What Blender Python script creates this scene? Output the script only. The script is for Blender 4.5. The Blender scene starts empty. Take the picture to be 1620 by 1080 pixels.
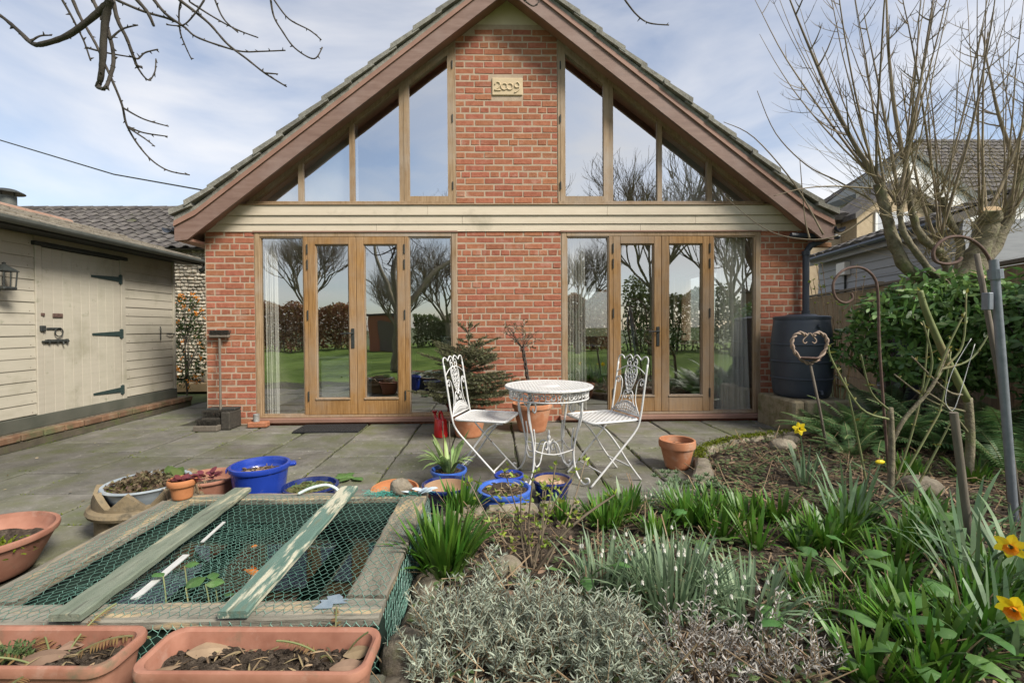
import bpy, math, random
import numpy as np
from mathutils import Vector, Matrix

# ------------------------------------------------------------------ camera, world, sun, exposure
scene = bpy.context.scene
COL = scene.collection
R = math.radians
def make_camera():
    yaw, pitch, roll = R(1.2), R(0.9), R(0.35)
    fw = Vector((math.sin(yaw)*math.cos(pitch), math.cos(yaw)*math.cos(pitch), -math.sin(pitch)))
    rt = Vector((math.cos(yaw), -math.sin(yaw), 0)); up = rt.cross(fw)
    r2 = rt*math.cos(roll) - up*math.sin(roll); u2 = up*math.cos(roll) + rt*math.sin(roll)
    cd = bpy.data.cameras.new('camera'); cam = bpy.data.objects.new('camera', cd); COL.objects.link(cam)
    m = Matrix((r2, u2, -fw)).transposed().to_4x4(); m.translation = (0, 0, 1.13)
    cam.matrix_world = m
    cd.sensor_width = 36; cd.lens = 16; cd.shift_x = 15/1620; cd.shift_y = -12/1620
    cd.clip_start = 0.02; cd.clip_end = 3000
    scene.camera = cam
make_camera()

SUN_EL, SUN_AZ = R(44), R(130)      # azimuth clockwise from +Y (north): right of the camera and a little behind it
def make_world():
    w = bpy.data.worlds.new('World'); scene.world = w; w.use_nodes = True
    nt = w.node_tree; N = nt.nodes; L = nt.links
    bg = N['Background']; bg.inputs['Strength'].default_value = 0.09
    sky = N.new('ShaderNodeTexSky'); sky.sky_type = 'NISHITA'; sky.sun_disc = False
    sky.sun_elevation = SUN_EL; sky.sun_rotation = SUN_AZ; sky.air_density = 1.0; sky.dust_density = 0.9; sky.ozone_density = 1.6
    geo = N.new('ShaderNodeTexCoord')
    mp = N.new('ShaderNodeMapping'); mp.inputs['Scale'].default_value = (1.0, 1.0, 3.2); mp.inputs['Rotation'].default_value = (0.15, 0.35, 0.5)
    L.new(geo.outputs['Generated'], mp.inputs[0])
    n1 = N.new('ShaderNodeTexNoise'); n1.inputs['Scale'].default_value = 1.7; n1.inputs['Detail'].default_value = 7; n1.inputs['Roughness'].default_value = 0.5; n1.inputs['Distortion'].default_value = 0.5
    L.new(mp.outputs[0], n1.inputs['Vector'])
    rp = N.new('ShaderNodeValToRGB'); rp.color_ramp.elements[0].position = 0.38; rp.color_ramp.elements[1].position = 0.70
    rp.color_ramp.elements[0].color = (0.13, 0.13, 0.13, 1); rp.color_ramp.elements[1].color = (0.82, 0.82, 0.82, 1)
    L.new(n1.outputs[0], rp.inputs[0])
    mx = N.new('ShaderNodeMixRGB'); mx.inputs[2].default_value = (6.7, 6.45, 6.2, 1)
    L.new(rp.outputs[0], mx.inputs[0]); L.new(sky.outputs[0], mx.inputs[1]); L.new(mx.outputs[0], bg.inputs['Color'])
make_world()
def make_sun():
    ld = bpy.data.lights.new('sun', 'SUN'); ld.energy = 3.2; ld.angle = R(18); ld.color = (1.0, 0.94, 0.84)
    o = bpy.data.objects.new('sun', ld); COL.objects.link(o)
    d = Vector((math.sin(SUN_AZ)*math.cos(SUN_EL), math.cos(SUN_AZ)*math.cos(SUN_EL), math.sin(SUN_EL)))
    o.rotation_euler = d.to_track_quat('Z', 'Y').to_euler(); o.location = d*30
make_sun()
vs = scene.view_settings
vs.view_transform = 'Standard'; vs.look = 'None'; vs.exposure = 0.95; vs.gamma = 1.0; vs.use_curve_mapping = False
scene.cycles.max_bounces = 8; scene.cycles.transparent_max_bounces = 16; scene.cycles.glossy_bounces = 4
scene.cycles.caustics_reflective = False; scene.cycles.caustics_refractive = False

# ------------------------------------------------------------------ mesh builder
def vec(*a): return Vector(a)
class MB:
    def __init__(s): s.v = []; s.f = []
    def add(s, vs_, fs):
        b = len(s.v); s.v.extend(vs_); s.f.extend([tuple(b+i for i in f) for f in fs]); return s
    def box(s, x0, x1, y0, y1, z0, z1, ch=0.0):
        if x0 > x1: x0, x1 = x1, x0
        if y0 > y1: y0, y1 = y1, y0
        if z0 > z1: z0, z1 = z1, z0
        if ch <= 0:
            return s.add([(x0,y0,z0),(x1,y0,z0),(x1,y1,z0),(x0,y1,z0),(x0,y0,z1),(x1,y0,z1),(x1,y1,z1),(x0,y1,z1)],
                  [(0,3,2,1),(4,5,6,7),(0,1,5,4),(1,2,6,5),(2,3,7,6),(3,0,4,7)])
        c = min(ch, (x1-x0)*.45, (y1-y0)*.45, (z1-z0)*.45)
        V = []; idx = {}
        X, Y_, Z_ = (x0, x1), (y0, y1), (z0, z1)
        for i in (0,1):
            for j in (0,1):
                for k in (0,1):
                    sx, sy, sz = (1-2*i)*c, (1-2*j)*c, (1-2*k)*c
                    for a, p in (('x',(X[i],Y_[j]+sy,Z_[k]+sz)),('y',(X[i]+sx,Y_[j],Z_[k]+sz)),('z',(X[i]+sx,Y_[j]+sy,Z_[k]))):
                        idx[(i,j,k,a)] = len(V); V.append(p)
        g = lambda i,j,k,a: idx[(i,j,k,a)]
        F = []
        F.append((g(0,0,0,'x'),g(0,0,1,'x'),g(0,1,1,'x'),g(0,1,0,'x'))); F.append((g(1,0,0,'x'),g(1,1,0,'x'),g(1,1,1,'x'),g(1,0,1,'x')))
        F.append((g(0,0,0,'y'),g(1,0,0,'y'),g(1,0,1,'y'),g(0,0,1,'y'))); F.append((g(0,1,0,'y'),g(0,1,1,'y'),g(1,1,1,'y'),g(1,1,0,'y')))
        F.append((g(0,0,0,'z'),g(0,1,0,'z'),g(1,1,0,'z'),g(1,0,0,'z'))); F.append((g(0,0,1,'z'),g(1,0,1,'z'),g(1,1,1,'z'),g(0,1,1,'z')))
        for j in (0,1):
            for k in (0,1): F.append((g(0,j,k,'y'),g(1,j,k,'y'),g(1,j,k,'z'),g(0,j,k,'z')))
        for i in (0,1):
            for k in (0,1): F.append((g(i,0,k,'x'),g(i,1,k,'x'),g(i,1,k,'z'),g(i,0,k,'z')))
            for j in (0,1): F.append((g(i,j,0,'x'),g(i,j,1,'x'),g(i,j,1,'y'),g(i,j,0,'y')))
        for i in (0,1):
            for j in (0,1):
                for k in (0,1): F.append((g(i,j,k,'x'),g(i,j,k,'y'),g(i,j,k,'z')))
        return s.add(V, F)
    def obox(s, c, ax, ay, az, ch=0.0):
        """oriented box: centre, three half-axis vectors"""
        t = MB(); la, lb, lc = ax.length, ay.length, az.length
        t.box(-la, la, -lb, lb, -lc, lc, ch)
        a, b, d = ax/la, ay/lb, az/lc
        return s.add([tuple(c + a*p[0] + b*p[1] + d*p[2]) for p in t.v], t.f)
    def tube(s, pts, rad, n=6, cap=True, flat=None):
        pts = [Vector(p) for p in pts]; m = len(pts)
        if not hasattr(rad, '__len__'): rad = [rad]*m
        ref = None; base = len(s.v)
        for i, p in enumerate(pts):
            t = (pts[min(i+1, m-1)] - pts[max(i-1, 0)])
            if t.length < 1e-9: t = Vector((0,0,1))
            t.normalize()
            if ref is None: ref = t.orthogonal().normalized() if flat is None else Vector(flat)
            u = ref - t*ref.dot(t)
            if u.length < 1e-6: u = t.orthogonal()
            u.normalize(); w = t.cross(u); ref = u
            for k in range(n):
                a = 2*math.pi*k/n
                s.v.append(tuple(p + (u*math.cos(a) + w*math.sin(a))*rad[i]))
        for i in range(m-1):
            for k in range(n):
                a = base+i*n+k; b = base+i*n+(k+1) % n
                s.f.append((a, b, b+n, a+n))
        if cap and n > 2:
            s.f.append(tuple(base+k for k in reversed(range(n)))); s.f.append(tuple(base+(m-1)*n+k for k in range(n)))
        return s
    def lathe(s, prof, n=32, c=(0,0,0), sx=1, sy=1, ang=0, jit=0, rnd=None):
        """profile [(r,z)...] turned round z"""
        base = len(s.v); m = len(prof)
        for r, z in prof:
            for k in range(n):
                a = 2*math.pi*k/n
                j = 1 + (rnd.uniform(-jit, jit) if rnd else 0)
                x, y = r*j*math.cos(a)*sx, r*j*math.sin(a)*sy
                s.v.append((c[0]+x*math.cos(ang)-y*math.sin(ang), c[1]+x*math.sin(ang)+y*math.cos(ang), c[2]+z))
        for i in range(m-1):
            for k in range(n):
                a = base+i*n+k; b = base+i*n+(k+1) % n
                s.f.append((a, b, b+n, a+n))
        return s
    def leaf(s, base, d, side, L_, W_, bend=0.0, seg=4, prof=None, fold=0.0):
        """leaf strip from base along d bending down by gravity; prof widths 0..1"""
        d = Vector(d).normalized(); side = Vector(side); side = (side - d*side.dot(d))
        if side.length < 1e-6: side = d.orthogonal()
        side.normalize(); b0 = len(s.v); p = Vector(base); st = L_/seg
        prof = prof or LEAFP[seg]
        for i in range(seg+1):
            w = W_*prof[i]*0.5; nrm = side.cross(d)
            if fold:
                s.v.append(tuple(p - side*w + nrm*w*fold)); s.v.append(tuple(p)); s.v.append(tuple(p + side*w + nrm*w*fold))
            else:
                s.v.append(tuple(p - side*w)); s.v.append(tuple(p + side*w))
            p = p + d*st
            d = (d + Vector((0,0,-1))*bend/seg).normalized()
            side = (side - d*side.dot(d)).normalized()
        k = 3 if fold else 2
        for i in range(seg):
            a = b0+i*k
            if fold: s.f.append((a, a+1, a+k+1, a+k)); s.f.append((a+1, a+2, a+k+2, a+k+1))
            else: s.f.append((a, a+1, a+k+1, a+k))
        return s
    def prism(s, poly, y0, y1):
        """polygon in xz extruded in y"""
        n = len(poly)
        V = [(x, y0, z) for x, z in poly] + [(x, y1, z) for x, z in poly]
        F = [tuple(range(n)), tuple(reversed(range(n, 2*n)))] + [(i, i+n, (i+1) % n + n, (i+1) % n) for i in range(n)]
        return s.add(V, F)
    def prism_z(s, poly, z0, z1):
        n = len(poly)
        V = [(x, y, z0) for x, y in poly] + [(x, y, z1) for x, y in poly]
        F = [tuple(reversed(range(n))), tuple(range(n, 2*n))] + [(i, (i+1) % n, (i+1) % n + n, i+n) for i in range(n)]
        return s.add(V, F)
    def ell(s, c, rx, ry, rz, nu=10, nv=7, jit=0.0, rnd=random):
        base = len(s.v)
        for j in range(nv+1):
            th = math.pi*j/nv
            for i in range(nu):
                ph = 2*math.pi*i/nu; q = 1+(rnd.uniform(-jit, jit) if jit else 0)
                s.v.append((c[0]+rx*q*math.sin(th)*math.cos(ph), c[1]+ry*q*math.sin(th)*math.sin(ph), c[2]+rz*q*math.cos(th)))
        for j in range(nv):
            for i in range(nu):
                a = base+j*nu+i; b = base+j*nu+(i+1) % nu
                s.f.append((a, a+nu, b+nu, b))
        return s
    def mesh(s, name, center=None):
        me = bpy.data.meshes.new(name); v = np.array(s.v, dtype=np.float64).reshape(-1, 3)
        if center is not None: v = v - np.array(center)
        fl = np.fromiter((len(f) for f in s.f), dtype=np.int32, count=len(s.f))
        ids = np.fromiter((i for f in s.f for i in f), dtype=np.int32, count=int(fl.sum()))
        me.vertices.add(len(v)); me.vertices.foreach_set('co', v.astype(np.float32).ravel())
        me.loops.add(len(ids)); me.loops.foreach_set('vertex_index', ids)
        me.polygons.add(len(fl)); st = np.zeros(len(fl), dtype=np.int32); st[1:] = np.cumsum(fl)[:-1]
        me.polygons.foreach_set('loop_start', st); me.polygons.foreach_set('loop_total', fl)
        me.polygons.foreach_set('use_smooth', np.zeros(len(fl), dtype=bool))
        me.update(calc_edges=True); me.validate()
        return me
    def build(s, name, m, parent=None, smooth=False, kind=None):
        """vertices are in world space when parent is unrotated; the origin goes to the centre of the bounds"""
        v = np.array(s.v); c = (v.min(0)+v.max(0))/2
        me = s.mesh(name, c)
        if m is not None: me.materials.append(m)
        if smooth:
            me.polygons.foreach_set('use_smooth', np.ones(len(me.polygons), dtype=bool))
            if smooth is not True: me.set_sharp_from_angle(angle=R(smooth))
        o = bpy.data.objects.new(name, me); COL.objects.link(o)
        o.location = Vector(c)
        if parent is not None:
            o.parent = parent
            o.location = Vector(c) - wloc(parent)
        if kind: o['kind'] = kind
        return o
LEAFP = {2: (0.6, 1.0, 0.05), 3: (0.5, 1.0, 0.8, 0.05), 4: (0.55, 0.9, 1.0, 0.8, 0.05), 5: (0.5, 0.8, 1.0, 0.95, 0.7, 0.04), 6: (0.5, 0.75, 0.95, 1.0, 0.9, 0.6, 0.04)}
BROAD = (0.12, 0.75, 1.0, 0.72, 0.04)
def wloc(o):
    p = Vector(o.location)
    while o.parent: o = o.parent; p += o.location
    return p
def tag(o, label, cat, group=None):
    o['label'] = label; o['category'] = cat
    if group: o['group'] = group
    return o
def thing(name, label, cat, loc=(0,0,0), group=None):
    o = bpy.data.objects.new(name, None); COL.objects.link(o); o.location = loc; o.empty_display_size = 0.1
    return tag(o, label, cat, group)
def struct(o): o['kind'] = 'structure'; return o
def inst(name, me, loc, parent, rot=None, scale=None):
    """a piece sharing mesh data"""
    o = bpy.data.objects.new(name, me); COL.objects.link(o)
    o.location = Vector(loc)
    if parent is not None: o.parent = parent; o.location = Vector(loc) - wloc(parent)
    if rot is not None: o.rotation_euler = rot
    if scale is not None: o.scale = scale
    return o
def spline(pts, n=6):
    """Catmull-Rom through points"""
    P = [Vector(p) for p in pts]; out = []
    for i in range(len(P)-1):
        p0, p1, p2, p3 = P[max(i-1,0)], P[i], P[i+1], P[min(i+2,len(P)-1)]
        for k in range(n):
            t = k/n
            out.append(0.5*((2*p1) + (p2-p0)*t + (2*p0-5*p1+4*p2-p3)*t*t + (3*p1-p0-3*p2+p3)*t**3))
    out.append(P[-1]); return out
def lerp(a, b, t): return a+(b-a)*t

# ------------------------------------------------------------------ materials
MATS = {}
def pm(name, cols, scale=8.0, detail=6, rough=0.7, bump=0.0, bscale=60.0, bdist=0.01, rand=0.0, hue=0.0, stretch=(1,1,1), spec=0.4, metal=0.0, coat=0.0,
       trans=0.0, spots=None, spots2=None, distort=0.0, rot=(0,0,0), rvar=0.12, nrough=0.6, local=False):
    """procedural principled material: noise ramp in world space + per-object/per-island variation + bump; spots=(colour, scale, lo, hi)"""
    if name in MATS: return MATS[name]
    m = bpy.data.materials.new(name); m.use_nodes = True; nt = m.node_tree; N = nt.nodes; L = nt.links
    b = N['Principled BSDF']; geo = N.new('ShaderNodeNewGeometry')
    mp = N.new('ShaderNodeMapping'); mp.inputs['Scale'].default_value = stretch; mp.inputs['Rotation'].default_value = rot
    if local:
        tc = N.new('ShaderNodeTexCoord'); L.new(tc.outputs['Object'], mp.inputs[0])
    else: L.new(geo.outputs['Position'], mp.inputs[0])
    oi = N.new('ShaderNodeObjectInfo')
    ad = N.new('ShaderNodeMath'); ad.operation = 'ADD'; L.new(oi.outputs['Random'], ad.inputs[0]); L.new(geo.outputs['Random Per Island'], ad.inputs[1])
    fr = N.new('ShaderNodeMath'); fr.operation = 'FRACT'; L.new(ad.outputs[0], fr.inputs[0])
    n1 = N.new('ShaderNodeTexNoise'); n1.inputs['Scale'].default_value = scale; n1.inputs['Detail'].default_value = detail; n1.inputs['Roughness'].default_value = nrough; n1.inputs['Distortion'].default_value = distort
    L.new(mp.outputs[0], n1.inputs['Vector'])
    rp = N.new('ShaderNodeValToRGB'); E = rp.color_ramp.elements
    k = len(cols)
    while len(E) < k: E.new(0.5)
    for i, c in enumerate(cols):
        E[i].position = 0.28 + 0.44*i/max(k-1, 1); E[i].color = (*c, 1)
    L.new(n1.outputs[0], rp.inputs[0]); col = rp.outputs[0]
    for sp in (spots, spots2):
        if not sp: continue
        ns = N.new('ShaderNodeTexNoise'); ns.inputs['Scale'].default_value = sp[1]; ns.inputs['Detail'].default_value = 7; ns.inputs['Roughness'].default_value = 0.65
        L.new(mp.outputs[0] if len(sp) < 5 else geo.outputs['Position'], ns.inputs['Vector'])
        mr = N.new('ShaderNodeMapRange'); mr.inputs[1].default_value = sp[2]; mr.inputs[2].default_value = sp[3]; L.new(ns.outputs[0], mr.inputs[0])
        mx = N.new('ShaderNodeMixRGB'); mx.inputs[2].default_value = (*sp[0], 1); L.new(mr.outputs[0], mx.inputs[0]); L.new(col, mx.inputs[1]); col = mx.outputs[0]
    if rand or hue:
        hs = N.new('ShaderNodeHueSaturation')
        v = N.new('ShaderNodeMapRange'); v.inputs[3].default_value = 1-rand; v.inputs[4].default_value = 1+rand; L.new(fr.outputs[0], v.inputs[0]); L.new(v.outputs[0], hs.inputs['Value'])
        f2 = N.new('ShaderNodeMath'); f2.operation = 'MULTIPLY'; f2.inputs[1].default_value = 7.31; L.new(fr.outputs[0], f2.inputs[0])
        f3 = N.new('ShaderNodeMath'); f3.operation = 'FRACT'; L.new(f2.outputs[0], f3.inputs[0])
        h = N.new('ShaderNodeMapRange'); h.inputs[3].default_value = 0.5-hue; h.inputs[4].default_value = 0.5+hue; L.new(f3.outputs[0], h.inputs[0]); L.new(h.outputs[0], hs.inputs['Hue'])
        L.new(col, hs.inputs['Color']); col = hs.outputs[0]
    L.new(col, b.inputs['Base Color'])
    b.inputs['Specular IOR Level'].default_value = spec; b.inputs['Metallic'].default_value = metal; b.inputs['Coat Weight'].default_value = coat
    rr = N.new('ShaderNodeMapRange'); rr.inputs[3].default_value = max(0.02, rough-rvar); rr.inputs[4].default_value = min(1, rough+rvar)
    L.new(n1.outputs[0], rr.inputs[0]); L.new(rr.outputs[0], b.inputs['Roughness'])
    if bump:
        nb = N.new('ShaderNodeTexNoise'); nb.inputs['Scale'].default_value = bscale; nb.inputs['Detail'].default_value = 8; nb.inputs['Roughness'].default_value = 0.65
        L.new(mp.outputs[0], nb.inputs['Vector'])
        bp = N.new('ShaderNodeBump'); bp.inputs['Strength'].default_value = bump; bp.inputs['Distance'].default_value = bdist
        L.new(nb.outputs[0], bp.inputs['Height']); L.new(bp.outputs[0], b.inputs['Normal'])
    if trans:
        tr = N.new('ShaderNodeBsdfTranslucent'); L.new(col, tr.inputs['Color'])
        ms = N.new('ShaderNodeMixShader'); ms.inputs[0].default_value = trans
        L.new(b.outputs[0], ms.inputs[1]); L.new(tr.outputs[0], ms.inputs[2]); L.new(ms.outputs[0], N['Material Output'].inputs[0])
    MATS[name] = m; return m
def glass_mat(name, refl, tint=(0.965, 0.98, 0.975), wob=0.02):
    m = bpy.data.materials.new(name); m.use_nodes = True; nt = m.node_tree; N = nt.nodes; L = nt.links
    N.remove(N['Principled BSDF'])
    g = N.new('ShaderNodeBsdfGlossy'); g.inputs['Roughness'].default_value = 0.0; g.inputs['Color'].default_value = (0.97, 0.98, 0.98, 1)
    t = N.new('ShaderNodeBsdfTransparent'); t.inputs['Color'].default_value = (*tint, 1)
    fz = N.new('ShaderNodeLayerWeight'); fz.inputs[0].default_value = 0.5
    pw = N.new('ShaderNodeMath'); pw.operation = 'POWER'; pw.inputs[1].default_value = 4; L.new(fz.outputs['Facing'], pw.inputs[0])
    mr = N.new('ShaderNodeMapRange'); mr.inputs[3].default_value = refl; mr.inputs[4].default_value = 0.95; L.new(pw.outputs[0], mr.inputs[0])
    bk = N.new('ShaderNodeNewGeometry'); iv = N.new('ShaderNodeMath'); iv.operation = 'SUBTRACT'; iv.inputs[0].default_value = 1.0; L.new(bk.outputs['Backfacing'], iv.inputs[1])
    ml = N.new('ShaderNodeMath'); ml.operation = 'MULTIPLY'; L.new(mr.outputs[0], ml.inputs[0]); L.new(iv.outputs[0], ml.inputs[1])
    ms = N.new('ShaderNodeMixShader'); L.new(ml.outputs[0], ms.inputs[0]); L.new(t.outputs[0], ms.inputs[1]); L.new(g.outputs[0], ms.inputs[2])
    nb = N.new('ShaderNodeTexNoise'); nb.inputs['Scale'].default_value = 2.2; nb.inputs['Detail'].default_value = 1; geo = N.new('ShaderNodeNewGeometry'); L.new(geo.outputs['Position'], nb.inputs['Vector'])
    bp = N.new('ShaderNodeBump'); bp.inputs['Strength'].default_value = wob; bp.inputs['Distance'].default_value = 0.1; L.new(nb.outputs[0], bp.inputs['Height']); L.new(bp.outputs[0], g.inputs['Normal'])
    L.new(ms.outputs[0], N['Material Output'].inputs[0]); MATS[name] = m; return m

M_brick = pm('brick', [(0.25,0.088,0.049),(0.32,0.122,0.069),(0.365,0.152,0.092)], scale=22, rough=0.88, bump=0.8, bscale=70, bdist=0.006, rand=0.11, hue=0.008,
             spots=((0.46,0.30,0.235), 5.0, 0.56, 0.86), spots2=((0.09,0.04,0.03), 55.0, 0.66, 0.82), spec=0.2)
M_mortar = pm('mortar', [(0.36,0.275,0.20),(0.44,0.35,0.26)], scale=20, rough=0.95, bump=0.6, bscale=160, bdist=0.004, spec=0.1, spots=((0.36,0.25,0.175), 3.0, 0.58, 0.85))
M_oak = pm('oak_joinery', [(0.18,0.092,0.03),(0.28,0.15,0.05),(0.36,0.21,0.085)], scale=4, stretch=(16,16,1.1), rough=0.55, bump=0.15, bscale=14, bdist=0.003, rand=0.1, spots=((0.30,0.23,0.165), 0.9, 0.42, 0.72, 1))
M_oakw = pm('weathered_oak', [(0.20,0.125,0.062),(0.285,0.19,0.105),(0.36,0.255,0.155)], scale=4, stretch=(14,14,1.1), rough=0.65, bump=0.2, bscale=14, bdist=0.003, rand=0.1, spots=((0.33,0.28,0.23), 1.4, 0.45, 0.75, 1))
M_barge = pm('stained_bargeboard', [(0.15,0.088,0.066),(0.195,0.12,0.092),(0.24,0.16,0.13)], scale=3, stretch=(1.2,9,9), rot=(0,0,0), rough=0.6, bump=0.12, bscale=20, bdist=0.003, spots=((0.25,0.18,0.155), 2.2, 0.46, 0.8, 1))
M_soffit = pm('stained_soffit', [(0.23,0.125,0.088),(0.30,0.175,0.128)], scale=5, rough=0.6, rand=0.1)
M_tile_edge = pm('mossy_roof_tile', [(0.135,0.13,0.112),(0.20,0.192,0.165),(0.27,0.262,0.225)], scale=18, rough=0.95, bump=0.8, bscale=70, bdist=0.008, rand=0.14, spots=((0.15,0.155,0.09), 12, 0.62, 0.8), spec=0.1)
M_cream = pm('cream_painted_board', [(0.56,0.475,0.36),(0.64,0.555,0.43)], scale=3, rough=0.6, bump=0.1, bscale=40, bdist=0.002, rand=0.04, stretch=(1,1,6), spots=((0.31,0.27,0.19), 2.4, 0.56, 0.85, 1))
M_stone = pm('carved_stone', [(0.48,0.37,0.23),(0.57,0.46,0.30)], scale=14, rough=0.85, bump=0.3, bscale=90, bdist=0.003)
M_render = pm('cream_render', [(0.56,0.48,0.34),(0.63,0.55,0.41)], scale=5, rough=0.9, bump=0.15, bscale=120, bdist=0.003)
M_glass = glass_mat('window_glass', 0.46, (0.985,0.99,0.985))
M_glass_up = glass_mat('gable_glass', 0.64)
M_slab = pm('paving_stone', [(0.085,0.082,0.070),(0.142,0.135,0.115),(0.20,0.19,0.165)], scale=4.5, rough=0.66, bump=0.7, bscale=26, bdist=0.012, rand=0.18, hue=0.012,
            spots=((0.10,0.108,0.05), 2.6, 0.44, 0.68), spots2=((0.30,0.285,0.245), 22.0, 0.60, 0.74), spec=0.35, nrough=0.7)
M_joint = pm('joint_soil', [(0.02,0.019,0.013),(0.05,0.046,0.03)], scale=30, rough=1, bump=0.5, bscale=120, spots=((0.07,0.095,0.02), 4, 0.50, 0.62))
M_soil = pm('dark_soil', [(0.03,0.023,0.017),(0.075,0.058,0.043),(0.14,0.11,0.083)], scale=45, rough=0.95, bump=1.0, bscale=90, bdist=0.02, spec=0.15)
M_shed = pm('painted_shed_board', [(0.385,0.355,0.285),(0.435,0.40,0.325)], scale=5, stretch=(6,0.6,6), rough=0.65, bump=0.15, bscale=30, bdist=0.003, rand=0.04, hue=0.004, spots=((0.29,0.27,0.20), 2.6, 0.52, 0.78, 1), spots2=((0.20,0.21,0.14), 9.0, 0.62, 0.80, 1))
M_dark_iron = pm('dark_iron', [(0.02,0.024,0.024),(0.05,0.055,0.05)], scale=40, rough=0.6, metal=0.2, bump=0.1)
M_green_iron = pm('green_hinge_iron', [(0.018,0.033,0.031),(0.03,0.052,0.048)], scale=30, rough=0.55)
M_rust = pm('rusty_iron', [(0.06,0.036,0.028),(0.10,0.06,0.047),(0.14,0.095,0.078)], scale=40, rough=0.85, bump=0.3, bscale=140, bdist=0.002)
M_white_iron = pm('chipped_white_paint', [(0.52,0.52,0.51),(0.60,0.595,0.58)], scale=12, rough=0.45, bump=0.12, bscale=120, bdist=0.002, spots=((0.30,0.19,0.12), 26, 0.64, 0.72))
M_terra = pm('terracotta', [(0.34,0.13,0.06),(0.44,0.185,0.09),(0.52,0.27,0.16)], scale=9, rough=0.85, bump=0.2, bscale=80, bdist=0.002, rand=0.08, spots=((0.50,0.37,0.28), 5, 0.57, 0.75), spots2=((0.13,0.10,0.05), 9, 0.62, 0.8), local=True)
M_terra_o = pm('orange_terracotta', [(0.36,0.135,0.05),(0.46,0.195,0.08)], scale=9, rough=0.8, bump=0.15, bscale=80, bdist=0.002, spots=((0.25,0.17,0.07), 8, 0.6, 0.75))
M_terra_p = pm('plastic_terracotta', [(0.235,0.098,0.062),(0.305,0.138,0.09),(0.36,0.178,0.122)], scale=9, rough=0.72, bump=0.12, bscale=120, bdist=0.002, rand=0.05, spots=((0.46,0.34,0.275), 6, 0.58, 0.86), spots2=((0.15,0.12,0.075), 11, 0.58, 0.76))
M_blue_p = pm('blue_glaze', [(0.012,0.035,0.24),(0.018,0.052,0.34)], scale=6, rough=0.28, coat=0.25, spots=((0.12,0.15,0.30), 12, 0.64, 0.78), rvar=0.08)
M_blue_l = pm('bright_blue_glaze', [(0.035,0.10,0.42),(0.055,0.14,0.50)], scale=6, rough=0.2, coat=0.5, spots=((0.10,0.16,0.34), 10, 0.66, 0.8), rvar=0.08)
M_blue_d = pm('navy_glaze', [(0.006,0.012,0.075),(0.010,0.022,0.12)], scale=6, rough=0.18, coat=0.6, spots=((0.06,0.07,0.12), 12, 0.66, 0.8), rvar=0.08)
M_clay_in = pm('bare_clay_inside', [(0.26,0.16,0.09),(0.34,0.225,0.135)], scale=8, rough=0.9, spots=((0.17,0.15,0.06), 7, 0.52, 0.7))
M_black_p = pm('black_plastic', [(0.032,0.039,0.052),(0.048,0.057,0.073)], scale=5, rough=0.42, spots=((0.06,0.066,0.072), 8, 0.58, 0.8), bump=0.03, bscale=120)
M_gal = pm('galvanised_pole', [(0.16,0.18,0.21),(0.23,0.25,0.28)], scale=24, rough=0.55, metal=0.5, bump=0.06)
M_greenwood = pm('flaking_green_board', [(0.105,0.13,0.092),(0.155,0.182,0.135),(0.215,0.237,0.18)], scale=3, stretch=(9,1.3,9), rough=0.8, bump=0.4, bscale=22, bdist=0.006, rand=0.06, spots=((0.38,0.35,0.24), 2.4, 0.56, 0.64), spots2=((0.085,0.09,0.07), 4.5, 0.56, 0.68))
M_teal = pm('flaking_teal_board', [(0.075,0.14,0.112),(0.12,0.19,0.155)], scale=3, stretch=(9,1.3,9), rough=0.75, bump=0.5, bscale=22, bdist=0.006, spots=((0.46,0.44,0.33), 2.0, 0.50, 0.56), spots2=((0.13,0.15,0.105), 4.2, 0.56, 0.66))
M_greywood = pm('weathered_grey_board', [(0.135,0.125,0.098),(0.20,0.187,0.15),(0.275,0.255,0.205)], scale=3, stretch=(1.2,9,9), rough=0.9, bump=0.6, bscale=20, bdist=0.008, rand=0.06, spots=((0.42,0.32,0.19), 2.2, 0.54, 0.64), spots2=((0.07,0.065,0.05), 4.0, 0.55, 0.70))
M_greywood_y = pm('weathered_grey_board_long', [(0.11,0.10,0.078),(0.17,0.155,0.12),(0.235,0.215,0.17)], scale=3, stretch=(9,1.2,9), rough=0.9, bump=0.6, bscale=20, bdist=0.008, rand=0.06, spots=((0.42,0.31,0.175), 2.0, 0.54, 0.64), spots2=((0.065,0.06,0.046), 4.0, 0.55, 0.70))
M_net = pm('green_netting', [(0.085,0.225,0.175),(0.17,0.32,0.26)], scale=4, rough=0.5, rand=0.12, spots=((0.14,0.22,0.17), 3, 0.5, 0.7))
M_liner = pm('pond_liner', [(0.012,0.026,0.020),(0.026,0.046,0.036)], scale=6, rough=0.6)
M_rock = pm('rough_rock', [(0.11,0.095,0.07),(0.20,0.17,0.125),(0.30,0.265,0.205)], scale=16, rough=0.92, bump=0.9, bscale=50, bdist=0.012, rand=0.16, spots=((0.10,0.115,0.035), 9, 0.54, 0.7))
M_moss = pm('moss', [(0.075,0.115,0.008),(0.15,0.19,0.018),(0.24,0.26,0.035)], scale=30, rough=1, bump=1.0, bscale=120, bdist=0.02, spec=0.05)
M_fence = pm('fence_board', [(0.14,0.10,0.058),(0.21,0.155,0.095),(0.27,0.21,0.135)], scale=3, stretch=(14,14,1.2), rough=0.85, bump=0.3, bscale=20, bdist=0.004, rand=0.16, spots=((0.10,0.105,0.06), 3, 0.55, 0.75, 1))
M_bark = pm('grey_bark', [(0.10,0.085,0.055),(0.19,0.165,0.11),(0.30,0.265,0.185)], scale=16, rough=0.92, bump=1.0, bscale=45, bdist=0.015, spots=((0.14,0.155,0.06), 8, 0.52, 0.7))
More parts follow.
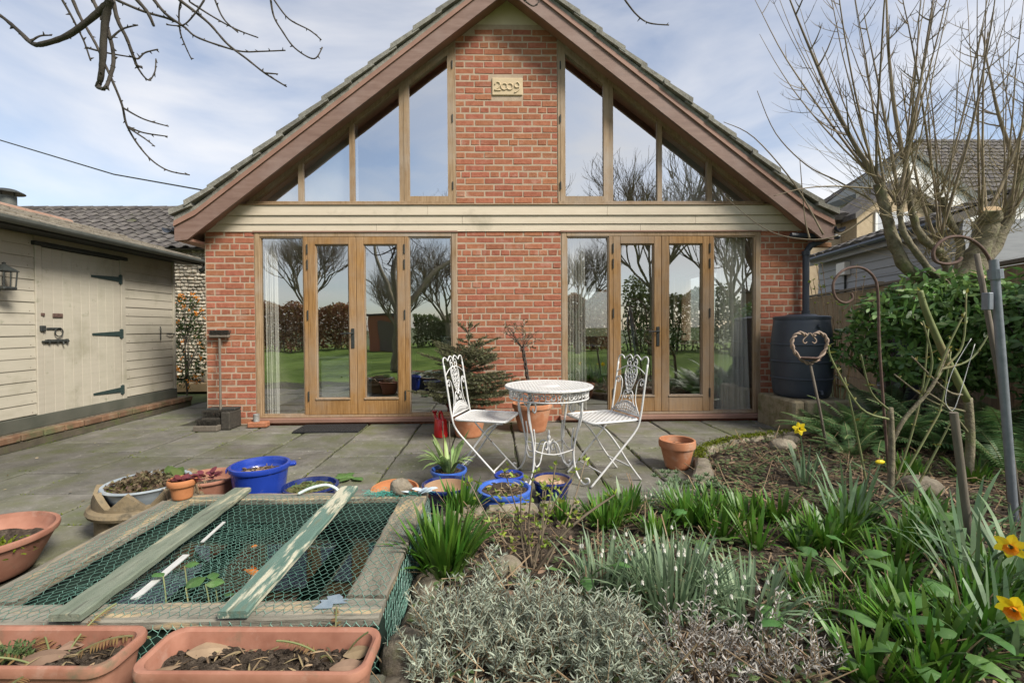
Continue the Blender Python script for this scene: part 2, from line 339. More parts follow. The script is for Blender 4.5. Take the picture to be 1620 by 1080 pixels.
M_bark_d = pm('dark_bark', [(0.045,0.037,0.03),(0.085,0.072,0.058)], scale=24, rough=0.92, bump=0.5, bscale=90, bdist=0.004)
M_shoot = pm('young_shoot_bark', [(0.11,0.082,0.055),(0.19,0.15,0.10),(0.27,0.225,0.14)], scale=2, rough=0.8, rand=0.25)
M_cut = pm('sawn_wood', [(0.40,0.28,0.16),(0.50,0.37,0.22)], scale=14, rough=0.85, bump=0.1)
M_stem_g = pm('green_stem', [(0.10,0.12,0.04),(0.15,0.17,0.07),(0.17,0.12,0.06)], scale=5, rough=0.7, rand=0.2)
M_stem_b = pm('dry_stem', [(0.16,0.10,0.055),(0.26,0.18,0.105),(0.32,0.245,0.16)], scale=9, rough=0.9, rand=0.25)
def leafm(name, a, b, **k):
    d = dict(scale=7, rough=0.5, rand=0.28, hue=0.018, trans=0.28, spec=0.4); d.update(k)
    return pm(name, [a, b], **d)
M_bluebell = leafm('bluebell_leaf', (0.050,0.125,0.014), (0.10,0.215,0.026), rough=0.4, spots=((0.26,0.20,0.08), 16, 0.64, 0.76))
M_snow = leafm('snowdrop_leaf', (0.16,0.235,0.135), (0.25,0.34,0.20), rough=0.55, spots=((0.26,0.20,0.08), 16, 0.64, 0.76))
M_daffl = leafm('daffodil_leaf', (0.105,0.175,0.085), (0.165,0.25,0.13), rough=0.5, spots=((0.26,0.20,0.08), 16, 0.64, 0.76))
M_arum = leafm('arum_leaf', (0.055,0.13,0.030), (0.10,0.20,0.058), rough=0.42, trans=0.25, spots=((0.16,0.25,0.10), 30, 0.55, 0.7))
M_santo = leafm('grey_lavender_leaf', (0.235,0.27,0.205), (0.37,0.405,0.32), rand=0.3, hue=0.01, rough=0.8, trans=0.15, spec=0.15)
M_santo_p = leafm('grey_lilac_sprig', (0.32,0.30,0.275), (0.46,0.435,0.40), rand=0.3, hue=0.01, rough=0.8, trans=0.15, spec=0.15)
M_fern = leafm('fern_frond', (0.05,0.11,0.035), (0.10,0.18,0.06), rough=0.5)
M_fernb = leafm('brown_fern', (0.13,0.072,0.028), (0.25,0.16,0.06), rough=0.8, hue=0.02)
M_choisya = leafm('shrub_leaf', (0.06,0.14,0.035), (0.18,0.30,0.075), rough=0.4, spec=0.5)
M_lime = leafm('fresh_bud', (0.18,0.26,0.03), (0.30,0.36,0.06))
M_leek = leafm('pale_strap_leaf', (0.20,0.30,0.09), (0.31,0.42,0.16), rough=0.45)
M_spruce = leafm('spruce_needle', (0.075,0.082,0.036), (0.135,0.135,0.062), trans=0.15, rough=0.6)
M_heuch = leafm('purple_leaf', (0.085,0.018,0.02), (0.19,0.045,0.05), rough=0.5)
M_sedum = leafm('dull_sedum', (0.085,0.05,0.035), (0.17,0.14,0.07), rand=0.35, hue=0.04, rough=0.7)
M_dead = leafm('dead_leaf', (0.17,0.115,0.075), (0.33,0.24,0.16), rand=0.35, rough=0.9, trans=0.1, spec=0.1)
M_deadg = leafm('dead_grass', (0.24,0.17,0.09), (0.38,0.29,0.17), rand=0.3, rough=0.9, trans=0.2)
M_pyra = leafm('glossy_evergreen', (0.020,0.042,0.012), (0.055,0.085,0.022), rough=0.4, rand=0.35)
M_weed = leafm('low_weed', (0.075,0.12,0.04), (0.14,0.20,0.08), rand=0.3)
M_yellow = pm('daffodil_yellow', [(0.78,0.60,0.015),(0.85,0.70,0.04)], scale=9, rough=0.5, rand=0.06, trans=0.3)
M_orange = pm('daffodil_orange', [(0.72,0.23,0.01),(0.80,0.32,0.02)], scale=9, rough=0.5, trans=0.25)
M_white_fl = pm('snowdrop_white', [(0.68,0.66,0.58),(0.78,0.77,0.70)], scale=9, rough=0.6, trans=0.3)
M_berry = pm('orange_berry', [(0.42,0.13,0.012),(0.56,0.22,0.02)], scale=9, rough=0.4, rand=0.15)
M_red = pm('red_plastic', [(0.46,0.010,0.012),(0.54,0.018,0.02)], scale=5, rough=0.32, coat=0.2)
M_tin = pm('dull_tin', [(0.36,0.36,0.34),(0.46,0.46,0.44)], scale=20, rough=0.45, metal=0.6)
M_rubber = pm('black_rubber', [(0.012,0.012,0.013),(0.03,0.03,0.03)], scale=40, rough=0.8, bump=0.4, bscale=150)
M_brush = pm('dark_bristle', [(0.02,0.018,0.014),(0.055,0.048,0.038)], scale=40, rough=0.95, rand=0.3)
M_oldwood = pm('grey_old_wood', [(0.10,0.085,0.065),(0.165,0.14,0.11)], scale=5, stretch=(12,12,1.5), rough=0.85, bump=0.2, bscale=30)
M_slate = pm('dark_neighbour_tile', [(0.045,0.04,0.038),(0.085,0.076,0.07),(0.13,0.12,0.105)], scale=5, rough=0.85, bump=0.5, bscale=40, rand=0.22, spots=((0.20,0.19,0.15), 7, 0.62, 0.78), spots2=((0.10,0.115,0.03), 1.6, 0.64, 0.74))
M_felt = pm('mossy_sheet_roof', [(0.12,0.10,0.075),(0.20,0.175,0.135),(0.30,0.27,0.215)], scale=12, rough=0.95, bump=0.8, bscale=60, bdist=0.01)
M_gutter = pm('grey_gutter', [(0.075,0.082,0.075),(0.12,0.128,0.115)], scale=10, rough=0.6)
M_flint = pm('flint_stone', [(0.19,0.165,0.125),(0.34,0.30,0.235),(0.47,0.43,0.35)], scale=14, rough=0.85, bump=0.6, bscale=40, bdist=0.02, rand=0.35)
M_greyboard = pm('grey_weatherboard', [(0.27,0.28,0.30),(0.34,0.35,0.37)], scale=4, rough=0.7, rand=0.06, stretch=(1,1,8))
M_white = pm('white_paint', [(0.66,0.655,0.63),(0.74,0.735,0.71)], scale=6, rough=0.6)
M_buff = pm('buff_stone_wall', [(0.35,0.27,0.17),(0.45,0.36,0.24)], scale=12, rough=0.9, bump=0.3, bscale=30)
M_lawn = pm('lawn', [(0.065,0.115,0.02),(0.115,0.18,0.034),(0.17,0.23,0.058)], scale=1.3, rough=0.9, bump=0.6, bscale=90, bdist=0.03, spec=0.1)
M_redbrick_bg = pm('far_red_brick', [(0.30,0.11,0.06),(0.40,0.16,0.09)], scale=14, rough=0.9, bump=0.3)
M_hedge = leafm('copper_hedge_leaf', (0.24,0.12,0.05), (0.40,0.23,0.11), rand=0.35, hue=0.03, rough=0.7)
M_hedge_g = leafm('evergreen_hedge_leaf', (0.09,0.13,0.04), (0.18,0.22,0.08), rand=0.3)
M_curtain = pm('cream_curtain', [(0.80,0.78,0.71),(0.86,0.84,0.77)], scale=6, rough=0.9, trans=0.12)
M_intwall = pm('interior_wall', [(0.56,0.52,0.44),(0.62,0.58,0.49)], scale=4, rough=0.9)
M_intfloor = pm('interior_floor', [(0.10,0.062,0.035),(0.15,0.095,0.055)], scale=4, rough=0.5, stretch=(6,1,1))
M_paleblue = pm('pale_blue_furniture', [(0.40,0.47,0.45),(0.46,0.53,0.50)], scale=4, rough=0.5)
M_darkwood = pm('dark_furniture', [(0.035,0.022,0.014),(0.06,0.038,0.024)], scale=5, rough=0.45)
M_bluegrey = pm('faded_blue_grey_plastic', [(0.22,0.26,0.29),(0.32,0.36,0.38)], scale=9, rough=0.7, spots=((0.40,0.42,0.42), 9, 0.55, 0.7))
M_chimney = pm('buff_chimney_pot', [(0.125,0.095,0.055),(0.215,0.165,0.097),(0.31,0.245,0.155)], scale=12, rough=0.92, bump=0.5, bscale=60, bdist=0.006, spots=((0.07,0.06,0.04), 12, 0.50, 0.70), spots2=((0.36,0.32,0.24), 20, 0.62, 0.76), local=True)
M_plaque_blue = pm('blue_tarp_scrap', [(0.14,0.19,0.23),(0.24,0.29,0.33)], scale=30, rough=0.6)
M_fish = pm('goldfish', [(0.62,0.17,0.02),(0.72,0.26,0.04)], scale=20, rough=0.3)

# ================================================================== SETTING
rnd = random.Random(7)
WY = 5.37                      # house front plane
HX0, HX1 = -3.34, 3.77         # house corners
AX = 0.19                      # ridge line x
SL = 0.77                      # roof slope
# ------------------------------------------------------------------ ground sheets
g = MB(); g.add([(-300,-300,-.06),(300,-300,-.06),(300,300,-.06),(-300,300,-.06)], [(0,1,2,3)])
struct(g.build('ground', pm('far_field', [(0.06,0.085,0.025),(0.10,0.12,0.045)], scale=1.5, rough=0.95)))
def grid_sheet(name, x0, x1, y0, y1, nx, ny, zf, m):
    b = MB()
    for j in range(ny+1):
        for i in range(nx+1):
            x = lerp(x0, x1, i/nx); y = lerp(y0, y1, j/ny); b.v.append((x, y, zf(x, y)))
    for j in range(ny):
        for i in range(nx):
            a = j*(nx+1)+i; b.f.append((a, a+1, a+nx+2, a+nx+1))
    return struct(b.build(name, m, smooth=True))
grid_sheet('lawn', -16, 16, -20, 0.9, 60, 40, lambda x, y: -0.02+0.03*math.sin(x*.7+1)*math.cos(y*.5) if y < 0.6 else -0.05, M_lawn)
# patio: bed of joints with a slab for every stone in the columns that run towards the house
pb = MB().box(-4.6, 5.4, 0.95, 11.0, -0.055, -0.018)
patio = struct(pb.build('patio', M_joint))
def slab_mesh(w, d, r):
    b = MB(); h = 0.05; j = 0.008
    n = 5
    # irregular outline with softened edge
    def ring(ins, z):
        pts = []
        cs = [(-w/2+ins,-d/2+ins),(w/2-ins,-d/2+ins),(w/2-ins,d/2-ins),(-w/2+ins,d/2-ins)]
        for i in range(4):
            a, c = cs[i], cs[(i+1) % 4]
            for k in range(n):
                t = k/n; pts.append((lerp(a[0],c[0],t)+jj[i*n+k][0], lerp(a[1],c[1],t)+jj[i*n+k][1], z+jj[i*n+k][2]))
        return pts
    jj = [(r.uniform(-j,j), r.uniform(-j,j), r.uniform(-.0015,.0015)) for _ in range(4*n)]
    r0, r1, r2 = ring(0, -h), ring(0, -0.008), ring(0.009, 0.0)
    m = 4*n; b.v = r0+r1+r2
    for q in (0, 1):
        for i in range(m): b.f.append((q*m+i, q*m+(i+1) % m, (q+1)*m+(i+1) % m, (q+1)*m+i))
    b.f.append(tuple(2*m+i for i in range(m)))
    me = b.mesh('paving_slab'); me.materials.append(M_slab); return me
sr = random.Random(11); x = -4.45; slab_edges = []
while x < 4.5:
    w = sr.choice((0.45, 0.6, 0.6, 0.75)); y = sr.uniform(1.7, 2.3)
    yend = 5.36 if x > -3.9 else 9.6
    while y < yend:
        d = sr.choice((0.45, 0.6, 0.6, 0.75, 0.9)); d = min(d, yend-y)
        if yend-y-d < .2: d = yend-y
        hid = (x > 3.3 and y < 4.3)
        if not hid and d > .15:
            me = slab_mesh(w-0.019, d-0.019, sr)
            inst('paving_slab', me, (x+w/2, y+d/2, sr.uniform(-.003,.003)), patio, rot=(sr.uniform(-.003,.003), sr.uniform(-.003,.003), sr.uniform(-.004,.004)))
        if not hid and d > .15:
            slab_edges.append((x, y, x+w, y+d))
        y += d
    x += w
# ------------------------------------------------------------------ flower bed
from mathutils import noise as mnoise
BED = [(-0.36,1.05),(-0.36,2.58),(0.0,2.60),(0.46,2.66),(0.95,2.72),(1.30,2.90),(1.52,3.25),(1.72,3.72),(2.05,4.02),(2.40,4.18),(3.02,4.38),(3.35,4.55),(3.9,5.2),(5.2,6.3),(4.9,4.9),(4.0,2.9),(3.2,1.05)]
def inpoly(x, y, P):
    c = False; j = len(P)-1
    for i in range(len(P)):
        if ((P[i][1] > y) != (P[j][1] > y)) and x < (P[j][0]-P[i][0])*(y-P[i][1])/(P[j][1]-P[i][1])+P[i][0]: c = not c
        j = i
    return c
def dpoly(x, y, P):
    best = 9
    for i in range(len(P)):
        a, b = Vector(P[i]), Vector(P[(i+1) % len(P)]); p = Vector((x, y)); ab = b-a
        t = max(0, min(1, (p-a).dot(ab)/ab.length_squared)); best = min(best, (p-a-ab*t).length)
    return best
def bedz(x, y):
    d = dpoly(x, y, BED)
    if not inpoly(x, y, BED): return -0.04
    return min(0.03+d*0.35, 0.09) + 0.022*mnoise.noise(Vector((x*3, y*3, 0))) + 0.013*mnoise.noise(Vector((x*11, y*11, 3)))
b = MB(); nx, ny = 150, 130
for j in range(ny+1):
    for i in range(nx+1):
        xx = lerp(-0.45, 5.3, i/nx); yy = lerp(0.95, 6.3, j/ny); b.v.append((xx, yy, bedz(xx, yy)))
for j in range(ny):
    for i in range(nx):
        a = j*(nx+1)+i
        if max(b.v[a][2], b.v[a+1][2], b.v[a+nx+1][2], b.v[a+nx+2][2]) > -0.03: b.f.append((a, a+1, a+nx+2, a+nx+1))
struct(b.build('flower_bed', M_soil, smooth=True))

# ------------------------------------------------------------------ THE HOUSE
house = thing('brick_house', 'red brick gabled house with glazed oak gable and two sets of glass doors', 'house', (AX, WY, 0))
DX = [(-2.77, -0.42), (0.813, 3.19)]; DT = 2.245
BEAM0, BEAM1 = DT, 2.545
# mortar backing
for x0, x1, z0, z1 in [(HX0, DX[0][0], 0, DT), (DX[0][1], DX[1][0], 0, DT), (DX[1][1], HX1, 0, DT)]:
    MB().box(x0, x1, WY+.003, WY+.30, z0, z1).build('wall', M_mortar, house)
PU0, PU1 = -0.425, 0.775
UP0 = 2.56; UPT = 4.655
def soff(x): return 4.94 - SL*abs(x-AX)
MB().prism([(PU0, UP0), (PU1, UP0), (PU1, soff(PU1)-.005), (AX+.37, UPT), (AX-.37, UPT), (PU0, soff(PU0)-.005)], WY+.003, WY+.30).build('wall', M_mortar, house)
MB().prism([(AX-.37, UPT+.002), (AX+.37, UPT+.002), (AX, soff(AX))], WY+.010, WY+.2).build('apex_panel', M_render, house)
# side and back walls
MB().box(HX0, HX0+.3, WY+.302, 10.2, 0, 2.3).build('wall', M_mortar, house)
for q in ((WY+.302,6.6,0,2.3),(8.6,10.2,0,2.3),(6.6,8.6,0,.8),(6.6,8.6,2.05,2.3)):
    MB().box(HX1-.3, HX1, q[0], q[1], q[2], q[3]).build('wall', M_mortar, house)
sw = MB()  # unseen window and wall opening added to let more light into the room
for q in ((6.602,6.66,.802,2.048),(8.54,8.598,.802,2.048),(7.57,7.63,.802,2.048)): sw.box(HX1-.2, HX1-.12, q[0], q[1], q[2], q[3])
for q in ((6.661,7.569),(7.631,8.539)): sw.box(HX1-.2, HX1-.12, q[0], q[1], .802, .86); sw.box(HX1-.2, HX1-.12, q[0], q[1], 1.99, 2.048)
sw = sw.build('added_side_window', M_oakw, house); MB().box(HX1-.163, HX1-.157, 6.65, 8.55, .85, 2.0).build('pane', M_glass, sw)
MB().prism([(HX0, 2.302), (HX1, 2.302), (AX, 4.9)], 12.502, 12.8).build('wall', M_mortar, house)
# bricks
CR = 0.0752; BH = 0.0635; JT = 0.0105
brick_cache = {}
def brick_me(ln, var):
    key = (round(ln*200), var)
    if key not in brick_cache:
        r = random.Random(hash(key)); b = MB().box(-ln/2, ln/2, 0, 0.05, -BH/2, BH/2, 0.005)
        b.v = [(x+r.uniform(-.0022,.0022), y+r.uniform(-.0012,.0012), z+r.uniform(-.002,.002)) for x, y, z in b.v]
        me = b.mesh('brick'); me.materials.append(M_brick); brick_cache[key] = (me, b)
    return brick_cache[key]
allbricks = []
def lay(x0, x1, z0, z1, off, seed, holes=(), cap=None):
    r = random.Random(seed); z = z0; row = off
    while z+BH <= z1+0.012:
        header = (row % 5 == 2)
        unit = 0.1125 if header else 0.225
        st = 0 if header else (0 if row % 2 else -0.1125)
        if header: st = -0.05
        xs = x0+st; cuts = []
        while xs < x1-0.001:
            a, c = max(xs, x0), min(xs+unit, x1)
            if header and r.random() < .12 and xs+2*unit < x1: c = min(xs+2*unit, x1); xs += unit
            if c-a > 0.035: cuts.append([a, c])
            elif cuts: cuts[-1][1] = c
            xs += unit
        for hx0, hx1, hz0, hz1 in holes:
            if hz0-.02 < z+BH/2 < hz1+.02:
                nc_ = []
                for a, c in cuts:
                    if c <= hx0 or a >= hx1: nc_.append([a, c])
                    else:
                        if hx0-a > .045: nc_.append([a, hx0])
                        if c-hx1 > .045: nc_.append([hx1, c])
                cuts = nc_
        for a, c in cuts:
            ln = c-a-JT; cx = (a+c)/2; cz = z+BH/2
            if ln < 0.03: continue
            if cap and cz > cap(cx)-0.02: continue
            allbricks.append((cx+r.uniform(-.002,.002), WY+r.uniform(-.0025,.002), cz+r.uniform(-.002,.002), round(ln*200)/200, r.randrange(3), r.uniform(-.006,.006)))
        z += CR; row += 1
lay(HX0, DX[0][0], 0.012, DT, 0, 1)
lay(DX[0][1], DX[1][0], 0.012, DT, 1, 2)
lay(DX[1][1], HX1, 0.012, DT, 0, 3)
PLQ = (0.005, 0.365, 3.83, 4.035)
lay(PU0, PU1, UP0+.02, UPT-.01, 3, 4, holes=[PLQ], cap=lambda x: min(UPT+.02, soff(x)+.02))
allbricks.sort(key=lambda q: q[0]**2+q[1]**2+(q[2]-1.13)**2)
for q in allbricks[:300]:
    inst('brick', brick_me(q[3], q[4])[0], q[:3], house, rot=(0, q[5], 0))
b = MB()
for q in allbricks[300:]:
    t = brick_me(q[3], q[4])[1]
    b.add([(x+q[0], y+q[1], z+q[2]-x*q[5]) for x, y, z in t.v], t.f)
b.build('brickwork', M_brick, house, kind='stuff')
# date stone with the carved year
pq = MB().box(PLQ[0], PLQ[1], WY-.012, WY+.04, PLQ[2], PLQ[3], .008).build('date_stone', M_stone, house)
def text_mesh(name, s, size, ext, m, parent, center, rotx=R(90)):
    cu = bpy.data.curves.new(name, 'FONT'); cu.body = s; cu.size = size; cu.extrude = ext; cu.align_x = 'CENTER'; cu.align_y = 'CENTER'; cu.bevel_depth = 0.002
    t = bpy.data.objects.new(name, cu); COL.objects.link(t)
    me = bpy.data.meshes.new_from_object(t); COL.objects.unlink(t); bpy.data.objects.remove(t)
    me.materials.clear(); me.materials.append(m); o = bpy.data.objects.new(name, me); COL.objects.link(o); o.rotation_euler = (rotx, 0, 0)
    o.parent = parent; o.location = Vector(center) - wloc(parent); return o
# digits drawn as raised strokes: 2, two linked rings, 9
def stroke(name, pts, r=0.0085):
    y = WY-.014
    MB().tube([(p[0], y, p[1]) for p in spline([(p[0], 0, p[1]) for p in pts], 5)] if False else [(p.x, y, p.z) for p in spline([(q[0], 0, q[1]) for q in pts], 5)], r, 6).build(name, M_stone, pq, smooth=True)
cx, cz = (PLQ[0]+PLQ[1])/2, (PLQ[2]+PLQ[3])/2
stroke('numeral', [(cx-.145,cz+.02),(cx-.125,cz+.05),(cx-.09,cz+.04),(cx-.085,cz+.01),(cx-.115,cz-.025),(cx-.145,cz-.045),(cx-.075,cz-.045)])
for ox in (-.035, .03):
    stroke('numeral', [(cx+ox+.036*math.cos(a), cz-.003+.036*math.sin(a)) for a in [k*math.pi/5 for k in range(11)]])
stroke('numeral', [(cx+.145,cz+.02),(cx+.12,cz+.048),(cx+.09,cz+.03),(cx+.09,cz-.002),(cx+.115,cz-.014),(cx+.142,cz+.0),(cx+.146,cz+.02),(cx+.138,cz-.03),(cx+.11,cz-.06),(cx+.085,cz-.07)])
# cream boards across the front
for i, (z0, z1, pr) in enumerate([(BEAM0, BEAM0+.087, .012), (BEAM0+.087, BEAM0+.185, .024), (BEAM0+.185, BEAM1, .040)]):
    half = (4.94-z1)/SL+0.02
    xs = sorted([AX-half, AX+half] + [[-1.35, 1.75], [-.35, 2.4], [-.75, 1.35]][i])
    for a, c in zip(xs[:-1], xs[1:]):
        e0 = (AX-(4.945-z0)/SL, AX-(4.945-z1)/SL) if a == xs[0] else (a+.0015, a+.0015)
        e1 = (AX+(4.945-z0)/SL, AX+(4.945-z1)/SL) if c == xs[-1] else (c-.0015, c-.0015)
        MB().prism([(e0[0], z0+.004), (e1[0], z0+.004), (e1[1], z1), (e0[1], z1)], WY-pr, WY+.05).build('cladding_board', M_cream, house)
MB().box(HX0+.02, HX1-.02, WY+.051, WY+.30, BEAM0+.002, BEAM1).build('lintel', M_cream, house)
MB().box(-2.95, 3.32, WY-.055, WY+.05, BEAM1+.002, BEAM1+.014, .003).build('drip_ledge', M_oakw, house)
# roof
def zline(c, d): return c-SL*d if d <= 3.47 else c-SL*3.47-(d-3.47)*0.52
DE = 3.71
for sgn in (-1, 1):
    X_ = lambda d: AX+sgn*d
    def poly(lo, hi, lo_end=None):
        top = [(0, zline(hi,0)), (3.47, zline(hi,3.47)), (DE, zline(hi,DE))]
        bot = lo_end or [(DE, zline(lo,DE)), (3.47, zline(lo,3.47)), (0, zline(lo,0))]
        p = [(X_(d), z) for d, z in top+bot]
        return p if sgn > 0 else p[::-1]
    slab = MB().prism(poly(4.94, 5.115), 5.165, 13.0).build('roof', M_soffit, house)
    MB().prism(poly(4.87, 5.055, [(DE, 2.10), (3.57, 2.115), (0, 4.87)]), 5.13, 5.163).build('bargeboard', M_barge, house)
    MB().prism(poly(5.0565, 5.088), 5.112, 5.163).build('barge_moulding', M_soffit, house)
    MB().prism(poly(5.0895, 5.118), 5.120, 5.163).build('barge_moulding', M_soffit, house)
    MB().prism(poly(5.1195, 5.165), 5.125, 5.42).build('verge_bedding', M_tile_edge, slab)
    MB().prism(poly(5.120, 5.160), 5.42, 13.0).build('roof_underlay', M_slate, slab)
    # verge tiles
    s_len = 0.317*math.cos(math.atan(SL)); tr = random.Random(5+sgn)
    d = -0.02
    while d < DE-.05:
        d1 = min(d+s_len*1.28, DE+.03)
        for (ya, yb, nm) in [(5.085, 5.40, 'roof_tile'), (5.402, 5.70, 'roof_tile')]:
            j = tr.uniform(-.004, .004)
            p0 = (X_(max(d,0)), zline(5.166, max(d,0))+j); p1 = (X_(d1), zline(5.172, d1)+j+.02)
            q1 = (X_(d1+tr.uniform(-.006,.006)), zline(5.172, d1)+j+.082); q0 = (X_(max(d,0)), zline(5.166, max(d,0))+j+.045)
            pp = [p0, p1, q1, q0]
            bb = MB().prism(pp if sgn < 0 else pp[::-1], ya+tr.uniform(-.01,.01), yb)
            bb.build(nm, M_tile_edge, slab)
        d += s_len
    b = MB(); d = 0
    while d < DE-.05:
        d1 = min(d+s_len*1.25, DE+.02)
        y = 5.71
        pp = [(X_(d), zline(5.166,d)), (X_(d1), zline(5.166,d1)+.02), (X_(d1), zline(5.166,d1)+.09), (X_(d), zline(5.166,d)+.04)]
        b.prism(pp if sgn < 0 else pp[::-1], y, 13.05); d += s_len
    b.build('tile_course', M_tile_edge, slab, kind='stuff')
    # eaves soffit and gutter
    xe0, xe1 = (HX0 if sgn < 0 else HX1), X_(DE)
    MB().box(xe0, xe1-.02*sgn, 5.165, 12.9, 2.10, 2.13).build('eaves_board', M_soffit, house)
    gp = [(xe1+sgn*.005+sgn*.055*(1-math.cos(a)), 2.24-.055*math.sin(a)) for a in [k*math.pi/6 for k in range(7)]]
    gp2 = [(x+ (0), z+.006) for x, z in gp[::-1]]
    MB().prism((gp+gp2) if sgn > 0 else (gp+gp2)[::-1], 5.10, 12.9).build('gutter', M_black_p, house)
# ridge
MB().tube([(AX, 5.08, 5.235), (AX, 13.05, 5.235)], 0.11, 10).build('ridge_tile', M_tile_edge, house)
# rafter end below the right eaves and downpipe
MB().box(3.775, 4.0, 5.30, 5.36, 2.045, 2.098, .004).build('rafter_end', pm('fresh_timber', [(0.26,0.12,0.055),(0.33,0.165,0.08)], scale=6, rough=0.7), house)
dp = MB().tube([(3.94,5.27,2.20),(3.90,5.27,2.13),(3.74,5.29,2.06),(3.70,5.31,1.98),(3.70,5.31,1.06)], 0.036, 12).build('downpipe', M_black_p, house, smooth=40)
for z in (1.95, 1.25): MB().lathe([(.037,0),(.044,0),(.044,.05),(.037,.05)], 14, (3.70,5.31,z)).build('pipe_collar', M_black_p, dp)
MB().tube([(3.46,5.22,2.17),(4.02,5.22,2.15)], .030, 8).build('gutter_outlet', M_black_p, dp)
# sills under doors, plinth course
for x0, x1 in DX:
    MB().box(x0-.03, x1+.03, WY-.07, WY+.12, 0.028, 0.078, .006).build('sill', M_soffit, house)
    MB().box(x0-.0, x1+.0, WY-.01, WY+.12, -0.02, 0.026).build('threshold_brick', M_brick, house)
# ---- ground floor glazed screens
FY = WY-.005     # frame front
def bar(x0, x1, z0, z1, y0=FY, y1=WY+.075, ch=.004): return MB().box(x0, x1, y0, y1, z0, z1, ch)
def pane(x0, x1, z0, z1, parent, y=WY+.030):
    o = MB().box(x0-.008, x1+.008, y-.003, y+.003, z0-.008, z1+.008).build('pane', M_glass, parent)
    o.rotation_euler = (rnd.uniform(-.003,.003), 0, rnd.uniform(-.004,.004)); return o
def make_door(x0, x1, z0, z1, hinge_side, handle):
    st, tr_, br = .085, .085, .175
    b = MB()
    for s0, s1, t0, t1 in [(x0, x0+st, z0, z1), (x1-st, x1, z0, z1), (x0+st+.0005, x1-st-.0005, z1-tr_, z1), (x0+st+.0005, x1-st-.0005, z0, z0+br)]:
        b.box(s0, s1, FY-.002, WY+.06, t0, t1, .004)
    d = b.build('door', M_oak, house)
    m = MB()
    for s0, s1, t0, t1 in [(x0+st, x1-st, z1-tr_-.012, z1-tr_), (x0+st-.005, x1-st+.005, z0+br, z0+br+.02)]:
        m.box(s0, s1, FY-.012 if t0 < 1 else FY+.012, WY+.06, t0, t1, .002)
    for s0, s1 in [(x0+st, x0+st+.012), (x1-st-.012, x1-st)]: m.box(s0, s1, FY+.012, WY+.06, z0+br+.021, z1-tr_-.013, .002)
    m.build('glazing_bead', M_oakw, d)
    pane(x0+st+.004, x1-st-.004, z0+br, z1-tr_, d)
    hx = x0 if hinge_side < 0 else x1
    for z in (z0+.22, (z0+z1)/2+.13, z1-.32, z1-.14):
        MB().tube([(hx, FY-.008, z-.055), (hx, FY-.008, z+.055)], .008, 8).build('hinge', M_dark_iron, d)
    if handle:
        xx = x1-st/2; zz = 1.02
        h = MB().box(xx-.019, xx+.019, FY-.012, FY-.0025, zz-.13, zz+.10, .004)
        h.tube([(xx, FY-.01, zz+.045), (xx, FY-.055, zz+.045), (xx-.03, FY-.06, zz+.045), (xx-.125, FY-.058, zz+.040)], [.011,.010,.009,.008], 8)
        h.build('handle', M_dark_iron, d)
    return d
for k, (x0, x1) in enumerate(DX):
    z0, z1 = .079, DT
    b = bar(x0, x0+.06, z0, z1); b.box(x1-.06, x1, FY, WY+.075, z0, z1, .004); b.box(x0+.0605, x1-.0605, FY, WY+.075, z1-.055, z1, .004); b.box(x0+.0605, x1-.0605, FY, WY+.075, z0, z0+.03, .004)
    fr_ = b.build('door_frame', M_oakw, house)
    MB().box(x0-.012, x1+.012, FY-.012, FY+.004, z1-.006, z1+.012, .002).build('drip_bar', M_soffit, fr_)
    w = x1-x0; sl = .505; mu = .045
    a0 = x0+.06; a1 = a0+sl; m1 = a1+mu; e1 = x1-.06; e0 = e1-sl; m2 = e0-mu
    for xx in (a1, m2): bar(xx, xx+mu, z0+.0305, z1-.0555).build('mullion', M_oak, fr_)
    for s0, s1 in ((a0, a1), (e0, e1)):
        pane(s0, s1, z0+.03, z1-.055, fr_)
        bd = MB()
        for q in ((s0, s0+.014), (s1-.014, s1)): bd.box(q[0]+.0003, q[1]-.0003, FY+.010, WY+.026, z0+.031, z1-.056, .002)
        bd.box(s0+.0145, s1-.0145, FY+.010, WY+.026, z0+.031, z0+.045, .002); bd.box(s0+.0145, s1-.0145, FY+.010, WY+.026, z1-.07, z1-.056, .002)
        bd.build('glazing_bead', M_oakw, fr_)
    mid = (m1+m2)/2
    make_door(m1+.002, mid-.002, z0+.033, z1-.058, -1, True)
    make_door(mid+.002, m2-.002, z0+.033, z1-.058, 1, False)
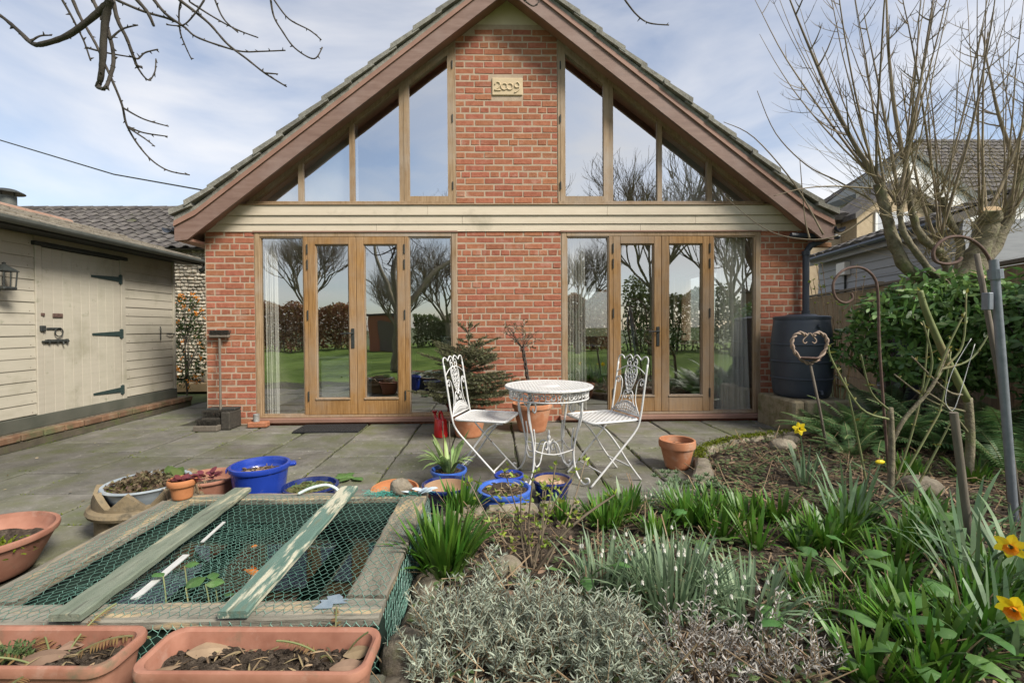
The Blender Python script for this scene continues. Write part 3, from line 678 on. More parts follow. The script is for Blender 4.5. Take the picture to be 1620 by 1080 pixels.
# ---- gable glazing, sloped heads
GZ0 = 2.562
def slope_bar(x0, x1, zb, off0, m, parent, nm, y0=FY, y1=WY+.075):
    """vertical bar whose head follows the roof slope"""
    t0, t1 = soff(x0)-off0, soff(x1)-off0
    return MB().prism([(x0, zb), (x1, zb), (x1, t1), (x0, t0)], y0, y1).build(nm, m, parent)
def quad_bar(p, y0, y1, nm, m, parent): return MB().prism(p, y0, y1).build(nm, m, parent)
for sgn in (-1, 1):
    xi = PU0-.002 if sgn < 0 else PU1+.002          # inner edge at the brick pillar
    xm = [xi+sgn*q for q in (0.0, .625, 1.205, 1.80)]
    xend = AX+sgn*((4.94-GZ0-.06)/SL)
    hd = .052
    # sloping head
    pts = [(xi, soff(xi)), (xend, soff(xend)), (xend, soff(xend)-hd), (xi, soff(xi)-hd)]
    fr_ = quad_bar(pts if sgn < 0 else pts[::-1], FY+.004, WY+.08, 'gable_window_frame', M_oakw, house)
    # cill
    a, c = sorted((xi, xend+sgn*.03)); MB().box(a, c, FY-.012, WY+.08, GZ0, GZ0+.038, .004).build('window_sill', M_oakw, fr_)
    # mullions
    for q in xm[1:]:
        a, c = sorted((q-.0275, q+.0275)); slope_bar(a, c, GZ0+.0385, hd+.0005, M_oakw, fr_, 'mullion')
    # panes
    edges = [(xm[0], xm[1]), (xm[1], xm[2]), (xm[2], xm[3]), (xm[3], xend)]
    for i, (p, q) in enumerate(edges):
        a, c = sorted((p+sgn*(.03 if i else .0), q-sgn*(.0275 if i < 3 else 0)))
        if i == 0:
            # opening casement with its own frame
            w = .058; a, c = sorted((p+sgn*.03, q-sgn*.0285)); zb = GZ0+.040
            cb = MB()
            o1 = hd+.002
            tl, tr2 = soff(a)-o1, soff(c)-o1
            cb.prism([(a, zb), (a+w, zb), (a+w, soff(a+w)-o1-.0), (a, tl)], FY-.004, WY+.06)
            cb.prism([(c-w, zb), (c, zb), (c, tr2), (c-w, soff(c-w)-o1)], FY-.004, WY+.06)
            cb.prism([(a+w+.0005, zb), (c-w-.0005, zb), (c-w-.0005, zb+w), (a+w+.0005, zb+w)], FY-.004, WY+.06)
            cb.prism([(a+w+.0005, soff(a+w)-o1-.05), (c-w-.0005, soff(c-w)-o1-.05), (c-w-.0005, soff(c-w)-o1), (a+w+.0005, soff(a+w)-o1)], FY-.004, WY+.06)
            cs = cb.build('casement', M_oakw, house)
            MB().prism([(a+w-.008, zb+w-.008), (c-w+.008, zb+w-.008), (c-w+.008, soff(c-w+.008)-o1-.036), (a+w-.008, soff(a+w-.008)-o1-.036)], WY+.022, WY+.028).build('pane', M_glass_up, cs)
            hx = p+sgn*.03
            for z in (GZ0+.22, GZ0+1.0, GZ0+1.62): MB().tube([(hx, FY-.010, z-.045), (hx, FY-.010, z+.045)], .007, 8).build('hinge', M_dark_iron, cs)
            jb = sorted((p, p+sgn*.0285)); MB().prism([(jb[0], GZ0+.0385), (jb[1], GZ0+.0385), (jb[1], soff(jb[1])-hd-.001), (jb[0], soff(jb[0])-hd-.001)], FY, WY+.075).build('jamb', M_oakw, fr_)
        else:
            zt = lambda x: max(soff(x)-hd+.008, GZ0+.036)
            P4 = [(a-.004, GZ0+.03), (c+.004, GZ0+.03), (c+.004, zt(c+.004)), (a-.004, zt(a-.004))]
            MB().prism(P4, WY+.022, WY+.028).build('pane', M_glass_up, fr_)

# ---- interior shell
fl = MB().box(HX0+.3, HX1-.3, WY+.31, 10.2, -.01, .05).build('room_floor', M_intfloor, house)
for q in ((HX0+.3,1.45,.05,2.5),(2.6,HX1-.3,.05,2.5),(1.45,2.6,.05,.9),(1.45,2.6,1.9,2.5)): MB().box(q[0], q[1], 10.0, 10.2, q[2], q[3]).build('room_wall', M_intwall, house)
rw = MB()
for q in ((1.452,1.50,.902,1.898),(2.55,2.598,.902,1.898),(2.0,2.05,.902,1.898)): rw.box(q[0], q[1], 10.05, 10.12, q[2], q[3])
rw = rw.build('rear_window', M_white, house); MB().box(1.49, 2.56, 10.08, 10.086, .902, 1.898).build('pane', M_glass, rw)
MB().box(HX0+.301, HX0+.33, WY+.31, 10.0, .05, 2.5).build('room_wall', M_intwall, house)
for q in ((WY+.31,6.6,.05,2.5),(8.6,10.0,.05,2.5),(6.6,8.6,.05,.8),(6.6,8.6,2.05,2.5)): MB().box(HX1-.33, HX1-.301, q[0], q[1], q[2], q[3]).build('room_wall', M_intwall, house)
MB().box(HX0+.3, HX1-.3, WY+.31, 10.2, 2.42, 2.56).build('room_ceiling', M_white, house)
MB().prism([(HX0+.3, 2.56), (HX1-.3, 2.56), (AX, 4.93)], 9.0, 9.1).build('room_wall', M_intwall, house)

# ------------------------------------------------------------------ THE SHED
SX = -4.65; S0, S1 = 3.1, 6.73
shed = thing('garden_shed', 'cream weatherboarded shed with plank door and green hinges, left of the house', 'shed', (SX-1.2, 5, 0))
MB().box(SX-2.6, SX-.03, S0, S1-.02, .17, 2.15).build('shed_wall', M_shed, shed)
MB().prism([(SX-2.6,2.15),(SX-.03,2.15),(SX-1.35,2.55)], S0, S1-.02).build('shed_gable', M_shed, shed)
def shed_board(y0, y1, n0=0):
    z = .268; hb = .1135
    b = MB(); b.add([(-.03,-.5,0),(.007,-.5,0),(.010,-.5,.006),(.003,-.5,hb),(-.03,-.5,hb),(-.03,.5,0),(.007,.5,0),(.010,.5,.006),(.003,.5,hb),(-.03,.5,hb)],
            [(0,1,2,3,4),(9,8,7,6,5),(0,5,6,1),(1,6,7,2),(2,7,8,3),(3,8,9,4)])
    me = b.mesh('weatherboard'); me.materials.append(M_shed)
    r = random.Random(3)
    while z < 2.06:
        inst('weatherboard', me, (SX+r.uniform(-.001,.002), (y0+y1)/2, z+.002), shed, scale=(1, y1-y0, min(1, (2.10-z)/hb)*.975)); z += hb
shed_board(S0, 4.715); shed_board(5.845, S1-.03)
nl_ = MB()
for i in range(16):
    for y in (4.2, 4.66, 5.90, 6.3, 6.66): nl_.ell((SX+.0085, y+rnd.uniform(-.01,.01), .268+i*.1135+.028), .003, .0045, .0045, 6, 4)
nl_.build('nail_heads', M_rust, shed, kind='stuff')
MB().box(SX-.03, SX+.012, 4.7155, 5.8445, 2.035, 2.10).build('weatherboard', M_shed, shed)
MB().box(SX-.035, SX+.024, S1-.03, S1+.012, .24, 2.1, .004).build('corner_post', M_shed, shed)
MB().box(SX-.03, SX+.022, 4.716, 4.785, .20, 2.03, .004).build('door_jamb', M_shed, shed)
MB().box(SX-.03, SX+.022, 5.775, 5.844, .20, 2.03, .004).build('door_jamb', M_shed, shed)
MB().box(SX-.03, SX+.05, 4.69, 5.86, 1.985, 2.028, .006).build('drip_board', M_dark_iron, shed)
door = MB().box(SX-.03, SX+.004, 4.792, 5.768, .185, 1.978).build('shed_door', M_shed, shed)
w = (5.768-4.792)/9
for i in range(9): MB().box(SX+.0045, SX+.016, 4.792+i*w+.0012, 4.792+(i+1)*w-.0012, .187, 1.976, .0025).build('door_plank', M_shed, door)
for z in (1.745, 1.072, .375):
    b = MB().box(SX+.017, SX+.026, 5.745, 5.80, z-.055, z+.055, .003)
    b.add([(SX+.017,5.745,z-.03),(SX+.025,5.745,z-.03),(SX+.025,5.745,z+.03),(SX+.017,5.745,z+.03),(SX+.017,5.36,z-.012),(SX+.023,5.36,z-.012),(SX+.023,5.36,z+.012),(SX+.017,5.36,z+.012)],
          [(0,1,2,3),(7,6,5,4),(0,4,5,1),(1,5,6,2),(2,6,7,3),(3,7,4,0)])
    b.tube([(SX+.024,5.772,z-.06),(SX+.024,5.772,z+.06)], .009, 8); b.build('strap_hinge', M_green_iron, door)
# latch furniture
b = MB().box(SX+.017, SX+.03, 4.885, 5.00, 1.255, 1.30, .008); b.box(SX+.02, SX+.03, 4.76, 4.80, 1.27, 1.30, .003); b.build('lock_plate', M_rust, door)
b = MB().box(SX+.017, SX+.026, 4.82, 4.98, 1.125, 1.15, .003); b.tube([(SX+.035, 4.94+.045*math.cos(a), 1.10+.045*math.sin(a)) for a in [k*math.pi/8 for k in range(17)]], .006, 6); b.box(SX+.017,SX+.04,4.745,4.80,1.11,1.17,.004); b.build('ring_latch', M_dark_iron, door)
b = MB().box(SX+.017, SX+.024, 4.80, 5.06, .985, 1.025, .003); b.tube([(SX+.034,4.76,1.005),(SX+.034,5.05,1.005)], .010, 8); b.tube([(SX+.034,4.98,1.005),(SX+.05,4.98,.97)], .008, 6)
for y in (4.83, 4.92, 5.03): b.box(SX+.02, SX+.048, y-.008, y+.008, .985, 1.028, .003)
b.build('slide_bolt', M_dark_iron, door)
b = MB().tube([(SX+.03,6.42,1.16),(SX+.04,6.42,1.13),(SX+.035,6.42,.97)], .006, 6); b.build('wall_hook', M_dark_iron, shed); b = MB().tube([(SX+.02,6.56,1.055),(SX+.035,6.60,1.05),(SX+.035,6.70,1.055)], .007, 6); b.build('wall_hook', M_dark_iron, shed)
# base board, plinth with bricks
MB().box(SX-.6, SX+.028, S0, S1+.015, .135, .262, .004).build('base_board', pm('dark_green_board', [(0.06,0.065,0.05),(0.10,0.10,0.08)], scale=5, rough=0.8), shed)
MB().box(SX-.6, SX+.112, S0, S1+.19, -.03, .055).build('plinth_footing', pm('mossy_footing', [(0.07,0.06,0.042),(0.12,0.10,0.07)], scale=9, rough=.95, bump=.6, bscale=50, spots=((0.09,0.10,0.04),5,.5,.65)), shed)
me = MB().box(-.05,.05,-.107,.107,0,.066,.008).mesh('plinth_brick'); me.materials.append(pm('old_plinth_brick', [(0.11,0.06,0.035),(0.17,0.095,0.055),(0.20,0.15,0.10)], scale=10, rough=0.95, bump=0.6, bscale=60, bdist=0.006, rand=0.25, spots=((0.10,0.105,0.05), 4, 0.5, 0.65)))
r = random.Random(8); y = S0+.1
while y < S1+.18:
    inst('plinth_brick', me, (SX+.078+r.uniform(-.004,.004), y, .0585), shed, rot=(0,0,r.uniform(-.02,.02))); y += .226
MB().box(SX-.02, SX+.06, S1+.03, S1+.19, .056, .13, .006).build('plinth_end', M_rock, shed)
MB().box(SX-.6, SX+.025, S0, S1+.01, .0555, .134).build('plinth_fill', M_rock, shed)
# roof: sheet with ribs, fascia, gutter, ridge, flue
RX0, RZ0, RX1, RZ1 = -4.36, 2.155, -6.0, 2.64
rf = MB().add([(RX0,S0-.1,RZ0),(RX1,S0-.1,RZ1),(RX1,S1+.22,RZ1),(RX0,S1+.22,RZ0),(RX0,S0-.1,RZ0-.035),(RX1,S0-.1,RZ1-.035),(RX1,S1+.22,RZ1-.035),(RX0,S1+.22,RZ0-.035)],
   [(3,2,1,0),(4,5,6,7),(0,1,5,4),(1,2,6,5),(2,3,7,6),(3,0,4,7)]).build('roof', M_felt, shed)
MB().add([(RX1-.002,S0-.1,RZ1),(-7.6,S0-.1,2.16),(-7.6,S1+.2,2.16),(RX1-.002,S1+.2,RZ1),(RX1-.002,S0-.1,RZ1-.035),(-7.6,S0-.1,2.125),(-7.6,S1+.2,2.125),(RX1-.002,S1+.2,RZ1-.035)],
   [(3,2,1,0),(4,5,6,7),(0,1,5,4),(1,2,6,5),(2,3,7,6),(3,0,4,7)]).build('roof', M_felt, shed)
ns = 26
for i in range(ns):                # narrow sheet strips
    y0 = lerp(S0-.1, S1+.22, i/ns); y1 = lerp(S0-.1, S1+.22, (i+1)/ns)-.012
    for (ta, tb, lift) in ((0.0, .36, .012), (.33, .7, .018), (.66, 1.0, .024)):
        P = lambda t, y, u: (lerp(RX0-.01, RX1, t), y, lerp(RZ0, RZ1, t)+u)
        j = rnd.uniform(-.004,.006)
        MB().add([P(ta,y0,.002),P(tb,y0,.002),P(tb,y1,.002),P(ta,y1,.002),P(ta,y0,lift+.012+j),P(tb,y0,lift-.004+j),P(tb,y1,lift-.004+j),P(ta,y1,lift+.012+j)],
          [(0,1,2,3),(7,6,5,4),(0,4,5,1),(1,5,6,2),(2,6,7,3),(3,7,4,0)]).build('roof_sheet', M_felt, rf)
for i in range(11):
    y0 = S0-.1+i*.33
    MB().tube([(RX1, y0+.003, RZ1+.005), (RX1, min(y0+.327, S1+.2), RZ1+.005)], .045, 8).build('ridge_tile', pm('dusty_ridge_tile', [(0.26,0.15,0.105),(0.33,0.22,0.165)], scale=9, rough=.95, bump=.4), rf)
MB().box(SX+.02, RX0-.02, S0-.1, S1+.2, 2.085, 2.115).build('eaves_soffit', M_dark_iron, shed)
MB().box(RX0-.02, RX0, S0-.1, S1+.2, 2.075, 2.15).build('fascia', M_dark_iron, shed)
gp = [(RX0+.002+.05*(1-math.cos(a)), 2.135-.05*math.sin(a)) for a in [k*math.pi/8 for k in range(9)]]
MB().prism(gp+[(x, z+.008) for x, z in gp[::-1]], S0-.1, S1+.27).build('gutter', M_gutter, shed)
MB().tube([(RX0+.05,S1+.2,2.10),(RX0+.05,S1+.2,2.03),(RX0-.02,S1+.2,1.99)], .035, 8).build('gutter_outlet', M_dark_iron, shed)
fx, fy = -6.42, 6.2
fl_ = MB().tube([(fx,fy,2.45),(fx,fy,2.90)], .085, 14).build('flue', M_gutter, shed, smooth=40)
MB().lathe([(.0,.07),(.09,.055),(.17,.015),(.172,.005),(.0,.02)], 18, (fx,fy,2.93)).build('flue_cowl', M_dark_iron, fl_, smooth=40)
b = MB()
for a in range(4): b.tube([(fx+.07*math.cos(a*1.57), fy+.07*math.sin(a*1.57), 2.87), (fx+.09*math.cos(a*1.57), fy+.09*math.sin(a*1.57), 2.96)], .006, 5)
b.build('cowl_strut', M_dark_iron, fl_)

# ------------------------------------------------------------------ neighbour's flint cottage behind the shed
nb = thing('flint_cottage', 'flint walled outbuilding with dark tiled roof behind the shed', 'building', (-9, 12, 0))
NX0, NX1, NY = -14.0, -4.9, 10.5
MB().box(NX0, NX1, NY+.04, NY+5.5, 0, 2.93).build('wall', M_mortar, nb)
b = MB(); r = random.Random(21); z = .05
while z < 2.95:
    x = -8.4+r.uniform(0,.1)
    while x < NX1+.05:
        w_, h_ = r.uniform(.07,.16), r.uniform(.05,.085)
        b.ell((x+w_/2, NY+.04, z+h_/2), w_*.56, r.uniform(.035,.07), h_*.58, 7, 5, .12, r); x += w_
    z += .078
b.build('flint_facing', M_flint, nb, kind='stuff')
EZ, RZ_, EY, RY_ = 2.90, 4.55, NY-.25, NY+2.9
MB().add([(NX0,EY,EZ),(NX1+.1,EY,EZ),(NX1+.1,RY_,RZ_),(NX0,RY_,RZ_),(NX0,RY_*2-EY,EZ),(NX1+.1,RY_*2-EY,EZ)], [(0,1,2,3),(3,2,5,4),(1,5,2),(0,3,4),(0,4,5,1)]).build('roof', M_slate, nb)
rfn = nb.children[-1]
prof = [(0,0),(.07,.0),(.13,.012),(.18,.04),(.23,.05),(.28,.035),(.31,.004)]
b = MB(); tl = .40
for (x_, z_) in prof: b.v += [(x_, 0, z_+.02), (x_, tl, z_), (x_, 0, z_-.0)]
for i in range(len(prof)-1):
    a = i*3; b.f += [(a, a+3, a+4, a+1), (a+2, a+5, a+3, a)]
tme = b.mesh('roof_tile'); tme.materials.append(M_slate)
ang = math.atan2(RZ_-EZ, RY_-EY); slen = math.hypot(RZ_-EZ, RY_-EY); cnt = 0
for j in range(int(slen/.34)+1):
    t = j*.34
    for i in range(int((NX1-NX0)/.305)+1):
        xx = NX0+i*.305
        if xx < -11.6-.25*j*0 and cnt > 0 and xx < -13.2: continue
        o = inst('roof_tile', tme, (xx+rnd.uniform(-.006,.006), EY+t*math.cos(ang)-.02, EZ+t*math.sin(ang)+.012+rnd.uniform(-.004,.004)), rfn, rot=(ang-.03, 0, 0)); cnt += 1
for i in range(22):
    xx = NX0+i*.42
    if xx < NX1: MB().tube([(xx+.004, RY_, RZ_+.01), (xx+.416, RY_, RZ_+.02)], .11, 8).build('ridge_tile', M_slate, rfn)

# ------------------------------------------------------------------ neighbour's buildings on the right
nh = thing('neighbour_house', 'neighbouring house with dark tiled roofs and white and buff gables behind bare tree', 'house', (14, 15, 0))
def roof_quad(p, nm, parent, m=M_slate, tw=.32, th=.36):
    """tiled slope: p = eave-left, eave-right, ridge-right, ridge-left"""
    p = [Vector(q) for q in p]; n = (p[1]-p[0]).cross(p[3]-p[0]).normalized()
    if n.z < 0: n = -n
    base = MB().add([tuple(q) for q in p]+[tuple(q-n*.12) for q in p], [(0,1,2,3),(7,6,5,4),(0,4,5,1),(1,5,6,2),(2,6,7,3),(3,7,4,0)]).build(nm, m, parent)
    b = MB(); L1 = (p[3]-p[0]).length; W1 = max((p[1]-p[0]).length, (p[2]-p[3]).length); nr = max(1, int(L1/th)); nc = max(1, int(W1/tw)); r = random.Random(4)
    for j in range(nr):
        for i in range(nc):
            f = lambda u, v: p[0]*(1-u)*(1-v)+p[1]*u*(1-v)+p[2]*u*v+p[3]*(1-u)*v
            u0, u1, v0, v1 = (i+.03)/nc, (i+.97)/nc, j/nr, min(1, (j+1.1)/nr)
            jj = r.uniform(0, .012)
            q = [f(u0,v0)+n*(.05+jj), f(u1,v0)+n*(.05+jj), f(u1,v1)+n*(.02+jj), f(u0,v1)+n*(.02+jj), f(u0,v0)+n*.002, f(u1,v0)+n*.002, f((u0+u1)/2,v0)+n*(.075+jj), f((u0+u1)/2,v1)+n*(.045+jj)]
            b.add([tuple(c) for c in q], [(0,6,7,3),(6,1,2,7),(4,5,1,6,0)])
    b.build('tile_field', m, base, kind='stuff'); return base
# main block: white gable towards the camera with the ridge running to the right
roof_quad([(11.9,13.2,5.0),(23,13.2,5.0),(23,16.2,7.75),(15.3,16.2,7.75)], 'roof', nh)
roof_quad([(23,19.2,5.0),(11.9,19.2,5.0),(15.3,16.2,7.75),(23,16.2,7.75)], 'roof', nh)
MB().box(12.3, 22, 13.5, 19, 0, 5.0).build('wall', M_white, nh)
MB().prism([(10.3,0),(13.2,0),(13.2,4.65),(11.65,5.75),(10.3,4.75)], 12.4, 13.5).build('white_gable', M_white, nh)
for s_ in (-1, 1):
    e = [(11.65+s_*1.7, 4.53), (11.65, 5.77), (11.65, 5.95), (11.65+s_*1.7, 4.71)]
    MB().prism(e if s_ > 0 else e[::-1], 12.30, 13.5).build('verge', M_gutter, nh)
# buff gable wing lower in front, with a white window
MB().prism([(9.25,0),(11.4,0),(11.4,3.85),(10.3,4.68),(9.25,3.85)], 11.4, 12.39).build('buff_gable', M_buff, nh)
for s_ in (-1, 1):
    e = [(10.3+s_*1.2, 3.78), (10.3, 4.70), (10.3, 4.84), (10.3+s_*1.2, 3.92)]
    MB().prism(e if s_ > 0 else e[::-1], 11.25, 12.395).build('verge', M_slate, nh)
wn = MB(); wx0, wx1, wz0, wz1 = 9.7, 10.75, 3.35, 3.98
for q in ((wx0, wx0+.06, wz0, wz1), (wx1-.06, wx1, wz0, wz1), (wx0+.061, wx1-.061, wz0, wz0+.06), (wx0+.061, wx1-.061, wz1-.06, wz1), (wx0+.35, wx0+.40, wz0+.061, wz1-.061), (wx0+.70, wx0+.75, wz0+.061, wz1-.061)): wn.box(q[0], q[1], 11.36, 11.43, q[2], q[3])
wn = wn.build('window', M_white, nh); MB().box(wx0+.05, wx1-.05, 11.385, 11.395, wz0+.05, wz1-.05).build('pane', M_glass, wn)
roof_quad([(7.9,11.6,3.95),(9.23,11.6,3.95),(9.23,13.6,5.05),(7.9,13.6,5.05)], 'roof', nh)
MB().box(8.0, 9.24, 11.9, 13.5, 0, 3.95).build('wall', M_buff, nh)
# grey weatherboarded outbuilding beyond the fence
ob = thing('grey_outbuilding', 'grey weatherboarded outbuilding with tiled roof beyond the fence', 'building', (8.3, 9, 0))
OA, OB = Vector((7.55, 10.4, 0)), Vector((6.75, 6.4, 0)); od = (OB-OA); on = Vector((-od.y, od.x, 0)).normalized()
if on.x > 0: on = -on
for i in range(15):
    z = .3+i*.155
    c = (OA+OB)/2 + Vector((0,0,z+.078)) - on*.05
    q = MB().obox(c, od/2, on*.05, Vector((0,0,.079)))
    q.v = [(x+on.x*(.018 if zz < z+.05 else 0), y+on.y*(.018 if zz < z+.05 else 0), zz) for x, y, zz in q.v]
    q.build('weatherboard', M_greyboard, ob)
MB().obox((OA+OB)/2-on*1.05+Vector((0,0,1.3)), od/2, on*.9, Vector((0,0,1.3))).build('wall', M_greyboard, ob)
ez = 2.66
roof_quad([tuple(OB+on*.22+Vector((0,0,ez))), tuple(OA+on*.22+Vector((0,0,ez))), tuple(OA-on*1.0+Vector((0,0,ez+.46))), tuple(OB-on*1.0+Vector((0,0,ez+.46)))], 'roof', ob)
MB().obox((OA+OB)/2+on*.17+Vector((0,0,ez-.10)), od/2, on*.02, Vector((0,0,.07))).build('fascia', M_greyboard, ob)
MB().tube([tuple(OA+on*.27+Vector((0,0,ez-.05))), tuple(OB+on*.27+Vector((0,0,ez-.05)))], .05, 8).build('gutter', M_black_p, ob)
mb_ = MB().obox(OA*.72+OB*.28+on*.07+Vector((0,0,2.28)), od.normalized()*.16, on*.06, Vector((0,0,.13)), .01).build('meter_box', M_white, ob)
MB().tube([tuple(OA*.72+OB*.28+on*.05+Vector((.02,0,2.15))), tuple(OA*.72+OB*.28+on*.05+Vector((.02,0,1.75)))], .02, 6).build('conduit', M_dark_iron, mb_)

# ------------------------------------------------------------------ fence on the right
FA, FB = Vector((7.2, 10.5, 0)), Vector((4.6, 2.4, 0)); fd = (FB-FA).normalized(); fn = Vector((fd.y, -fd.x, 0))
if fn.x > 0: fn = -fn
fence = thing('board_fence', 'brown feather-edge board fence with capping rail on the right', 'fence', tuple((FA+FB)/2))
me = MB().box(-.058,.058,-.008,.008,0,1.52,.003).mesh('fence_board'); me.materials.append(M_fence)
Lf = (FB-FA).length; n = int(Lf/.104); ang = math.atan2(fd.y, fd.x)
for i in range(n):
    p = FA+fd*(i+.5)*.104
    inst('fence_board', me, (p.x+fn.x*rnd.uniform(0,.004), p.y+fn.y*rnd.uniform(0,.004), .20), fence, rot=(0, rnd.uniform(-.006,.006), ang+.06))
MB().obox((FA+FB)/2+Vector((0,0,1.755)), fd*Lf/2, fn*.045, Vector((0,0,.022)), .006).build('capping_rail', M_oldwood, fence)
MB().obox((FA+FB)/2+Vector((0,0,.10))+fn*.012, fd*Lf/2, fn*.015, Vector((0,0,.095)), .004).build('gravel_board', M_fence, fence)
for z in (.45, 1.5): MB().obox((FA+FB)/2+Vector((0,0,z))-fn*.04, fd*Lf/2, fn*.02, Vector((0,0,.04))).build('rail', M_fence, fence)
for i in range(6):
    p = FA+fd*Lf*i/5; MB().obox(p-fn*.09+Vector((0,0,.9)), fd*.045, fn*.045, Vector((0,0,.92))).build('post', M_fence, fence)

# ================================================================== OBJECTS
def place(o, loc, rz=0, rx=0, ry=0):
    o.location = loc; o.rotation_euler = (rx, ry, rz); return o
def spiral(c, r0, turns, a0, plane, n=14, sgn=1):
    out = []
    for k in range(n+1):
        t = k/n; r = r0*(1-.8*t); a = a0+sgn*turns*2*math.pi*t
        out.append(plane(c[0]+r*math.cos(a), c[1]+r*math.sin(a)))
    return out
# ------------------------------------------------------------------ bistro chairs
def make_chair(label, loc, rz):
    t = thing('bistro_chair', label, 'chair', (0,0,0), 'white iron bistro chairs')
    for s in (-1, 1):
        MB().tube(spline([(-.275,s*.185,.845),(-.245,s*.185,.66),(-.215,s*.185,.48),(-.18,s*.182,.38),(-.07,s*.178,.26),(.10,s*.175,.09),(.19,s*.175,0.004)], 4), [.0072]*24+[.0095], 8).build('upright', M_white_iron, t, smooth=True)
        MB().tube(spline([(.165,s*.155,.435),(.08,s*.155,.41),(-.02,s*.155,.30),(-.13,s*.155,.14),(-.235,s*.155,0.004)], 4), [.0072]*16+[.0095], 8).build('leg', M_white_iron, t, smooth=True)
        MB().tube([(.038,s*.15,.352),(.038,s*.19,.352)], .006, 6)
    MB().tube([(.10,-.17,.092),(.10,.17,.092)], .006, 6).build('stretcher', M_white_iron, t)
    MB().tube([(-.155,-.15,.105),(-.155,.15,.105)], .006, 6).build('stretcher', M_white_iron, t)
    # seat: rounded frame and woven strips
    z = .452; sx, sy, rr = .195, .195, .05
    fr_ = []
    for cx_, cy_, a0 in ((sx-rr, sy-rr, 0), (-sx+rr, sy-rr, 90), (-sx+rr, -sy+rr, 180), (sx-rr, -sy+rr, 270)):
        for k in range(5): a = R(a0+22.5*k); fr_.append((cx_+rr*math.cos(a), cy_+rr*math.sin(a), z))
    fr_.append(fr_[0])
    b = MB().tube(fr_, .009, 6); st = .042
    for dsg in (-1, 1):
        k = -9
        while k <= 9:
            o = k*st; a, c = -.19, .19
            lo, hi = max(-.19, -.19-o*dsg*1.0 if dsg > 0 else -.19+o*-1), .19
            # line y = dsg*x + o clipped to the square
            xs = sorted([-.19, .19]); x0 = max(-.19, min(.19, ((-.19-o)/dsg))); x1 = max(-.19, min(.19, ((.19-o)/dsg)))
            x0, x1 = min(x0, x1), max(x0, x1)
            if x1-x0 > .02: b.obox(Vector(((x0+x1)/2, dsg*(x0+x1)/2+o, z+dsg*.0016)), Vector((x1-x0, dsg*(x1-x0), 0))/2, Vector((-dsg, 1, 0)).normalized()*.0062, Vector((0,0,.0014)))
            k += 1
    b.build('seat', M_white_iron, t, smooth=40)
    # back panel
    P = lambda y, z: (-.215-(z-.48)*.165, y, z)
    b = MB(); rr = .0040
    top = [(-.185,.835),(-.186,.875),(-.165,.898),(-.13,.893),(-.105,.872),(-.085,.885),(-.045,.905),(-.012,.888),(0,.86)]
    for s in (-1, 1):
        b.tube(spline([P(s*y, zz) for y, zz in top], 4), .0054, 6)
        b.tube(spiral((s*.036,.845), .033, 1.25, math.pi/2, P, 14, -s), rr, 5)
        b.tube(spline([P(s*.186,.765),P(s*.12,.80),P(s*.05,.822),P(0,.825)], 4), rr, 5)
        b.tube(spline([P(0,.80),P(s*.02,.822),P(s*.055,.815),P(s*.072,.775),P(s*.06,.715),P(s*.03,.655),P(0,.612)], 4), .0048, 6)
        b.tube(spiral((s*.150,.70), .030, 1.1, 0 if s > 0 else math.pi, P, 12, s), rr, 5)
        b.tube(spline([P(s*.18,.72),P(s*.135,.735),P(s*.098,.70),P(s*.092,.63),P(s*.105,.56),P(s*.165,.475)], 4), rr, 5)
        b.tube(spline([P(0,.612),P(s*.035,.635),P(s*.058,.615),P(s*.07,.565),P(s*.095,.53)], 4), rr, 5)
        b.tube(spiral((s*.028,.588), .022, 1.1, math.pi/2, P, 10, -s), .004, 5)
    for (y, zz, q) in [(0,.775,.016),(.03,.785,.017),(-.03,.785,.017),(.045,.752,.014),(-.045,.752,.014),(.017,.745,.016),(-.017,.745,.016),(.035,.718,.014),(-.035,.718,.014),(0,.71,.015),(.016,.682,.013),(-.016,.682,.013),(0,.652,.012)]:
        b.tube([P(y+q*math.cos(a), zz+q*math.sin(a)) for a in [k*math.pi/4 for k in range(9)]], .0036, 5)
    b.tube(spline([P(-.13,.515),P(-.06,.548),P(0,.558),P(.06,.548),P(.13,.515)], 4), .0055, 6); b.tube([P(-.183,.472),P(.183,.472)], .0065, 6)
    for k in range(-8, 8):
        for dsg in (-1, 1):
            y0 = k*.021+.01; y1 = y0+dsg*.04; tp = .558-abs(y1)*.33
            if abs(y0) < .165 and abs(y1) < .15: b.tube([P(y0,.472), P(y1,tp)], .0034, 4)
    b.build('back_panel', M_white_iron, t, smooth=True)
    return place(t, loc, rz)
make_chair('white iron folding chair left of the round table, beside the small spruce', (-.045, 3.43, .004), R(-17.5))
make_chair('white iron folding chair right of the round table, back towards the right glass doors', (.80, 3.36, .004), R(198))
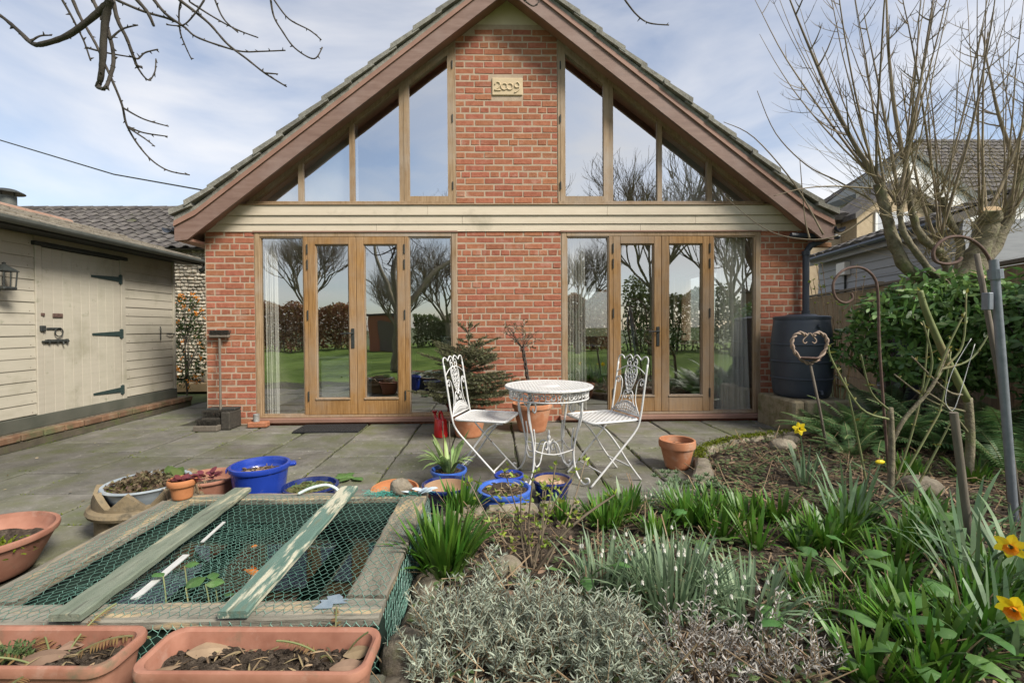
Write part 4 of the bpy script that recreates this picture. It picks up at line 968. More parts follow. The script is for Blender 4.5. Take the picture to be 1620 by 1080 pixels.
# ------------------------------------------------------------------ bistro table
def make_table():
    t = thing('bistro_table', 'round white iron table with lattice top on scrolled legs', 'table', (0,0,0))
    r0, z = .325, .69
    b = MB().lathe([(r0-.03,.0),(r0-.004,.004),(r0,-.002),(r0,-.012),(r0-.03,-.008),(r0-.03,0)], 64, (0,0,z))
    b.lathe([(0,.002),(.075,.002),(.085,-.003),(0,-.003)], 32, (0,0,z))
    st = .045
    for dsg in (-1, 1):
        for k in range(-13, 14):
            o = k*st*.7071*1.0; L2 = r0*r0-.0006-o*o
            if L2 <= .0005: continue
            h = math.sqrt(L2); u = Vector((1, dsg, 0)).normalized(); n_ = Vector((-dsg, 1, 0)).normalized()
            b.obox(n_*o+Vector((0,0,z-.002+dsg*.0014)), u*h, n_*.0052, Vector((0,0,.0013)))
    b.build('table_top', M_white_iron, t, smooth=40)
    # pierced apron
    ra = .29; b = MB()
    for zz in (z-.018, z-.085): b.tube([(ra*math.cos(a), ra*math.sin(a), zz) for a in [k*2*math.pi/48 for k in range(49)]], .006, 6, cap=False)
    nrep = 22
    for i in range(nrep):
        a0 = 2*math.pi*i/nrep
        pl = lambda u, v: (ra*math.cos(a0+u/ra), ra*math.sin(a0+u/ra), v)
        b.tube(spiral((0.0, z-.05), .026, 1.2, 0, pl, 11, 1 if i % 2 else -1), .0040, 5)
        b.tube(spiral((.04, z-.052), .020, 1.1, math.pi, pl, 10, -1 if i % 2 else 1), .0038, 5)
        b.tube([pl(.02,z-.02),pl(.032,z-.045),pl(.02,z-.085)], .0038, 5); b.tube([pl(-.022,z-.022),pl(-.01,z-.055),pl(-.02,z-.085)], .0045, 5)
        q = MB().ell((0,0,0), 1, 1, 1, 6, 4); cpt = pl(.042, z-.035)
        b.ell(cpt, .010, .010, .010, 6, 4)
    b.build('apron', M_white_iron, t, smooth=True)
    for k in range(4):
        a = R(-38+90*k); c_, s_ = math.cos(a), math.sin(a)
        Q = lambda r, zz, w=0: (r*c_-w*s_, r*s_+w*c_, zz)
        lg = MB().tube(spline([Q(.275,.61),Q(.268,.52),Q(.235,.38),Q(.205,.24),Q(.215,.12),Q(.25,.045),Q(.29,.012),Q(.325,.03),Q(.322,.055),Q(.30,.052)], 5), .0078, 8).build('leg', M_white_iron, t, smooth=True)
        MB().tube(spline([Q(.225,.35),Q(.26,.44),Q(.275,.53),Q(.25,.585),Q(.205,.59),Q(.175,.55),Q(.19,.515),Q(.215,.53),Q(.213,.55)], 5), .0058, 6).build('scroll', M_white_iron, lg, smooth=True)
        MB().tube(spline([Q(.205,.40),Q(.19,.30),Q(.20,.22)], 5), .006, 6).build('scroll', M_white_iron, lg, smooth=True)
        MB().tube(spline([Q(.208,.19),Q(.18,.13),Q(.13,.14),Q(.10,.20),Q(.07,.265),Q(.035,.275),Q(.018,.24),Q(.035,.215),Q(.05,.23)], 5), .0056, 6).build('stretcher', M_white_iron, t, smooth=True)
        a2 = a+R(45); m1 = (.15*math.cos(a2), .15*math.sin(a2), .215)
        MB().tube(spline([Q(.225,.33),Q(.20,.25),m1,(.205*math.cos(a+R(90)), .205*math.sin(a+R(90)), .245)], 4), .005, 6).build('stretcher', M_white_iron, t, smooth=True)
    MB().lathe([(0,.16),(.012,.163),(.014,.20),(.008,.215),(.017,.235),(.017,.25),(.008,.262),(.014,.28),(.014,.292),(.006,.302),(.010,.318),(.006,.335),(0,.342)], 14, (0,0,.02)).build('finial', M_white_iron, t, smooth=40)
    return place(t, (.41, 3.36, .004))
make_table()
# ------------------------------------------------------------------ pots
def soil_mesh(b, r, z, rn, amp=.012, n=9, sx=1, sy=1):
    """lumpy disc"""
    m = 26; base = len(b.v); b.v.append((0, 0, z+amp))
    for j in range(1, n+1):
        for k in range(m):
            a = 2*math.pi*k/m; rr = r*j/n
            b.v.append((rr*math.cos(a)*sx, rr*math.sin(a)*sy, z+rn.uniform(-amp, amp)*(1 if j < n else .3)))
    for k in range(m): b.f.append((base, base+1+k, base+1+(k+1) % m))
    for j in range(n-1):
        for k in range(m):
            a = base+1+j*m+k; c = base+1+j*m+(k+1) % m; b.f.append((a, a+m, c+m, c))
    return b
def pot(name, label, loc, rt, rb, h, m, rim='roll', wall=.012, soil=None, smat=None, m_in=None, cat='pot', group=None, tilt=(0,0), sx=1, sy=1, bulge=0, rimh=.03, rz=0, litter=None):
    t = thing(name, label, cat, (0,0,0), group)
    if rim == 'roll': top = [(rt-.004,h-rimh),(rt+.006,h-rimh+.004),(rt+.010,h-rimh*.5),(rt+.008,h-.004),(rt,h),(rt-wall*.6,h-.002),(rt-wall,h-rimh*.6)]
    elif rim == 'band': top = [(rt-.012,h-rimh),(rt-.001,h-rimh+.002),(rt+.003,h-rimh*.5),(rt,h-.003),(rt-.004,h),(rt-wall,h-.002),(rt-wall-.003,h-rimh*.8)]
    elif rim == 'lip': top = [(rt-.02,h-rimh),(rt-.006,h-rimh+.003),(rt+.002,h-rimh*.6),(rt+.002,h-.005),(rt-.004,h),(rt-wall,h-.003),(rt-wall-.012,h-rimh)]
    mid = []
    rs = top[0][0]
    for k in range(1, 7):
        q = k/7; mid.append((lerp(rb, rs, q)+bulge*math.sin(q*math.pi), (h-rimh)*q))
    sl = soil if soil is not None else h*.25
    rin = lerp(rb, rs, sl/(h-rimh))+bulge*math.sin(min(1, sl/(h-rimh))*math.pi)-wall
    prof = [(0,.0),(rb-.004,0),(rb,.004)]+mid+top
    b = MB().lathe(prof, 40, sx=sx, sy=sy); body = b.build('body', m, t, smooth=45)
    q = MB().lathe([(top[-1][0],top[-1][1]),(lerp(rin,top[-1][0],.5),(top[-1][1]+sl)/2),(rin,sl),(rin*.9,sl-.01)], 40, sx=sx, sy=sy); q.f = [f[::-1] for f in q.f]
    q.build('inside', m_in or m, body, smooth=True)
    rn = random.Random(hash(label) % 1000 if False else sum(map(ord, label)))
    soil_mesh(MB(), rin+.002, sl, rn, sx=sx, sy=sy).build('soil', smat or M_soil, t, smooth=False)
    if litter:
        lb = MB()
        for _ in range(litter[0]):
            a, rr = rn.uniform(0, 6.28), rn.uniform(0, rin*.85); d = Vector((rn.uniform(-1,1), rn.uniform(-1,1), rn.uniform(.0,.25)))
            lb.leaf((rr*math.cos(a)*sx, rr*math.sin(a)*sy, sl+.012), d, (rn.uniform(-1,1), rn.uniform(-1,1), .2), rn.uniform(*litter[1]), rn.uniform(*litter[2]), .3, 3)
        lb.build('leaf_litter', litter[3], t, kind='stuff')
    place(t, loc, rz, *tilt); return t
pot('planter_pot', 'big royal blue pot with side lugs half full of soil behind the pond', (-1.46, 2.86, .003), .166, .128, .285, M_blue_p, 'roll', .014, soil=.225, rimh=.035, rz=.4, litter=(60,(.02,.05),(.006,.014),M_dead))
bp_ = [o for o in bpy.data.objects if o.name == 'planter_pot'][0]
for s in (-1, 1):
    o = MB().box(s*.165-.012, s*.165+.03*s+.012, -.03, .03, .25, .275, .008); o = o.build('lug', M_blue_p, None); o.parent = bp_
pot('planter_pot', 'navy rimmed pot filled with moss and weeds behind the pond frame', (-1.10, 2.74, .003), .152, .12, .19, M_blue_d, 'roll', .012, soil=.165, smat=pm('mossy_soil', [(0.05,0.05,0.015),(0.12,0.12,0.035),(0.17,0.15,0.06)], scale=30, rough=1, bump=1, bscale=90, bdist=.02), rimh=.022, litter=(90,(.012,.03),(.006,.012),M_weed))
pot('planter_bowl', 'shallow orange terracotta bowl beside the stone on the pond corner', (-.61, 2.80, .003), .145, .10, .145, M_terra_o, 'band', .010, soil=.03, smat=M_terra_o, rimh=.02, cat='bowl', tilt=(R(4), 0))
pot('planter_pot', 'blue glazed pot with pale green strap-leaved plant, behind the mossy empty pot', (-.32, 3.22, .003), .122, .095, .125, M_blue_l, 'roll', .012, soil=.10, rimh=.028)
pot('planter_pot', 'wide dark blue pot with bare clay inside, in front of the strap-leaved plant', (-.29, 2.80, .003), .148, .105, .165, M_blue_d, 'roll', .011, soil=.09, smat=M_clay_in, m_in=M_clay_in, rimh=.028)
pot('planter_pot', 'squat bright blue glazed bowl full of soil in front of the table', (.065, 2.85, .003), .165, .14, .118, M_blue_l, 'roll', .020, soil=.096, rimh=.032, bulge=.016, litter=(26,(.03,.07),(.006,.016),M_deadg))
pot('planter_pot', 'small cobalt pot of soil tucked behind the squat bright blue bowl', (.105, 3.12, .003), .094, .075, .115, M_blue_p, 'roll', .010, soil=.098, rimh=.022, litter=(20,(.01,.03),(.004,.008),M_deadg))
pot('planter_pot', 'navy glazed pot with bare pinkish clay inside, in front of the table leg', (.375, 2.93, .003), .122, .092, .145, M_blue_d, 'roll', .011, soil=.105, smat=pm('dry_pink_clay', [(0.33,0.22,0.145),(0.40,0.28,0.19)], scale=14, rough=.95), m_in=M_clay_in, rimh=.022)
pot('planter_pot', 'chipped terracotta pot standing alone on the patio right of the chair', (1.46, 3.58, .003), .138, .088, .225, M_terra, 'band', .014, soil=.17, rimh=.062, smat=M_soil)
pot('planter_pot', 'small orange terracotta pot with purple-leaved plant on the pond corner', (-1.665, 2.455, .226), .068, .046, .105, M_terra_o, 'band', .007, soil=.085, rimh=.035)
pot('planter_bowl', 'faded terracotta plastic planter behind the small purple-leaved pot', (-1.80, 2.90, .003), .165, .11, .20, M_terra_p, 'roll', .010, soil=.13, rimh=.024, cat='bowl')
pot('planter_bowl', 'large terracotta plastic bowl at the left edge of the picture', (-2.37, 2.13, .003), .262, .18, .19, M_terra_p, 'roll', .014, soil=.12, rimh=.032, cat='bowl')
pot('planter_pot', 'terracotta pot of the spruce behind the left chair', (-.26, 4.72, .003), .19, .13, .26, M_terra, 'band', .014, soil=.22, rimh=.06)
pot('planter_pot', 'large terracotta pot of the little standard tree behind the table', (.42, 4.93, .003), .215, .145, .30, M_terra, 'band', .015, soil=.26, rimh=.05)
pot('planter_pot', 'pale stone coloured pot on the sleeper beyond the shed', (-5.22, 8.55, .14), .17, .12, .26, M_render, 'band', .012, soil=.22, rimh=.03, group=None)
pot('planter_pot', 'tall terracotta pot on the sleeper beyond the shed, beside the house wall', (-4.92, 8.75, .14), .22, .16, .36, M_terra_o, 'band', .012, soil=.3, rimh=.03)
# crown-top chimney pot used as a planter
cp = thing('chimney_pot_planter', 'buff crown-topped chimney pot planter with pale tray of sedum beside the pond', 'planter', (0,0,0))
b = MB(); nseg = 72; R0 = .27
def crown(a): q = (a*8/(2*math.pi)) % 1.0; return .20+.10*abs(1-2*q)**1.0
for k in range(nseg):
    a = 2*math.pi*k/nseg; ct = crown(a)
    for r_, z_ in [(R0-.02,0),(R0-.02,.13),(R0+.012,.14),(R0+.02,.16),(R0+.012,.18),(R0-.012,.19),(R0-.01,ct),(R0-.045,ct),(R0-.05,.12)]:
        b.v.append((r_*math.cos(a), r_*math.sin(a), z_))
for k in range(nseg):
    for j in range(8):
        a = k*9+j; c = ((k+1) % nseg)*9+j; b.f.append((a, c, c+1, a+1))
b.build('crown_pot', M_chimney, cp, smooth=35)
b = MB().lathe([(.16,.15),(.205,.24),(.215,.275),(.228,.288),(.224,.298),(.205,.294),(.19,.26),(.05,.25)], 40)
b.build('tray', M_bluegrey, cp, smooth=45)
soil_mesh(MB(), .2, .268, random.Random(2), .012).build('soil', M_soil, cp)
cr_ = random.Random(31); b = MB()
for _ in range(900):
    a, rr = cr_.uniform(0, 6.28), .205*math.sqrt(cr_.random()); hgt = .27+.075*(1-(rr/.22)**2)*cr_.random()
    d = Vector((cr_.uniform(-1,1), cr_.uniform(-1,1), cr_.uniform(-.1,.9)))
    b.leaf((rr*math.cos(a), rr*math.sin(a), hgt), d, (cr_.uniform(-1,1), cr_.uniform(-1,1), .3), cr_.uniform(.015,.04), cr_.uniform(.008,.02), .5, 3)
b.build('sedum', M_sedum, cp, kind='stuff')
b = MB()
for _ in range(300):
    a, rr = cr_.uniform(2.8, 5.0), cr_.uniform(.08, .2); d = Vector((cr_.uniform(-1,1), cr_.uniform(-1,1), cr_.uniform(.2,.9)))
    b.leaf((rr*math.cos(a), rr*math.sin(a), .275), d, (1,0,.3), cr_.uniform(.008,.02), .008, .3, 2)
b.build('moss', M_moss, cp, kind='stuff')
b = MB()
for q in range(5):
    b.leaf((.10+.02*q, .05-.01*q, .30), (cr_.uniform(-.6,.6), -.2, .8), (1,0,0), .09, .06, .5, 4, BROAD)
b.build('green_leaf', M_leek, cp)
b = MB()
for q in range(26):
    a = cr_.uniform(-.9, .9); b.tube(spline([(.2*math.cos(a),.2*math.sin(a),.28),(.26*math.cos(a),.26*math.sin(a),.30),(.31*math.cos(a),.31*math.sin(a),cr_.uniform(.08,.25))],3), .002, 4)
b.build('trailing_stem', M_stem_b, cp, kind='stuff')
place(cp, (-2.0, 2.66, .003), .25); cp.scale = (.95, .95, .84)
# ------------------------------------------------------------------ troughs
def rr_ring(hx, hy, r, z, n=5):
    out = []
    for cx_, cy_, a0 in ((hx-r, hy-r, 0), (-hx+r, hy-r, 90), (-hx+r, -hy+r, 180), (hx-r, -hy+r, 270)):
        for k in range(n+1): a = R(a0+90*k/n); out.append((cx_+r*math.cos(a), cy_+r*math.sin(a), z))
    return out
def trough(label, loc, hx, hy, h, rz):
    t = thing('plant_trough', label, 'trough', (0,0,0))
    rings = [rr_ring(hx-.035,hy-.03,.03,0), rr_ring(hx-.030,hy-.026,.035,h*.3), rr_ring(hx-.014,hy-.014,.045,h-.030), rr_ring(hx-.002,hy-.002,.05,h-.028), rr_ring(hx,hy,.05,h-.012), rr_ring(hx-.003,hy-.003,.05,h-.002), rr_ring(hx-.012,hy-.012,.045,h), rr_ring(hx-.022,hy-.022,.038,h-.006), rr_ring(hx-.026,hy-.026,.036,h-.03), rr_ring(hx-.032,hy-.032,.03,h-.075)]
    b = MB(); m = len(rings[0])
    for q in rings: b.v += q
    for i in range(len(rings)-1):
        for k in range(m): a = i*m+k; c = i*m+(k+1) % m; b.f.append((a, c, c+m, a+m))
    b.f.append(tuple(reversed(range(m)))); b.build('body', M_terra_p, t, smooth=40)
    rn = random.Random(sum(map(ord, label))); b = MB(); nx_, ny_ = 46, 14; zs = h-.058
    for j in range(ny_+1):
        for i in range(nx_+1):
            b.v.append((lerp(-hx+.03, hx-.03, i/nx_), lerp(-hy+.03, hy-.03, j/ny_), zs+rn.uniform(-.009,.011)+.012*math.sin(i*.4)*math.cos(j*.6)))
    for j in range(ny_):
        for i in range(nx_): a = j*(nx_+1)+i; b.f.append((a, a+1, a+nx_+2, a+nx_+1))
    b.build('soil', M_soil, t)
    b = MB()
    for _ in range(420):
        x_, y_ = rn.uniform(-hx+.04, hx-.04), rn.uniform(-hy+.04, hy-.04); s_ = rn.uniform(.003,.009)
        b.ell((x_, y_, zs+.010), s_*1.3, s_, s_*.8, 5, 3, .3, rn)
    b.build('soil_crumb', M_soil, t, kind='stuff')
    b = MB()
    for _ in range(70):
        x_, y_ = rn.uniform(-hx+.05, hx-.05), rn.uniform(-hy+.045, hy-.045); d = Vector((rn.uniform(-1,1), rn.uniform(-1,1), rn.uniform(0,.3)))
        b.leaf((x_, y_, zs+.014), d, (rn.uniform(-1,1), rn.uniform(-1,1), .2), rn.uniform(.02,.06), rn.uniform(.003,.007), .4, 3)
    b.build('litter', M_deadg, t, kind='stuff')
    return t, zs
t1, zs = trough('terracotta plastic trough at the left bottom corner, with withered fern and dead leaves', (0,0,0), .335, .092, .165, 0)
rn = random.Random(77)
for (x_, y_, l_, a_) in [(.02,-.02,.13,.4),(.0,-.06,.15,2.7),(.09,.03,.10,.9),(-.12,-.05,.10,.1)]:
    MB().leaf((x_, y_, zs+.022), (math.cos(a_), math.sin(a_), .12), (-math.sin(a_), math.cos(a_), .25), l_, l_*.42, .5, 6, (.1,.6,.95,1,.8,.45,.03), fold=.25).build('dead_leaf', M_dead, t1)
b = MB()
for _ in range(260):
    a, r_ = rn.uniform(0,6.28), .05*math.sqrt(rn.random()); b.leaf((-.02+r_*math.cos(a), .01+r_*.7*math.sin(a), zs+.012+.03*rn.random()), (rn.uniform(-1,1), rn.uniform(-1,1), rn.uniform(.2,1)), (1,0,0), .014, .006, .2, 2)
b.build('moss_tuft', M_weed, t1, kind='stuff')
place(t1, (-1.372, 1.318, .064), R(-2.0))
t2, zs = trough('terracotta plastic trough full of bare soil at the bottom, below the pond', (0,0,0), .320, .098, .165, 0)
for (x_, y_, l_, a_) in [(.22,.02,.09,.5),(.20,-.03,.11,.2),(-.24,.03,.12,.3),(-.22,-.02,.10,3.4)]:
    MB().leaf((x_, y_, zs+.022), (math.cos(a_), math.sin(a_), .1), (-math.sin(a_), math.cos(a_), .25), l_, l_*.5, .5, 6, (.1,.6,.95,1,.8,.45,.03), fold=.25).build('dead_leaf', M_dead, t2)
place(t2, (-.655, 1.284, .064), R(-2.0))
# low stone ledge that the troughs stand on
tag(MB().box(-1.95, -.30, 1.08, 1.405, -.03, .061, .01).build('stone_ledge', M_slab), 'low stone ledge under the two terracotta troughs', 'ledge')
# ------------------------------------------------------------------ pond
PX0, PX1, PY0, PY1, PZ = -1.735, -.365, 1.425, 2.52, .222
pond = thing('garden_pond', 'raised pond under a weathered board frame with green netting', 'pond', ((PX0+PX1)/2, (PY0+PY1)/2, 0))
b = MB()
for q in ((PX0+.01, PX0+.10, PY0+.02, PY1-.02), (PX1-.10, PX1-.01, PY0+.02, PY1-.02), (PX0+.1005, PX1-.1005, PY0+.02, PY0+.10), (PX0+.1005, PX1-.1005, PY1-.10, PY1-.02)): b.box(q[0], q[1], q[2], q[3], -.02, .192)
b.build('liner', M_liner, pond)
MB().box(PX0+.1, PX1-.1, PY0+.1, PY1-.1, -.03, -.015).build('pond_bottom', M_liner, pond)
wm = bpy.data.materials.new('pond_water'); wm.use_nodes = True; N = wm.node_tree.nodes; L = wm.node_tree.links; N.remove(N['Principled BSDF'])
gl = N.new('ShaderNodeBsdfGlossy'); gl.inputs['Roughness'].default_value = .02; tp = N.new('ShaderNodeBsdfTransparent'); tp.inputs['Color'].default_value = (.35,.55,.42,1)
fz = N.new('ShaderNodeFresnel'); fz.inputs[0].default_value = 2.1; ms = N.new('ShaderNodeMixShader'); L.new(fz.outputs[0], ms.inputs[0]); L.new(tp.outputs[0], ms.inputs[1]); L.new(gl.outputs[0], ms.inputs[2])
nz = N.new('ShaderNodeTexNoise'); nz.inputs['Scale'].default_value = 7; bpn = N.new('ShaderNodeBump'); bpn.inputs['Strength'].default_value = .05; bpn.inputs['Distance'].default_value = .01; L.new(nz.outputs[0], bpn.inputs['Height']); L.new(bpn.outputs[0], gl.inputs['Normal']); L.new(bpn.outputs[0], fz.inputs['Normal'])
L.new(ms.outputs[0], N['Material Output'].inputs[0])
w_ = MB().add([(PX0+.1,PY0+.1,.10),(PX1-.1,PY0+.1,.10),(PX1-.1,PY1-.1,.10),(PX0+.1,PY1-.1,.10)], [(0,1,2,3)]).build('water', wm, pond)
def board(x0, x1, y0, y1, z0, z1, m, nm, seed, along='x', twist=0):
    """weathered board with wavering edges"""
    r = random.Random(seed); n = 14; b = MB(); 
    for i in range(n+1):
        t = i/n; e0, e1 = r.uniform(-.004,.004), r.uniform(-.004,.004); zz = r.uniform(-.0015,.0015)+twist*t
        if along == 'x': X_ = lerp(x0,x1,t); ring = [(X_,y0+e0,z0+twist*t),(X_,y1+e1,z0+twist*t),(X_,y1+e1,z1-.004+zz),(X_,y1-.006+e1,z1+zz),(X_,y0+.006+e0,z1+zz),(X_,y0+e0,z1-.004+zz)]
        else: Y_ = lerp(y0,y1,t); ring = [(x1+e0,Y_,z0+twist*t),(x0+e1,Y_,z0+twist*t),(x0+e1,Y_,z1-.004+zz),(x0+.006+e1,Y_,z1+zz),(x1-.006+e0,Y_,z1+zz),(x1+e0,Y_,z1-.004+zz)]
        b.v += ring
    for i in range(n):
        for k in range(6): a = i*6+k; c = i*6+(k+1) % 6; b.f.append((a, a+6, c+6, c))
    b.f += [tuple(range(6)), tuple(reversed(range(n*6, n*6+6)))]
    return b.build(nm, m, pond)
board(PX0, PX1, PY0, PY0+.100, .195, PZ, M_greywood, 'frame_board', 1)
board(PX0, PX1, PY1-.09, PY1, .195, PZ, M_greywood, 'frame_board', 2)
board(PX0-.02, PX0+.125, PY0+.117, PY1-.092, .195, PZ+.001, M_greywood_y, 'frame_board', 3, 'y')
board(PX1-.135, PX1, PY0+.117, PY1-.092, .195, PZ+.001, M_greywood_y, 'frame_board', 4, 'y')
def plank(xa, xb, w, m, nm, seed, z0):
    """slanting plank from near (xa) to far (xb)"""
    r = random.Random(seed); n = 16; b = MB()
    for i in range(n+1):
        t = i/n; y = lerp(PY0-.01, PY1+.005, t); xc = lerp(xa, xb, t); e0, e1 = r.uniform(-.003,.003), r.uniform(-.003,.003); zz = r.uniform(-.001,.001)
        b.v += [(xc+w/2+e0,y,z0),(xc-w/2+e1,y,z0),(xc-w/2+e1,y,z0+.018+zz),(xc-w/2+.006+e1,y,z0+.022+zz),(xc+w/2-.006+e0,y,z0+.022+zz),(xc+w/2+e0,y,z0+.018+zz)]
    for i in range(n):
        for k in range(6): a = i*6+k; c = i*6+(k+1) % 6; b.f.append((a, a+6, c+6, c))
    b.f += [tuple(range(6)), tuple(reversed(range(n*6, n*6+6)))]
    return b.build(nm, m, pond)
pk = plank(-1.325, -1.385, .098, M_greenwood, 'cross_plank', 5, PZ+.010); pk['label'] = 'flaking pale green plank across the pond'
pk = plank(-.815, -.80, .092, M_teal, 'cross_plank', 6, PZ+.010); pk['label'] = 'plank with peeling teal paint across the pond'
# netting: hexagonal mesh stretched over the frame
def net(x0, x1, y0, y1, cell, zf, rad, nm, seed, edge=None):
    b = MB(); h = cell*.62; r = random.Random(seed); ny_ = int((y1-y0)/(h*1.5))+1; nx_ = int((x1-x0)/cell)+1; nodes = {}
    def nd(i, j, up):
        key = (i, j, up)
        if key not in nodes:
            X_ = x0+(i+(.5 if j % 2 else 0))*cell; Y_ = y0+j*h*1.5+(h*.25 if up else -h*.25)
            X_ += r.uniform(-.004,.004)+.016*mnoise.noise(Vector((X_*4,Y_*4,seed))); Y_ += r.uniform(-.004,.004)+.016*mnoise.noise(Vector((X_*4,Y_*4,seed+9)))
            nodes[key] = Vector(edge(X_, Y_) if edge else (X_, Y_, zf(X_, Y_)))
        return nodes[key]
    for j in range(ny_):
        for i in range(nx_):
            p, q = nd(i,j,False), nd(i,j,True); b.tube([p,q], rad, 3, cap=False)
            if j+1 < ny_:
                for k in ((i-1, i) if j % 2 == 0 else (i, i+1)):
                    if 0 <= k < nx_: b.tube([q, nd(k,j+1,False)], rad, 3, cap=False)
    return b.build(nm, M_net, pond, kind='stuff')
def nz_(x, y):
    ex = min(x-PX0, PX1-x, y-PY0, PY1-y); s = max(0, min(1, (ex-.11)/.25))
    return PZ+.003-.034*s+.016*mnoise.noise(Vector((x*5,y*5,1)))*s
net(PX0+.02, PX1-.03, PY0+.02, PY1-.02, .030, nz_, .0008, 'netting', 3)
net(PX0+.12, -.95, PY0+.12, PY1-.12, .033, lambda x, y: .125+.015*mnoise.noise(Vector((x*4,y*4,7))), .0009, 'netting', 8)
net(-1.72, -.36, 0, .26, .030, None, .0010, 'netting', 5, edge=lambda x, y: (x, PY0-.006-.012*math.sin(y*14), PZ-.01-y*.80))
net(0, 1.0, 0, .26, .030, None, .0010, 'netting', 6, edge=lambda x, y: (PX1+.010+.015*math.sin(y*12), PY0+.02+x, PZ-.005-y*.85))
# white strip, blue scrap and fish
MB().obox(Vector((-1.232,1.70,PZ-.004)), Vector((-.012,.15,0)), Vector((.013,0,0)), Vector((0,0,.002))).build('white_strip', pm('dull_white_strip', [(0.42,0.42,0.40),(0.55,0.55,0.52)], scale=20, rough=.6), pond); MB().obox(Vector((-1.262,2.06,PZ-.004)), Vector((-.012,.10,0)), Vector((.007,0,0)), Vector((0,0,.002))).build('white_strip', MATS['dull_white_strip'], pond)
b = MB(); sc_ = random.Random(4); pts = []
for k in range(22): a = 2*math.pi*k/22; r_ = .030*(1+.6*sc_.uniform(-1,1)); pts.append((-.535+r_*1.7*math.cos(a)+.02*math.sin(a), PY0+.075+r_*.9*math.sin(a)))
b.prism_z(pts, PZ+.0045, PZ+.007); b.build('blue_scrap', M_plaque_blue, pond)
def fish(loc, rz, s, label):
    t = thing('goldfish', label, 'fish', (0,0,0), None); b = MB(); n = 9
    for i in range(n+1):
        q = i/n; w_ = .016*math.sin(math.pi*min(1,q*1.02)**.7)+.0015; xx = -.055+.11*q
        for k in range(8): a = 2*math.pi*k/8; b.v.append((xx, w_*.7*math.cos(a)+.004*math.sin(q*5), w_*math.sin(a)))
    for i in range(n):
        for k in range(8): a = i*8+k; c = i*8+(k+1) % 8; b.f.append((a, c, c+8, a+8))
    b.build('body', M_fish, t, smooth=True)
    MB().add([(-.05,0,0),(-.085,.012,.018),(-.075,.004,0),(-.085,.010,-.016)], [(0,1,2),(0,2,3)]).build('tail', M_fish, t)
    MB().add([(-.01,0,.015),(.015,0,.017),(.0,.002,.028),(-.02,.002,.022)], [(0,1,2,3)]).build('fin', M_fish, t)
    place(t, loc, rz); t.scale = (s, s, s)
fish((-1.02,1.93,.094), 2.8, 1.3, 'larger orange goldfish near the middle of the pond')
fish((-1.13,2.16,.088), .6, .75, 'smaller goldfish further back in the pond beside the green plank')
# things lying on the pond frame
b = MB().ell((0,0,0), .058, .046, .05, 14, 9, .10, random.Random(3)); b.v = [(x, y, max(z, -.038)) for x, y, z in b.v]
st_ = b.build('stone', M_rock, smooth=True); st_.location = (-.505, 2.47, PZ+.046); tag(st_, 'rough grey stone weighing down net on the far pond corner', 'stone')
ns_ = MB(); r = random.Random(12)
for _ in range(260):
    q = Vector((-.54+r.gauss(0,.075), 2.455+r.gauss(0,.012), PZ+.008+abs(r.gauss(0,.012)))); d = Vector((r.uniform(-1,1), r.uniform(-.3,.3), r.uniform(-.2,.4)))
    ns_.tube([q, q+d*.03, q+d*.05+Vector((0,0,-.01))], .0009, 3)
tag(ns_.build('net_scrap', pm('teal_net', [(0.05,0.30,0.24),(0.10,0.42,0.34)], scale=9, rough=.5)), 'scrunched teal net under the stone on the pond corner', 'net')
b = MB()
for q in range(9): b.leaf((-.42+r.uniform(-.05,.05), 2.44+r.uniform(-.02,.02), PZ+.01+r.uniform(0,.02)), (r.uniform(-1,1), r.uniform(-.4,.4), .3), (0,1,.2), r.uniform(.05,.09), .03, .5, 4)
tag(b.build('plastic_scrap', pm('pale_blue_plastic', [(0.42,0.52,0.58),(0.55,0.63,0.68)], scale=20, rough=.4)), 'crumpled pale blue plastic on the far right pond corner', 'plastic')
hp = MB().tube(spline([(-1.06,2.475,PZ+.010),(-1.0,2.49,PZ+.035),(-.92,2.50,PZ+.048),(-.86,2.49,PZ+.030),(-.845,2.48,PZ+.006)],6), .008, 8)
tag(hp.build('hose_piece', pm('pale_hose', [(0.50,0.62,0.58),(0.58,0.68,0.64)], scale=6, rough=.4), smooth=True), 'short pale curved hose on the far pond board', 'hose')
lf = thing('water_plant', 'pale green leaved plant poking through the netting of the pond', 'plant', (-1.1, 1.62, .1))
r = random.Random(5)
for (x_, y_, z_, a_, l_) in [(-1.20,1.66,.235,2.6,.07),(-1.15,1.70,.25,.6,.06),(-1.08,1.60,.225,1.2,.09),(-1.03,1.63,.22,.3,.08),(-1.02,1.66,.22,2.0,.07),(-.88,1.56,.21,1.0,.05),(-.90,1.58,.21,3.0,.05)]:
    MB().leaf((x_, y_, z_), (math.cos(a_), math.sin(a_)*.7, .35), (-math.sin(a_), math.cos(a_), .2), l_*.8, l_*.6, 1.0, 4, BROAD, fold=.3).build('leaf', M_arum, lf)
    MB().tube(spline([(x_+.05,y_-.06,.1),(x_+.03,y_-.03,.17),(x_,y_,z_)],3), .0025, 5).build('stalk', M_stem_g, lf)
